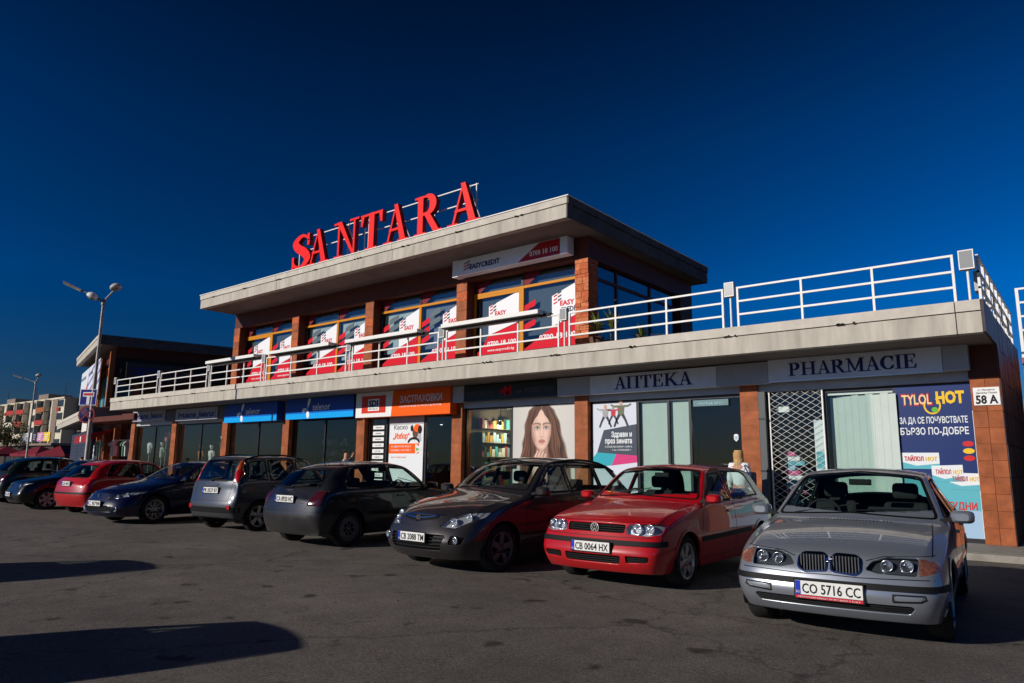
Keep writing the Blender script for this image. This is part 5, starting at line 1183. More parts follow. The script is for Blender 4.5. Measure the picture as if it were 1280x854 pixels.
WAGON = dict(id='w', L=4.475, paint=((.030, .027, .030), .35, .32, .04), sub=3,
 st=[(0, .77, .60, .62, .70, .755, .18, .19), (.28, .85, .70, .69, .785, .83, .18, .18), (.62, .880, .81, .73, .875, .915, .10, .18), (.95, .887, .89, .735, .925, .975, .09, .18),
     (1.20, .887, .94, .78, .965, 1.02, .15, .18), (1.34, .887, .955, .79, 1.01, 1.08, .17, .18), (1.72, .887, .97, .71, 1.275, 1.335, .11, .18), (2.05, .887, .98, .625, 1.45, 1.50, .05, .18),
     (2.5, .887, .99, .60, 1.495, 1.55, 0, .18), (3.1, .885, 1.0, .60, 1.49, 1.545, 0, .18), (3.75, .88, 1.02, .59, 1.44, 1.49, -.02, .18), (4.05, .87, 1.03, .60, 1.34, 1.40, -.04, .18),
     (4.25, .855, 1.0, .64, 1.10, 1.14, -.08, .19), (4.36, .83, .90, .66, .94, .96, -.10, .20), (4.44, .78, .80, .66, .84, .85, -.12, .24)],
 fy=[.12, .03, .0, .04, .08, .15], ry=[-.05, .02, .05, .02, .0, -.02], wy=(.88, 3.58), wr=.315, tw=.205, rim=(5, 'wide'), rimm=M_HUBC,
 wsax='y', ws=[(-.735, 1.055), (0, 1.095), (.735, 1.055), (.575, 1.435), (0, 1.49), (-.575, 1.435)], rw=[(-.52, 1.38), (.52, 1.38), (.60, 1.06), (-.60, 1.06)], rwax='y',
 sw=[[(1.66, 1.02), (2.42, 1.03), (2.42, 1.41), (2.12, 1.39)], [(2.50, 1.03), (3.25, 1.05), (3.25, 1.41), (2.50, 1.42)], [(3.33, 1.06), (3.95, 1.09), (3.72, 1.38), (3.33, 1.40)]],
 hl=[[(.40, .60), (.62, .59), (.83, .72), (.83, .80), (.66, .795), (.50, .72)]], bowls=((.55, .66, .05), (.68, .72, .045)), hm=mat('lamp_housing_bright', (.62, .63, .65), .3, .6),
 grille=[[(-.36, .70), (0, .655), (.36, .70), (.34, .735), (-.34, .735)], [(-.46, .30), (.46, .30), (.52, .50), (-.52, .50)], [(.58, .38), (.74, .40), (.76, .48), (.60, .50)], [(-.58, .38), (-.74, .40), (-.76, .48), (-.60, .50)]], slats=4,
 mir=(1.55, 1.0), mirsz=(.21, .14), cab=(1.5, 3.9, .99), rails=(2.25, 3.95, .62),
 doors=[[(1.38, .30), (1.36, .8), (1.52, .98)], [(2.46, .30), (2.46, 1.0)], [(3.12, .42), (3.26, .62), (3.30, 1.03)], [(1.38, .30), (3.0, .30)]], handles=((2.26, .88), (3.1, .90)),
 seamF=[[(-.40, .62), (-.2, .60), (0, .60), (.2, .60), (.40, .62)], [(.38, .61), (.48, .73), (.66, .81), (.82, .82)], [(-.38, .61), (-.48, .73), (-.66, .81), (-.82, .82)]],
 seamT=[[(-.74, .40), (-.735, .9), (-.71, 1.3)], [(.74, .40), (.735, .9), (.71, 1.3)],],
 tl=[([(.62, .80), (.82, .80), (.80, 1.10), (.66, 1.10)], M_TAILD)],
 wip=[((-.5, 1.42), (.1, 1.50)), ((.05, 1.36), (.6, 1.54))], ant=(.3, 3.7, 1.2))
AUDI = dict(HATCH3, id='a3', paint=((.003, .004, .010), .1, .42, .15), sub=2,
 wy=(.84, 3.35), rim=(7, 'cap'), rimm=M_HUBC,
 rw=[(-.50, 1.29), (.50, 1.29), (.62, .995), (-.62, .995)],
 tl=[([(.56, .70), (.80, .70), (.80, .935), (.63, .94), (.58, .86)], M_TAILD)],
 trims=[([(-.82, .60), (-.4, .60), (0, .60), (.4, .60), (.82, .60)], 'y', 'B', .015, M_INK, .004), ([(1.25, .53), (2.95, .56)], 'x', 'S', .06, M_TRIM, .012)],
 seamB=[[(-.52, .63), (.52, .63)], [(-.52, .63), (-.56, .75), (-.60, .95)], [(.52, .63), (.56, .75), (.60, .95)]], rwip=((.0, 1.0), (-.38, 1.03)), ant=(0, 3.3, .8))
IGNIS = dict(id='ig', L=3.77, paint=((.048, .052, .062), .35, .36, .07), sub=2, cr_rail=.6,
 st=[(0, .74, .66, .60, .76, .785, .16, .26), (.22, .78, .72, .65, .83, .855, .12, .25), (.5, .80, .84, .66, .90, .93, .08, .25), (.78, .802, .92, .66, .955, .99, .08, .25),
     (.98, .802, .97, .655, 1.00, 1.04, .10, .25), (1.12, .802, .985, .645, 1.06, 1.11, .12, .25), (1.42, .802, 1.0, .60, 1.32, 1.37, .08, .25), (1.65, .802, 1.0, .575, 1.47, 1.51, .04, .25),
     (2.1, .802, 1.0, .565, 1.515, 1.55, 0, .25), (2.7, .802, 1.0, .565, 1.515, 1.555, 0, .25), (3.3, .80, 1.0, .57, 1.50, 1.54, -.01, .25), (3.5, .795, 1.0, .575, 1.44, 1.48, -.03, .25),
     (3.64, .785, .98, .64, 1.08, 1.11, -.06, .26), (3.68, .775, .90, .66, .95, .97, -.07, .27), (3.70, .74, .80, .66, .86, .87, -.08, .29)],
 fy=[.06, .0, .0, .03, .05, .08], ry=[.02, .07, .07, .02, .0, -.01], wy=(.70, 3.06), wr=.31, tw=.175, rim=(5, 'wide'), rimm=M_RIM,
 wsax='y', ws=[(-.57, 1.10), (0, 1.135), (.57, 1.10), (.51, 1.45), (0, 1.49), (-.51, 1.45)], rw=[(-.49, 1.45), (.49, 1.45), (.60, 1.03), (-.60, 1.03)], rwax='y',
 sw=[[(1.40, 1.04), (2.06, 1.04), (2.06, 1.45), (1.78, 1.43)], [(2.13, 1.04), (2.80, 1.04), (2.80, 1.45), (2.13, 1.46)], [(2.88, 1.05), (3.36, 1.08), (3.28, 1.40), (2.88, 1.44)]],
 hl=[[(.40, .66), (.70, .66), (.70, .80), (.45, .80)]], bowls=((.56, .73, .05),), grille=[[(-.36, .70), (.36, .70), (.36, .78), (-.36, .78)]],
 mir=(1.32, 1.02), cab=(1.2, 3.3, 1.0), rails=(1.8, 3.35, .565), tl=[([(.60, 1.0), (.72, 1.0), (.69, 1.24), (.58, 1.24)], M_TAILR), ([(.585, 1.245), (.69, 1.245), (.655, 1.46), (.56, 1.46)], mat('tail_lamp_amber', (.60, .07, .01), .2, noise=.6, nscale=40, coat=1))],
 doors=[[(2.10, .35), (2.10, 1.0)], [(1.15, .35), (1.14, .85), (1.25, .98)], [(2.72, .6), (2.84, .8), (2.84, 1.02)], [(1.15, .35), (2.6, .35)]], handles=((1.95, .90), (2.7, .91)),
 seamB=[[(-.56, .62), (.56, .62)], [(-.56, .62), (-.60, 1.0)], [(.56, .62), (.60, 1.0)]], trims=[([(-.76, .44), (-.4, .44), (0, .44), (.4, .44), (.76, .44)], 'y', 'B', .11, M_TRIM, .006)],
 rwip=((0, 1.04), (-.30, 1.09)))
P307 = dict(WAGON, id='p', L=4.40, paint=((.001, .003, .028), .0, .28, .02), sub=2, rails=None, archm=None,
 st=[(0, .77, .56, .62, .665, .715, .20, .17), (.30, .85, .64, .69, .745, .785, .20, .17), (.65, .878, .76, .72, .825, .865, .10, .17), (1.0, .882, .84, .725, .88, .925, .09, .17),
     (1.26, .882, .89, .765, .925, .975, .15, .17), (1.40, .882, .905, .77, .965, 1.03, .17, .17), (1.85, .882, .92, .69, 1.21, 1.26, .11, .17), (2.20, .882, .93, .60, 1.355, 1.40, .05, .17),
     (2.6, .882, .94, .575, 1.385, 1.425, 0, .17), (3.0, .88, .945, .575, 1.37, 1.415, 0, .17), (3.45, .875, .95, .58, 1.31, 1.355, -.02, .17), (3.8, .865, .955, .60, 1.16, 1.20, -.04, .17),
     (4.1, .85, .94, .64, 1.00, 1.03, -.08, .19), (4.28, .83, .88, .66, .93, .95, -.10, .20), (4.36, .78, .80, .66, .84, .85, -.12, .24)],
 wy=(.95, 3.58), wr=.32, rim=(9, 'y'), rimm=M_RIM, wsax='y', ws=[(-.70, 1.0), (0, 1.04), (.70, 1.0), (.55, 1.33), (0, 1.38), (-.55, 1.33)], rw=[(-.5, 3.5), (.5, 3.5), (.58, 4.0), (-.58, 4.0)], rwax='z',
 sw=[[(1.72, .97), (2.42, .98), (2.42, 1.32), (2.2, 1.31)], [(2.50, .98), (3.25, .99), (3.25, 1.28), (2.50, 1.32)], [(3.33, 1.0), (3.75, 1.03), (3.4, 1.24)]],
 hl=[[(.36, .56), (.60, .565), (.84, .68), (.84, .75), (.62, .72)]], bowls=((.52, .61, .04), (.66, .65, .04)),
 grille=[[(-.50, .28), (.50, .28), (.54, .40), (-.54, .40)]], mir=(1.58, .95), cab=(1.5, 3.7, .94), tl=[],
 seamF=[[(-.36, .56), (0, .53), (.36, .56)]], doors=[[(1.42, .30), (1.40, .8), (1.56, .94)], [(2.46, .30), (2.46, .96)], [(3.12, .42), (3.26, .62), (3.30, .98)]], handles=((2.26, .84), (3.1, .86)), ant=None)
SMALL = dict(HATCH3, id='sm', L=3.85, paint=((.42, .004, .008), .0, .35, .05), sub=2,
 st=[(a*.93, b*.955, c_*.99, d*.95, e*.985, f*.985, g, h) for a, b, c_, d, e, f, g, h in HATCH3['st']], wy=(.80, 3.12), wr=.285,
 ws=[(a*.95, b*.985) for a, b in HATCH3['ws']], sw=[[(a*.93, b*.985) for a, b in q] for q in HATCH3['sw']], rw=[(-.50, 1.27), (.50, 1.27), (.60, .96), (-.60, .96)], rwax='y', mir=(1.32, .95), cab=(1.3, 3.35, .93),
 doors=[[(a*.93, b) for a, b in q] for q in HATCH3['doors']], tl=[([(.57, .76), (.76, .76), (.76, .93), (.59, .93)], M_TAILR)],
 trims=[([(-.8, .56), (-.4, .56), (0, .56), (.4, .56), (.8, .56)], 'y', 'B', .05, M_TRIM, .008)], seamB=[[(-.54, .62), (.54, .62)], [(-.54, .62), (-.60, .95)], [(.54, .62), (.60, .95)]], rwip=((0, .98), (-.35, 1.08)), seamT=[], ant=None)
P206 = dict(SMALL, id='p2', paint=((.002, .002, .003), .1, .3, .05), sub=2, wr=.29, rim=(6, 'wide'), trims=[],
 hl=[[(.34, .60), (.56, .60), (.76, .72), (.76, .79), (.58, .75)]], bowls=((.50, .66, .04),), grille=[[(-.42, .26), (.42, .26), (.46, .36), (-.46, .36)]], tl=[])


GOLF = dict(HATCH3, id='g4', rw=[(-.52, 1.36), (.52, 1.36), (.60, 1.0), (-.60, 1.0)])
GOLF['st'] = HATCH3['st'][:10]+[(3.4, .862, .95, .60, 1.385, 1.44, -.02, .19), (3.74, .856, .95, .61, 1.32, 1.375, -.05, .19), (3.97, .845, .93, .65, 1.04, 1.09, -.07, .20), (4.03, .83, .86, .67, .90, .92, -.09, .21), (4.10, .78, .78, .66, .82, .83, -.11, .24)]
GOLF['sw'] = [HATCH3['sw'][0], [(2.42, .99), (3.44, 1.02), (3.34, 1.30), (3.20, 1.35), (2.42, 1.36)]]
def place_car(sp, name, label, x, y, deg, nose_in=False, **k): return car(sp, name, label, (x, y, 0), R(deg), nose_in, **k)
# 1 silver saloon
r, c, pm = place_car(SEDAN, 'parked_car', 'silver four door saloon with twin kidney grille, nearest to the pharmacy corner', -1.84, 6.45, 5)
plate(r, 'CO 5716 CC', 0, -.035, .425, red=True)
b = MB(); p, n = c.hit(0, .12, 'z', 'T')
if p:
    o = MB().lathe([(.001, .010), (.028, .010), (.034, .006), (.041, .006), (.043, 0)], 24, 'z').build('badge', M_CHROME, r); o.location = p; o.rotation_euler = (R(20), 0, 0)
    q = MB(); 
    for k in range(4):
        pts = [(0, 0, .0115)]+[(.027*math.cos(R(90*k+i*15)), .027*math.sin(R(90*k+i*15)), .0115) for i in range(7)]
        q.poly(pts, [tuple(range(8))], k % 2)
    q.build('roundel', [M_PLATEB, M_PLATEW], o)
for sx in (1, -1):                      # fog lamps sunk in the bumper
    k = [( .47*sx, .375), (.66*sx, .385), (.70*sx, .405), (.69*sx, .43), (.47*sx, .428)]
    c.strip('fog_lamp_rim', k, 'y', 'F', .012, M_TRIM, .006, closed=True)
    H = [c.hit(a, z, 'y', 'F') for a, z in k]
    if all(h[0] for h in H): MB().poly([h[0]+Vector((0, -.004, 0)) for h in H], [(0, 1, 2, 3, 4)] if sx < 0 else [(4, 3, 2, 1, 0)]).build('fog_lamp', M_LHOUS, r)
g = MB()
for i in range(26):
    x = -.36+.72*i/25; p, n = c.hit(x, 1.17+.14*(x/.7)**2, 'z', 'T')
    if p: g.bar(p+n*.004+Vector((0, -.012, 0)), p+n*.004+Vector((0, .012, 0)), .009, .006)
g.build('cowl_vent', M_TRIM, r)
# 2 red hatchback
r, c, pm = place_car(GOLF, 'parked_car', 'red three door hatchback with black bumper strip, parked beside the silver saloon', -4.75, 7.35, 1)
plate(r, 'CB 0064 HX', 0, -.03, .48)
b = MB(); p, n = c.hit(0, .692, 'y', 'F'); y = p.y-.012
flat_ring(b, 0, .692, y, .046, .058); 
for q in ([(-.038, .03), (-.012, -.04)], [(-.012, -.04), (0, -.005)], [(0, -.005), (.012, -.04)], [(.012, -.04), (.038, .03)], [(-.018, .045), (0, .005)], [(0, .005), (.018, .045)]):
    b.bar((q[0][0], y-.001, .692+q[0][1]), (q[1][0], y-.001, .692+q[1][1]), .006, .009)
b.build('badge', M_CHROME, r)
box('sticker', M_STICK, -.56, -.50, 1.36, 1.42, 1.06, 1.065, r)
# 3 dark estate
r, c, pm = place_car(WAGON, 'parked_car', 'dark brownish grey estate car with roof rails and winged chrome grille', -7.22, 6.80, -2)
plate(r, 'CB 2088 TM', 0, -.03, .46)
b = MB(); p, n = c.hit(0, .70, 'y', 'F'); y = p.y-.014
flat_ring(b, 0, .705, y, .036, .046, rz=.62); b.bar((-.018, y, .685), (-.012, y, .725), .008); b.bar((.012, y, .685), (.018, y, .725), .008); b.bar((-.014, y, .70), (.014, y, .71), .008)
b.build('badge', M_CHROME, r)
for sg in (1, -1): c.strip('chrome_wing', [(sg*.05, .70), (sg*.2, .712), (sg*.38, .742)], 'y', 'F', .02, M_CHROME, .012, step=.03)
c.strip('chrome_bar', [(-.36, .74), (0, .75), (.36, .74)], 'y', 'F', .012, M_CHROME, .01, step=.03)
for sg in (1, -1):
    p, n = c.hit(sg*.665, .44, 'y', 'F')
    if p: MB().lathe([(.045, 0), (.05, -.012), (.036, -.014), (.02, -.005), (.001, -.005)], 18, 'y', (p.x, p.y+.012, p.z)).build('fog_lamp', M_REFL, r)
# 4 dusty black hatchback, tail towards the road
r, c, pm = place_car(AUDI, 'parked_car', 'dusty black three door hatchback with four rings on its tail, parked tail out', -10.92, 7.25, 1, True)
plate(r, 'CA 8920 HC', 0, AUDI['L']+.0, .80, flip=True)
b = MB(); p, n = c.hit(0, .94, 'y', 'B')
for k in range(4): flat_ring(b, (k-1.5)*.046, 0, 0, .024, .031, 18)
o = b.build('badge', M_CHROME, r); o.location = (0, p.y+.02, .925); o.rotation_euler = (0, 0, math.pi)
b = MB(); text_mb(b, 'TDI', 0, 0, .12, .025, 0, .003); o = b.build('model_script', M_CHROME, r); p, n = c.hit(-.42, .70, 'y', 'B'); o.location = (-.34, p.y+.01, .735); o.rotation_euler = (0, 0, math.pi)
# 5 grey tall hatchback, tail out
r, c, pm = place_car(IGNIS, 'parked_car', 'tall grey five door car with pillar mounted tail lamps, parked tail out', -14.35, 7.75, 6, True)
plate(r, 'PK 0537 BT', 0, IGNIS['L']-.0, .83, flip=True)
for sg in (1, -1):
    p, n = c.hit(sg*.62, .50, 'y', 'B')
    if p: box('reflector_lamp', M_TAILR, sg*.62-.05, sg*.62+.05, p.y-.01, p.y+.012, .46, .54, r)
p, n = c.hit(0, .95, 'y', 'B'); box('tailgate_grip', M_CHROME, -.2, .2, p.y-.01, p.y+.02, .93, .96, r, bevel=.008)
# 6 dark blue hatchback, nose out
r, c, pm = place_car(P307, 'parked_car', 'dark blue car with long swept headlights and multi spoke alloy wheels', -17.62, 6.85, 7)
plate(r, 'C 8798', 0, -.03, .46)
p, n = c.hit(0, .62, 'y', 'F'); b = MB(); b.prism([(-.02, .59), (.01, .59), (.005, .62), (.025, .64), (.01, .67), (-.012, .66), (-.02, .63)], p.y-.014, p.y); b.build('badge', M_CHROME, r)
for sg in (1, -1):
    p, n = c.hit(sg*.62, .34, 'y', 'F')
    if p: MB().lathe([(.055, 0), (.06, -.012), (.04, -.014), (.02, -.005), (.001, -.005)], 18, 'y', (p.x, p.y+.012, p.z)).build('fog_lamp', M_REFL, r)
# 7 bright red small hatchback, tail out
r, c, pm = place_car(SMALL, 'parked_car', 'bright red small hatchback parked tail out between the blue and black cars', -21.1, 7.45, 8, True)
plate(r, 'CA 4411', 0, SMALL['L']+.02, .80, .40, flip=True)
# 8 black small hatchback
r, c, pm = place_car(P206, 'parked_car', 'small black hatchback with swept headlamp beside the red tail out hatchback', -24.35, 7.15, -4)
plate(r, 'CA 3192', 0, -.03, .43)
p, n = c.hit(0, .64, 'y', 'F'); b = MB(); b.prism([(-.03, .60), (.01, .60), (.005, .64), (.03, .66), (.01, .70), (-.012, .69), (-.025, .65)], p.y-.014, p.y); b.build('badge', M_CHROME, r)
# 9 dark green hatchback, tail out, cut by the left edge of the frame
GREEN = dict(AUDI, id='g', paint=((.002, .010, .008), .1, .35, .05), sub=2, st=[(a, b_*.98, c_*1.02, d, e*1.03, f*1.03, g_, h) for a, b_, c_, d, e, f, g_, h in HATCH3['st']], sw=[[(a, b_*1.03) for a, b_ in q] for q in HATCH3['sw']], rw=[(-.5, 1.32), (.5, 1.32), (.62, 1.03), (-.62, 1.03)])
r, c, pm = place_car(GREEN, 'parked_car', 'dark green hatchback behind the bonnet of the small black car', -27.6, 7.5, 3, True)
# ---------------------------------------------------------------- cars parked behind the photographer; their shadows fall into the view
VAN = dict(IGNIS, id='v', paint=((.35, .35, .36), .5, .36, .1), sub=2)
r, c, pm = place_car(dict(VAN, id='o1'), 'parked_car', 'pale tall car parked behind the viewer, casting the nearest shadow', -7.9, -3.15, -14, group='cars parked behind the viewer')
r, c, pm = place_car(VAN, 'parked_car', 'pale tall car parked behind the viewer, casting the farther shadow', -12.35, -2.15, -5, group='cars parked behind the viewer')

# ================================================================ second building, turned 15 degrees
D = thing('neighbour_shopping_hall', 'dark two storey hall with advertising banners left of the terrace', 'building', (-40.2, 15.0, 0), R(-15))
MB().box(-22, -1.0, .25, 9, 3.66, 4.19).build('terrace_slab', M_SOFF, D)
for a, b in ((-22, -15.5), (-15.5, -9), (-9, -1.0)):
    MB().box(a+.01, b-.01, .03, .25, 3.65, 3.99).build('fascia_panel', M_CONC, D); MB().box(a+.01, b-.01, 0, .25, 4.0, 4.2).build('fascia_lip', M_CONC2, D)
MB().box(-11.5, -.05, .25, 8.4, 7.44, 7.90).build('roof_slab', M_SOFF, D)
MB().box(-11.5, -.04, .03, .25, 7.42, 7.76).build('fascia_panel', M_CONC, D); MB().box(-11.5, -.04, 0, .25, 7.77, 7.94).build('fascia_lip', M_CONC2, D)
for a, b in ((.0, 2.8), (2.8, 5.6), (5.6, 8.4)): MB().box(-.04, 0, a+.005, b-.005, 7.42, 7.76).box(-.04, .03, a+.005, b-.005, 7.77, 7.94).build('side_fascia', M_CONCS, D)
MB().box(-11, -.45, .95, 8.0, 4.2, 6.85).build('upper_core', M_DARK, D)
MB().box(-11.1, -.40, .94, 8.05, 6.85, 7.44).build('upper_band', M_BROWN, D)
for x in (-.62, -4.3, -7.9, -10.9):
    p = MB().box(x-.19, x+.19, .72, .95, 4.2, 7.2).build('pillar', M_GROUT, D)
    for k in range(9): MB().box(x-.195, x+.195, .705, .725, 4.2+k*.333+.004, 4.2+(k+1)*.333-.004).build('tile', (M_TILE, M_TILE2)[k % 2], p)
for a, b in ((-4.1, -2.5), (-2.45, -.85)):
    w0 = MB().box(a, b, .80, .86, 6.3, 6.38).box(a, a+.06, .80, .86, 4.25, 6.3).box(b-.06, b, .80, .86, 4.25, 6.3).build('window', M_YEL, D); MB().box(a+.06, b-.06, .83, .84, 4.25, 6.3).build('pane', M_GLASSU, w0)
    MB().box(a+.5, b-.25, .80, .825, 4.3, 5.9).build('pane_film', mat('turquoise_film', (.03, .32, .45), .5), w0)
for a, b, c in ((1.2, 3.4, 4.3), (3.5, 5.6, 4.3)):
    w0 = MB().box(-.44, -.38, a, b, 6.3, 6.36).build('side_window', M_DARKF, D); MB().box(-.42, -.41, a, b, 4.3, 6.3).build('pane', M_GLASSU, w0)
t = thing('shop_sign', 'unlit dark fascia sign with blue letters on the side of the left hall', 'shop sign', (-39.3, 16.4, 5.9), R(75))
MB().box(-.2, 2.6, 0, .12, -.25, .62).build('sign_box', mat('sign_dusk', (.045, .045, .055), .4), t); mb = MB(); text_mb(mb, 'CITY', .1, 0, 1.3, .38, -.002, .02, 0, bold=.02); print_(t, mb, mat('blue_letter', (.01, .03, .28), .4))
# banners
BW = mat('banner_white', (.62, .66, .72), .6); BP = mat('banner_violet', (.22, .22, .45), .6); BR = mat('banner_red', (.55, .03, .05), .6)
def local(o, x, y, z=0):
    v = Matrix.Rotation(R(-15), 3, 'Z') @ Vector((x, y, z)); return (v.x-40.2, v.y+15.0, z)
for (a, b, lab, kk) in ((-11.6, -7.5, 'pale blue banner with a red triangle, leftmost on the upper storey of the hall', 0), (-7.4, -4.4, 'violet and white striped banner on the upper storey of the hall', 1), (-4.3, -1.9, 'narrow white banner with slanted violet bands near the corner of the hall', 2)):
    t = thing('advert_banner', lab, 'banner', local(None, (a+b)/2, .42, 4.9), R(-15), 'banners on the left hall'); w_ = (b-a)/2
    MB().box(-w_, w_, 0, .03, 0, 2.05).build('cloth', BW, t); mb = MB()
    if kk == 0: mb.prism([(-.3, 0), (w_, 0), (w_, 1.2)], -.006, -.001, 1); mb.prism([(w_-.9, 0), (w_, 0), (w_, .5)], -.010, -.006, 2)
    else:
        for q in range(3): mb.prism([(-w_, .3+q*.55), (w_, .75+q*.55), (w_, .95+q*.55), (-w_, .48+q*.55)], -.006, -.001, 0)
    mb.build('banner_print', [BP, BR, BW], t)
    mb = MB(); scribble(mb, -w_+.2, 1.5, w_*1.3, .22, -.006, 0, 40+kk); mb.build('banner_text', mat('banner_ink', (.05, .06, .2), .6), t)
# ground floor of the hall
MB().box(-22, -.8, 1.6, 1.9, .12, 3.66).build('ground_wall', M_BROWN, D)
for i, x in enumerate((-.9, -4.6, -8.4)): 
    MB().box(x-.17, x+.17, 1.3, 1.6, .12, 3.1).build('pillar', M_TILE, D)
MB().box(-22, -9.0, 1.1, 1.6, .12, 3.4).build('shutter_wall', mat('shutter_blue_grey', (.035, .045, .075), .5), D)
sh = MB()
for k in range(14): MB().box(-21.9, -9.1, 1.07, 1.1, .2+k*.22, .2+k*.22+.19).build('shutter_slat', mat('shutter_slat', (.04, .05, .085), .5), D)
t = thing('projecting_sign', 'small blank white sign box under the edge of the hall terrace', 'shop sign', local(None, -4.9, .25, 3.0), R(-15)); MB().box(-1.3, 1.3, 0, .2, 0, .55).build('sign_box', M_WHITEP, t); MB().box(-1.0, -.95, .05, .1, .55, .66).box(.95, 1.0, .05, .1, .55, .66).build('hanger', M_DARKF, t)
t = thing('awning', 'dark red shop awning with white lettering under the hall terrace', 'awning', local(None, -4.6, .1, 2.35), R(-15)); mb = MB(); mb.poly([(-3.4, 0, 0), (3.4, 0, 0), (3.4, 0, .42), (-3.4, 0, .42), (-3.4, 1.3, .75), (3.4, 1.3, .75), (-3.4, 1.3, .7), (3.4, 1.3, .7)], [(0, 1, 2, 3), (3, 2, 5, 4), (0, 6, 7, 1), (0, 3, 4, 6), (1, 7, 5, 2)]); mb.build('canvas', mat('awning_red', (.28, .015, .02), .7), t); mb = MB(); mb.box(-.2, .35, -.004, -.001, .06, .36); print_(t, mb, M_WHITE)
for i, (x, y, lab) in enumerate(((-4.2, .4, 'tall white strip of stickers on the left column under the awning'), (-1.6, .5, 'tall white and green strip of posters right of the awning'))):
    t = thing('poster_column', lab, 'poster', local(None, x, y, .12), R(-15)); MB().box(-.16, .16, 0, .16, 0, 2.2).build('board', M_WHITE, t)
    mb = MB(); 
    for k in range(7): mb.box(-.13, .1, -.006, -.001, .2+k*.28, .34+k*.28, k % 2)
    mb.build('leaflet', [P_t, BP], t)
# clothes rack of the outdoor stall
def rack(x, y, rz, label, cols):
    t = thing('clothes_rack', label, 'clothes rack', (x, y, .12), rz); MB().tube([(-.7, 0, 0), (-.7, 0, 2.3), (.7, 0, 2.3), (.7, 0, 0)], .018, 8).build('rack_frame', M_ALU, t)
    for i, c in enumerate(cols):
        px = -.58+i*1.16/max(1, len(cols)-1); g = MB(); g.prism([(-.09, 0), (.09, 0), (.11, .55), (.20, .50), (.22, .60), (.08, .74), (-.08, .74), (-.22, .60), (-.20, .50), (-.11, .55)], -.04, .04); o = g.build('garment', mat('garment_%d' % c, [(.5, .52, .52), (.5, .03, .03), (.04, .04, .06), (.10, .25, .14), (.35, .20, .22), (.06, .08, .25)][c], .85), t, loc=(px, random.uniform(-.06, .06), 1.5)); o.rotation_euler = (0, 0, R(60+random.uniform(-25, 25)))
rack(-38.6, 16.0, .2, 'clothes rack with white and red garments beyond the last orange pillar', [0, 4, 1, 2, 3, 0]); rack(-40.2, 15.6, -.3, 'clothes rack with dark garments beneath the corner of the left hall', [2, 5, 0, 2, 3])

# ================================================================ figures
def skin_obj(name, nodes, edges, m_, parent, sub=1, root=0):
    me = bpy.data.meshes.new(name); me.from_pydata([n[:3] for n in nodes], edges, []); o = bpy.data.objects.new(name, me); COL.objects.link(o)
    md = o.modifiers.new('skin', 'SKIN'); md.use_smooth_shade = True
    for i, n in enumerate(nodes): r = n[3]; me.skin_vertices[0].data[i].radius = r if isinstance(r, tuple) else (r, r)
    me.skin_vertices[0].data[root].use_root = True
    s2 = o.modifiers.new('sub', 'SUBSURF'); s2.levels = s2.render_levels = sub
    dg = bpy.context.evaluated_depsgraph_get(); m2 = bpy.data.meshes.new_from_object(o.evaluated_get(dg)); m2.name = name; bpy.data.objects.remove(o); bpy.data.meshes.remove(me)
    m2.materials.clear(); m2.materials.append(m_)
    for p in m2.polygons: p.use_smooth = True
    o = link(bpy.data.objects.new(name, m2)); o.parent = parent; return o
M_SKIN = mat('skin', (.50, .27, .19), .55)
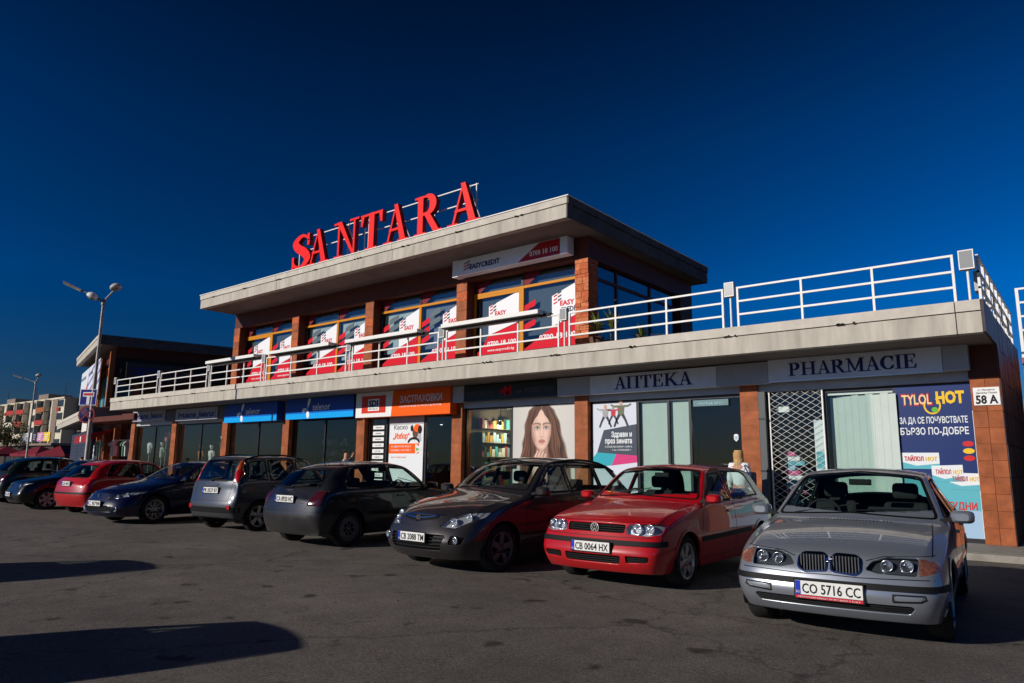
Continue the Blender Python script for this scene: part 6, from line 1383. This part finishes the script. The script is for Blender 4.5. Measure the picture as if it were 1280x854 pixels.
def person(label, loc, rz, h=1.7, top=None, leg=None, hair=None, lean=0., stride=.16, armL=None, armR=None, longhair=False, hat=None, stripe=False):
    """faces -Y before rz; joints in units of body height"""
    t = thing('person', label, 'person', loc, rz); s = h
    def P(x, y, z): return (x*s, (y-lean*max(0, z-.5)*1.0)*s, (z-abs(lean)*.12*max(0, z-.5))*s)
    aR = armR or [(-.125, .02, .63), (-.135, -.03, .49)]; aL = armL or [(.125, .02, .63), (.135, -.03, .49)]
    pel = P(0, 0, .52); spi = P(0, .0, .62); che = P(0, 0, .74); nec = P(0, .005, .845); hb = P(0, -.0, .88); hd = P(0, -.012, .94)
    st_ = stride
    legs = {1: [P(.05, 0, .49), P(.055, -st_*.5, .285), P(.055, -st_*.55, .05)], -1: [P(-.05, 0, .49), P(-.055, st_*.35, .285), P(-.055, st_*1.0, .06)]}
    nodes = [(*pel, (.085*s, .06*s)), (*spi, (.075*s, .052*s)), (*che, (.095*s, .06*s)), (*nec, .032*s), (*hb, .04*s), (*hd, (.047*s, .056*s))]; ed = [(0, 1), (1, 2), (2, 3), (3, 4), (4, 5)]
    for sg, ar in ((1, aL), (-1, aR)):
        b0 = len(nodes); nodes += [(*P(sg*.105, 0, .80), .034*s), (*P(*ar[0]), .026*s), (*P(*ar[1]), .017*s)]
        d = Vector(P(*ar[1]))-Vector(P(*ar[0])); d.normalize(); pm_ = Vector(P(*ar[1]))+d*.04*s; nodes.append((*pm_, (.022*s, .012*s))); ed += [(2, b0), (b0, b0+1), (b0+1, b0+2), (b0+2, b0+3)]
        sd = d.cross(Vector((1, 0, 0))).normalized() if abs(d.x) < .9 else Vector((0, 1, 0))
        for k in range(4):
            q = pm_+d*(.045-.004*abs(k-1))*s+sd*(k-1.5)*.012*s+Vector((-sg*.006*s, 0, 0)); nodes.append((*(pm_+d*.018*s+sd*(k-1.5)*.011*s), .0055*s)); nodes.append((*q, .0048*s)); m0 = len(nodes); ed += [(b0+3, m0-2), (m0-2, m0-1)]
        q = pm_-d*.012*s+sd*.028*s; nodes.append((*q, .006*s)); ed.append((b0+3, len(nodes)-1))
        l = legs[sg]; b1 = len(nodes); nodes += [(*l[0], .052*s), (*l[1], .034*s), (*l[2], .022*s), (l[2][0], l[2][1]-.075*s, max(.012*s, l[2][2]-.035*s), (.022*s, .014*s))]; ed += [(0, b1), (b1, b1+1), (b1+1, b1+2), (b1+2, b1+3)]
    skin_obj('body', nodes, ed, M_SKIN, t, 1)
    # clothing
    cn = [(*pel, (.095*s, .070*s)), (*spi, (.090*s, .064*s)), (*che, (.106*s, .070*s)), (*P(0, .003, .835), .042*s)]; ce = [(0, 1), (1, 2), (2, 3)]
    for sg, ar in ((1, aL), (-1, aR)):
        b0 = len(cn); cn += [(*P(sg*.108, 0, .80), .044*s), (*P(*ar[0]), .035*s), (*P(*ar[1]), .025*s)]; ce += [(2, b0), (b0, b0+1), (b0+1, b0+2)]
    skin_obj('jacket', cn, ce, top, t, 1)
    cn = [(*P(0, 0, .53), (.092*s, .068*s))]; ce = []
    for sg in (1, -1):
        l = legs[sg]; b0 = len(cn); cn += [(*l[0], .062*s), (*l[1], .043*s), (*l[2], .034*s)]; ce += [(0, b0), (b0, b0+1), (b0+1, b0+2)]
        skin_obj('shoe', [(l[2][0], l[2][1]+.02*s, .02*s, .022*s), (l[2][0], l[2][1]-.10*s, .016*s, .02*s)], [(0, 1)], M_TRIM, t, 1)
    skin_obj('trousers', cn, ce, leg, t, 1)
    if stripe:
        for sg, ar in ((1, aL), (-1, aR)): MB().tube([P(sg*.135, 0, .80), P(ar[0][0]+sg*.028, ar[0][1], ar[0][2]), P(ar[1][0]+sg*.018, ar[1][1], ar[1][2])], .012*s, 6).build('sleeve_stripe', M_WHITE, t)
    # face details and hair
    H0 = Vector(hd); f = MB()
    for sg in (1, -1): f.lathe([(.001, -.004*s), (.006*s, 0), (.001, .004*s)], 8, 'y', (H0.x+sg*.018*s, H0.y-.054*s, H0.z+.004*s), 0)
    f.build('eye', M_INK, t); g2 = MB(); g2.poly([(H0.x-.007*s, H0.y-.052*s, H0.z-.018*s), (H0.x+.007*s, H0.y-.052*s, H0.z-.018*s), (H0.x, H0.y-.052*s, H0.z+.006*s), (H0.x, H0.y-.070*s, H0.z-.016*s)], [(0, 1, 3), (1, 2, 3), (2, 0, 3)]); g2.build('nose', M_SKIN, t)
    for sg in (1, -1): MB().lathe([(.001, 0), (.013*s, 0), (.012*s, .006*s*sg), (.001, .007*s*sg)], 10, 'x', (H0.x+sg*.047*s, H0.y+.004*s, H0.z-.004*s)).build('ear', M_SKIN, t)
    hn = [(H0.x, H0.y+.010*s, H0.z+.022*s, (.072*s, .072*s)), (H0.x, H0.y+.030*s, H0.z-.012*s, (.066*s, .055*s))]; he = [(0, 1)]
    if longhair: hn += [(H0.x, H0.y+.035*s, H0.z-.06*s, (.060*s, .040*s)), (H0.x, H0.y+.04*s, H0.z-.115*s, (.048*s, .026*s))]; he += [(1, 2), (2, 3)]
    skin_obj('hair', hn, he, hair, t, 2)
    if longhair:
        sm_ = MB(); rg = random.Random(2)
        for k in range(90):
            a = R(rg.uniform(-20, 200)); r0 = .050*s; L_ = rg.uniform(.13, .21)*s; ww = .006*s; pts = []
            for q in range(5):
                u_ = q/4; rr = r0*(1.0+.35*u_)+.004*s*math.sin(k+3*u_); pts.append(Vector((H0.x+rr*math.cos(a), H0.y+.012*s+rr*.9*math.sin(a), H0.z+.045*s-u_*L_)))
            tg = Vector((-math.sin(a), math.cos(a), 0))*ww
            sm_.poly([p+sg*tg*(1-.5*i/4) for i, p in enumerate(pts) for sg in (-1, 1)], [(2*i, 2*i+1, 2*i+3, 2*i+2) for i in range(4)])
        sm_.build('hair_strands', mat('blonde_strand', (.60, .38, .17), .55), t)
    if hat: skin_obj('hat', [(H0.x, H0.y, H0.z+.035*s, (.058*s, .060*s)), (H0.x, H0.y+.005*s, H0.z+.060*s, (.040*s, .040*s))], [(0, 1)], hat, t, 2)
    return t
t = person('woman with long blonde hair in a white top walking into the pharmacy', (-5.72, 14.45, .12), R(175), 1.66, mat('white_blouse', (.7, .72, .74), .8), mat('dark_jeans', (.02, .03, .07), .85), mat('blonde_hair', (.46, .26, .10), .6), longhair=True)
b_ = thing('shoulder_bag', 'dark blue bag on the shoulder of the woman at the pharmacy', 'bag', (-5.46, 14.38, 1.02), R(8)); MB().box(-.08, .08, -.20, .18, 0, .30).build('pouch', mat('bag_navy', (.01, .02, .07), .6), b_, bevel=.03); MB().tube([(-.02, -.15, .29), (-.09, -.10, .42), (-.10, .02, .44), (-.02, .14, .29)], .014, 6).build('strap', mat('bag_navy', (.01, .02, .07), .6), b_)
person('man in dark jacket with white sleeve stripes leaning forward by the hall', (-35.2, 13.2, 0), R(-60), 1.62, mat('jacket_dark', (.015, .018, .03), .8), mat('trouser_black', (.015, .015, .018), .85), mat('dark_hair', (.03, .02, .015), .7), lean=.35, stripe=True)
sp_ = thing('sleeve_stripe', 'white stripe', 'x') if 0 else None
person('child in a pink knitted hat seen over the red hatchback roof', (-35.9, 14.0, .12), R(150), 1.27, mat('child_coat', (.10, .05, .07), .8), mat('trouser_black', (.015, .015, .018)), mat('brown_hair', (.10, .05, .03), .7), hat=mat('pink_wool', (.65, .22, .20), .9))
person('person with a raised hand standing before the dark telecom window', (-15.75, 12.35, 0), R(160), 1.80, mat('grey_jacket', (.06, .055, .06), .8), mat('trouser_black', (.015, .015, .018)), mat('dark_hair', (.03, .02, .015)), armL=[(.17, -.06, .74), (.12, -.13, .88)])
def mannequin(x, y, z, label, head=True, coat=None, bald=(.62, .60, .57), s=1., rz=0):
    t = thing('mannequin', label, 'mannequin', (x, y, .16), rz, 'mannequins in the jeans shops'); mw = mat('mannequin_shell_%d' % int(bald[1]*100), bald, .4); z = z-.16
    MB().tube([(0, 0, .02), (0, 0, z-.55)], .02, 8).lathe([(.001, .0), (.16, .0), (.16, .02), (.02, .04)], 16, 'z').build('stand', M_ALU, t)
    skin_obj('torso', [(0, 0, z-.72, (.14, .10)), (0, 0, z-.52, (.115, .085)), (0, 0, z-.30, (.16, .10)), (0, 0, z-.15, .05), (.17, 0, z-.22, .055), (-.17, 0, z-.22, .055), (.21, .02, z-.45, .042), (-.21, .02, z-.45, .042)], [(0, 1), (1, 2), (2, 3), (2, 4), (2, 5), (4, 6), (5, 7)], coat or mw, t, 1)
    if head: skin_obj('head', [(0, 0, z-.14, .045), (0, -.005, z-.06, .06), (0, -.02, z+.02, (.075, .09)), (0, -.01, z+.06, (.06, .07))], [(0, 1), (1, 2), (2, 3)], mw, t, 2)
cw = mat('coat_white', (.55, .57, .55), .8); cg = mat('coat_greygreen', (.30, .34, .31), .8); cd = mat('coat_black', (.03, .03, .035), .8); cp = mat('top_pink', (.50, .20, .22), .8); cb = mat('coat_brown', (.30, .12, .05), .8)
mannequin(-35.15, 15.9, 2.42, 'headless mannequin torso in a white jacket beside the far orange pillar', False, cw)
mannequin(-34.75, 16.3, 2.22, 'white headed mannequin in a grey green jacket in the far jeans window', True, cg)
mannequin(-33.55, 16.2, 2.20, 'white headed mannequin in a black jacket in the far jeans window', True, cd)
mannequin(-35.0, 16.6, 3.0, 'mannequin torso in a pink top raised behind the white jacket', False, cp)
mannequin(-30.85, 16.2, 2.05, 'brown mannequin in the left half of the near jeans window', True, cb, (.42, .22, .12))
mannequin(-29.95, 16.2, 2.05, 'white mannequin beside the brown one in the near jeans window', True, cw)
mannequin(-29.1, 16.2, 2.42, 'tall bald mannequin nearest to the blue telecom sign', True, cd)

# ================================================================ street lamps and traffic signs
M_POLE = mat('lamp_post_steel', (.26, .25, .24), .55, .3, noise=.25, nscale=6)
def street_lamp(x, y, zt_, label, arms, rz=0):
    t = thing('street_lamp', label, 'street lamp', (x, y, 0), rz, 'double armed street lamps'); 
    MB().tube([(0, 0, 0), (0, 0, 1.2), (0, 0, 1.25), (0, 0, zt_*.62), (0, 0, zt_*.63), (0, 0, zt_)], [.09, .09, .07, .065, .05, .045], 12).build('pole', M_POLE, t)
    MB().lathe([(.07, zt_-.12), (.07, zt_+.05), (.02, zt_+.08)], 12, 'z').build('collar', M_POLE, t)
    for (dx, dy, dz, kind) in arms:
        a = MB().tube([(0, 0, zt_), (dx*.5, dy*.5, zt_+dz*.52), (dx, dy, zt_+dz)], [.035, .03, .028], 8).build('arm', M_POLE, t)
        d = Vector((dx, dy, dz)).normalized(); hd_ = MB()
        if kind == 'flat':
            c = Vector((dx, dy, zt_+dz)); u = Vector((-d.y, d.x, 0)).normalized(); n_ = d.cross(u)
            vs = [c+d*p+u*q+n_*r_ for p, q, r_ in ((-.1, -.06, .03), (-.1, .06, .03), (.55, .13, .02), (.55, -.13, .02), (-.1, -.05, -.06), (-.1, .05, -.06), (.50, .09, -.08), (.50, -.09, -.08))]
            hd_.poly(vs, [(0, 1, 2, 3), (7, 6, 5, 4), (0, 4, 5, 1), (1, 5, 6, 2), (2, 6, 7, 3), (3, 7, 4, 0)]); hd_.build('lamp_head', M_POLE, t)
        else:
            hd_.lathe([(.001, -.02), (.16, -.02), (.19, .03), (.17, .10), (.10, .16), (.001, .18)], 20, 'z'); o = hd_.build('lamp_head', M_WHITEP if kind == 'white' else mat('lamp_cowl', (.45, .44, .42), .5), t); o.location = (dx, dy, zt_+dz); o.rotation_euler = Vector((-d.x*.5, -d.y*.5, 1)).to_track_quat('Z', 'Y').to_euler()
            g3 = MB().lathe([(.001, -.08), (.10, -.06), (.14, -.021)], 16, 'z').build('bowl', mat('lamp_bowl', (.25, .25, .24), .3), t); g3.location = o.location; g3.rotation_euler = o.rotation_euler
    return t
street_lamp(-25.95, 9.72, 6.77, 'street lamp with three heads rising behind the red hatchback', [(-.58, -.6, .40, 'flat'), (.34, .22, .45, 'grey'), (-.24, -.3, .12, 'white')])
street_lamp(-57.6, 17.75, 6.75, 'distant street lamp in front of the block of flats', [(-.75, -.7, .34, 'flat'), (.12, .1, .45, 'grey')])
t = thing('traffic_sign', 'square blue dead end sign on the street lamp pole', 'road sign', (-26.02, 9.60, 3.48), R(35))
MB().box(-.29, .29, 0, .012, -.27, .27).build('sign_plate', mat('sign_blue_deep', (.004, .012, .20), .5, spec=.1), t, bevel=.004)
mb = MB(); mb.box(-.05, .05, -.004, 0, -.24, .06, 0); mb.box(-.19, .19, -.003, 0, .02, .17, 0); mb.box(-.165, .165, -.006, -.002, .055, .135, 1); 
for q in ((-.29, .29, .255, .27), (-.29, .29, -.27, -.255), (-.29, -.275, -.255, .255), (.275, .29, -.255, .255)): mb.box(q[0], q[1], -.004, 0, q[2], q[3], 0)
mb.build('symbol', [M_WHITE, mat('sign_red', (.5, .01, .01), .4)], t); MB().box(-.03, .03, .012, .06, -.2, -.16).box(-.03, .03, .012, .06, .16, .2).build('bracket', M_POLE, t)
t = thing('traffic_sign', 'round blue no stopping sign with red cross below the dead end sign', 'road sign', (-26.02, 9.60, 2.90), R(35))
MB().lathe([(.001, 0), (.29, 0), (.295, .012), (.001, .012)], 32, 'y').build('sign_plate', mat('sign_navy', (.006, .008, .07), .5, spec=.1), t)
mb = MB(); flat_ring_ = None
for k in range(32):
    a0, a1 = 2*math.pi*k/32, 2*math.pi*(k+1)/32; mb.poly([(.235*math.cos(a0), -.003, .235*math.sin(a0)), (.235*math.cos(a1), -.003, .235*math.sin(a1)), (.288*math.cos(a1), -.003, .288*math.sin(a1)), (.288*math.cos(a0), -.003, .288*math.sin(a0))], [(0, 1, 2, 3)])
mb.bar((-.165, -.005, -.165), (.165, -.005, .165), .006, .045); mb.bar((-.165, -.009, .165), (.165, -.009, -.165), .006, .045)
mb.build('symbol', mat('sign_red_dull', (.20, .012, .03), .4), t)

# ================================================================ block of flats, market, trees far left
M_FLAT = mat('flat_render', (.60, .55, .44), .85, noise=.12, nscale=.3); M_FLATD = mat('flat_panel', (.22, .17, .14), .85, noise=.2, nscale=.3); M_BALC = mat('balcony_orange', (.34, .10, .04), .8, noise=.25, nscale=.4); M_BALR = mat('balcony_red', (.38, .04, .035), .8); M_WIN = mat('flat_window', (.03, .04, .05), .15)
F = thing('block_of_flats', 'five storey cream block of flats with orange balconies in the distance', 'building', (-166.4, 57, 0)); X0 = -66
MB().box(X0, 0, 0, 12, 0, 14.0).build('wall', M_FLAT, F); MB().box(X0-.2, .2, -.25, 12, 14.0, 14.35).build('roof_parapet', M_FLAT, F)
MB().box(-6.4, -3.4, -.12, 0, 0, 14.0).build('stair_strip', M_FLATD, F)
MB().box(.3, 12, 2.5, 12, 0, 15.2).build('dark_wing', mat('wing_dark', (.10, .09, .085), .85), F)  # dark recessed building behind the block
for x in (-44, -22, 6): MB().box(x-3, x+3, 3, 8, 14.3, 16.2).build('roof_hut', M_FLATD, F)
for x in (-50, -30, -12, 3, 9): MB().tube([(x, 4, 14), (x, 4, 18.5)], .06, 5).bar((x-.8, 4, 18), (x+.8, 4, 18), .05).build('roof_aerial', M_DARKF, F)
rng = random.Random(3)
for fl in range(5):
    z = .9+fl*2.72
    x = -2.6
    cols_ = [(-1.2, 'w'), (-2.6, 'w'), (-8.0, 'w'), (-10.4, 'B'), (-14.2, 'w'), (-17.2, 'W'), (-23, 'B'), (-29.5, 'B'), (-35.0, 'W'), (-40.5, 'B'), (-47.5, 'B'), (-54, 'w'), (-59.5, 'B')]
    for cx_, kd in cols_:
        if kd in 'wW':
            ww = .7 if kd == 'w' else 1.1; o = MB().box(cx_-ww, cx_+ww, -.03, .0, z+.6, z+2.0).build('window', M_WIN, F)
            MB().box(cx_-ww-.08, cx_+ww+.08, -.08, -.0, z+.5, z+.59).build('sill', M_FLAT, o)
            if rng.random() < .35: MB().box(cx_-ww, cx_+ww, -.35, -.09, z-.25, z+.42).build('window_box', rng.choice((M_BALR, M_BALC)), o)
        else:
            ww = 2.5; o = MB().box(cx_-ww, cx_+ww, -1.1, -.02, z-.35, z-.2).build('balcony', M_FLATD, F)
            MB().box(cx_-ww, cx_+ww, -1.14, -1.08, z-.34, z+.65).build('balcony_front', rng.choice((M_BALC, M_BALC, M_BALR, M_FLAT)), o)
            MB().box(cx_-ww+.05, cx_+ww-.05, -.04, -.002, z+.3, z+2.1).build('loggia_glass', M_WIN, o); MB().box(cx_-.06, cx_+.06, -.06, -.041, z+.3, z+2.1).box(cx_-ww*.55, cx_-ww*.5, -.06, -.041, z+.3, z+2.1).build('mullion', M_FLAT, o)
            MB().box(cx_-ww, cx_-ww+.12, -1.1, -.02, z-.2, z+2.3).box(cx_+ww-.12, cx_+ww, -1.1, -.02, z-.2, z+2.3).build('balcony_cheek', M_FLAT, o)
Mk = thing('market_pavilion', 'low dark market pavilion carrying billboards in front of the flats', 'building', (-114, 35, 0)); MB().box(-20, 9.8, 0, 6, 0, 3.2).build('wall', mat('pavilion_dark', (.05, .035, .03), .8), Mk); MB().box(-20.2, 10, -.4, 6, 3.2, 3.5).build('roof', M_FLATD, Mk)
for a in range(6): MB().box(-18+a*4.6, -15+a*4.6, -.03, 0, .3, 2.6).build('window', M_WIN, Mk)
bb = [(-114.3, -110.9, 'white billboard with grey lines of text on the pavilion', P_w), (-110.6, -109.1, 'small black billboard between the white and pink ones', mat('billboard_black', (.03, .03, .035))), (-108.9, -106.7, 'pink flowered billboard on the pavilion', mat('billboard_pink', (.55, .22, .42), .6, noise=.5, nscale=2.5)), (-106.6, -104.4, 'yellow billboard at the right end of the pavilion', mat('billboard_yellow', (.75, .50, .03), .6, noise=.4, nscale=2.5))]
for a, b, lab, mm in bb:
    t = thing('billboard', lab, 'billboard', ((a+b)/2, 34.5, 3.72), 0, 'billboards on the market pavilion'); w_ = (b-a)/2; MB().box(-w_, w_, 0, .12, 0, 1.18).build('panel', mm, t); MB().box(-w_*.7, -w_*.7+.08, .05, .12, -.24, 0).box(w_*.7, w_*.7+.08, .05, .12, -.24, 0).build('foot', M_DARKF, t)
    mb = MB(); 
    for k in range(3): mb.box(-w_*.6, w_*(.2+.15*k), -.01, -.002, .25+k*.28, .36+k*.28)
    mb.build('print', M_GREYP if 'white' in lab else P_w, t)
M_MAR = mat('parasol_maroon', (.22, .018, .035), .8)
for i, (x, y, s, lab) in enumerate(((-96, 27.5, 3.4, 'maroon market parasol at the left edge behind the green car'), (-88.5, 28.5, 3.6, 'maroon market parasol beneath the white billboard'), (-82.5, 28.3, 2.6, 'smaller maroon market parasol at the right of the pavilion'))):
    t = thing('market_parasol', lab, 'parasol', (x, y, 0), R(20*i), 'maroon market parasols'); MB().tube([(0, 0, 0), (0, 0, 2.75)], .04, 8).build('pole', M_ALU, t); cvs = [(0, 0, 2.8)]+[(s*.75*math.cos(R(45+90*k)), s*.75*math.sin(R(45+90*k)), 1.95) for k in range(4)]+[(s*.75*math.cos(R(45+90*k)), s*.75*math.sin(R(45+90*k)), 1.7) for k in range(4)]
    MB().poly(cvs, [(0, 1+k, 1+(k+1) % 4) for k in range(4)]+[(1+k, 5+k, 5+(k+1) % 4, 1+(k+1) % 4) for k in range(4)]).build('canopy', M_MAR, t)
M_LEAF = mat('leaf_autumn', (.09, .055, .02), .8, noise=.4, nscale=3); M_LEAF2 = mat('leaf_green', (.05, .075, .02), .8, noise=.4, nscale=3); M_BARK = mat('bark', (.08, .06, .045), .9, noise=.3, nscale=6)
def tree(x, y, h, r, label, seed, lm=(M_LEAF, M_LEAF2), n=1500):
    rg = random.Random(seed); t = thing('tree', label, 'tree', (x, y, 0)); tb = MB(); tb.tube([(0, 0, 0), (.1, 0, h*.25), (-.05, .1, h*.5), (.1, 0, h*.8)], [.22, .17, .12, .04], 8)
    cl = []
    for k in range(11):
        a = rg.uniform(0, 6.28); zz = h*rg.uniform(.35, .7); q = (math.cos(a)*r*rg.uniform(.4, .85), math.sin(a)*r*rg.uniform(.4, .85), zz+h*rg.uniform(.08, .28)); tb.tube([(0, 0, zz*.9), (q[0]*.5, q[1]*.5, (zz+q[2])/2), q], [.07, .045, .02], 6); cl.append(q)
    tb.build('trunk', M_BARK, t); lf = MB()
    for k in range(n):
        c = rg.choice(cl); rr = r*.42; d = Vector((rg.gauss(0, 1), rg.gauss(0, 1), rg.gauss(0, .8))); d = d.normalized()*rr*rg.random()**.45; p = Vector(c)+d; s = rg.uniform(.07, .16)*r/2.5; u = Vector((rg.gauss(0, 1), rg.gauss(0, 1), rg.gauss(0, 1))).normalized(); v = u.orthogonal().normalized()
        lf.poly([p-u*s, p+v*s*.6, p+u*s, p-v*s*.6], [(0, 1, 2, 3)], rg.randrange(2))
    lf.build('crown', list(lm), t)
tree(-116.5, 31.5, 8.2, 3.0, 'dark autumn tree at the left edge before the flats', 5)
tree(-119, 34, 6.6, 2.6, 'lower green tree beside the autumn tree at the left edge', 8, (M_LEAF2, M_LEAF))
far = MB(); rg = random.Random(4)
hl_ = MB(); pts = [(-900+60*i, 900, 6+rg.uniform(0, 10)) for i in range(12)]

# potted plants on the terrace by the side windows
def yucca(x, y, h, label, seed):
    rg = random.Random(seed); t = thing('potted_plant', label, 'plant', (x, y, ZT), 0, 'potted plants on the terrace'); MB().lathe([(.001, 0), (.15, 0), (.20, .32), (.18, .32), (.17, .28), (.001, .28)], 18, 'z').build('pot', mat('pot_brown', (.12, .06, .04), .7), t); MB().tube([(0, 0, .25), (.02, .01, h*.6)], [.035, .025], 8).build('stem', M_BARK, t)
    for k in range(26):
        a = rg.uniform(0, 6.28); e = rg.uniform(.1, 1.3); L_ = rg.uniform(.35, .6); b = Vector((.02, .01, h*rg.uniform(.45, .65))); d = Vector((math.cos(a)*math.cos(e), math.sin(a)*math.cos(e), math.sin(e))); u = d.cross(Vector((0, 0, 1))).normalized()*.028; tip = b+d*L_-Vector((0, 0, .10*L_)); mid = b+d*L_*.5+Vector((0, 0, .03))
        MB().poly([b-u*.5, b+u*.5, mid+u, mid-u, tip], [(0, 1, 2, 3), (3, 2, 4)]).build('leaf', mat('yucca_leaf', (.13, .17, .035), .5) if k % 3 else mat('yucca_dry', (.28, .22, .05), .6), t)
yucca(-9.25, 15.35, 1.25, 'tall yucca plant nearest to the corner pier on the terrace', 1); yucca(-9.2, 16.75, 1.0, 'lower yucca plant farther along the side windows', 2); yucca(-9.3, 14.75, .85, 'small yucca plant in front of the corner pier', 3)
for (x, y, lab) in ((-9.1, 17.6, 'pale plastic chair on the terrace by the side window'), (-9.0, 18.6, 'pale plastic chair farther back on the terrace')):
    t = thing('terrace_chair', lab, 'chair', (x, y, ZT), R(30), 'chairs on the terrace')
    for sx in (-.2, .2):
        for sy in (-.2, .2): MB().tube([(sx, sy, 0), (sx*.9, sy*.9, .44)], .018, 6).build('leg', M_ALU, t)
    MB().box(-.23, .23, -.22, .22, .44, .47).build('seat', M_SIGNP, t, bevel=.01); MB().poly([(-.22, .2, .47), (.22, .2, .47), (.2, .30, .88), (-.2, .30, .88), (-.22, .23, .47), (.22, .23, .47), (.2, .33, .88), (-.2, .33, .88)], [(0, 1, 2, 3), (7, 6, 5, 4), (0, 3, 7, 4), (1, 5, 6, 2), (3, 2, 6, 7)]).build('backrest', M_SIGNP, t)

# ================================================================ third building beyond the right end
Nn = thing('terracotta_annex', 'terracotta tiled annex beyond the right end of the pharmacy', 'building', (-1.0, 22.0, 0)); 
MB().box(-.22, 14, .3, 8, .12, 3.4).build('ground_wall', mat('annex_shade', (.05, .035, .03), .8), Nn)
for k, (za, zb_) in enumerate(((3.45, 3.62), (3.68, 3.95), (3.98, 4.22))):
    for i in range(24): MB().box(-.24+i*.6+.004, -.24+(i+1)*.6-.004, 0-.03*(k == 2), .3, za, zb_).build('tile', (M_TILE, M_TILE2, M_BRICK)[(i+k) % 3], Nn)
MB().box(-.23, 14, .02, 8, 3.44, 4.2).build('tile_bed', M_GROUT, Nn)
t = thing('railing', 'tall five bar railing on the terracotta annex at the right edge', 'railing', (-1.2, 22.05, 4.22))
for x in (0, 2.0, 4.0, 6.0): MB().box(x-.035, x+.035, -.03, .03, 0, 1.78).build('post', M_RAIL, t)
for k in range(5): MB().box(-.036, 6.03, -.025, .025, 1.76-k*.36, 1.81-k*.36).build('rail', M_RAIL, t)

# ---------------------------------------------------------------- loose pieces of one kind become parts of their own
SPLIT = {'rail', 'post', 'upright', 'end_cap', 'underside_shade_bracket', 'grille_stile', 'bracket', 'hanger', 'foot', 'roof_aerial', 'mullion', 'balcony_cheek', 'shut_line', 'window_trim', 'panel', 'frame', 'support_lattice', 'side_fascia', 'leaflet', 'slat', 'wall', 'window_box', 'roof_flashing'}
def islands(me):
    n = len(me.vertices); p = list(range(n))
    def f(a):
        while p[a] != a: p[a] = p[p[a]]; a = p[a]
        return a
    for e in me.edges:
        a, b = f(e.vertices[0]), f(e.vertices[1])
        if a != b: p[a] = b
    g = {}
    for q in me.polygons: g.setdefault(f(q.vertices[0]), []).append(q)
    return list(g.values())
for o in [o for o in bpy.data.objects if o.type == 'MESH' and o.name.split('.')[0] in SPLIT]:
    isl = islands(o.data)
    if not 1 < len(isl) <= 60: continue
    base = o.name.split('.')[0]; me0 = o.data
    for k, fs in enumerate(isl):
        vm = {}; vs = []; ff = []
        for q in fs:
            ids = []
            for v in q.vertices:
                if v not in vm: vm[v] = len(vs); vs.append(me0.vertices[v].co.copy())
                ids.append(vm[v])
            ff.append(ids)
        me = bpy.data.meshes.new(base); me.from_pydata(vs, [], ff)
        for m_ in me0.materials: me.materials.append(m_)
        for a, q in zip(me.polygons, fs): a.material_index = q.material_index; a.use_smooth = q.use_smooth
        if k == 0: o.data = me
        else:
            c = o.copy(); c.data = me; COL.objects.link(c); c.parent = o.parent
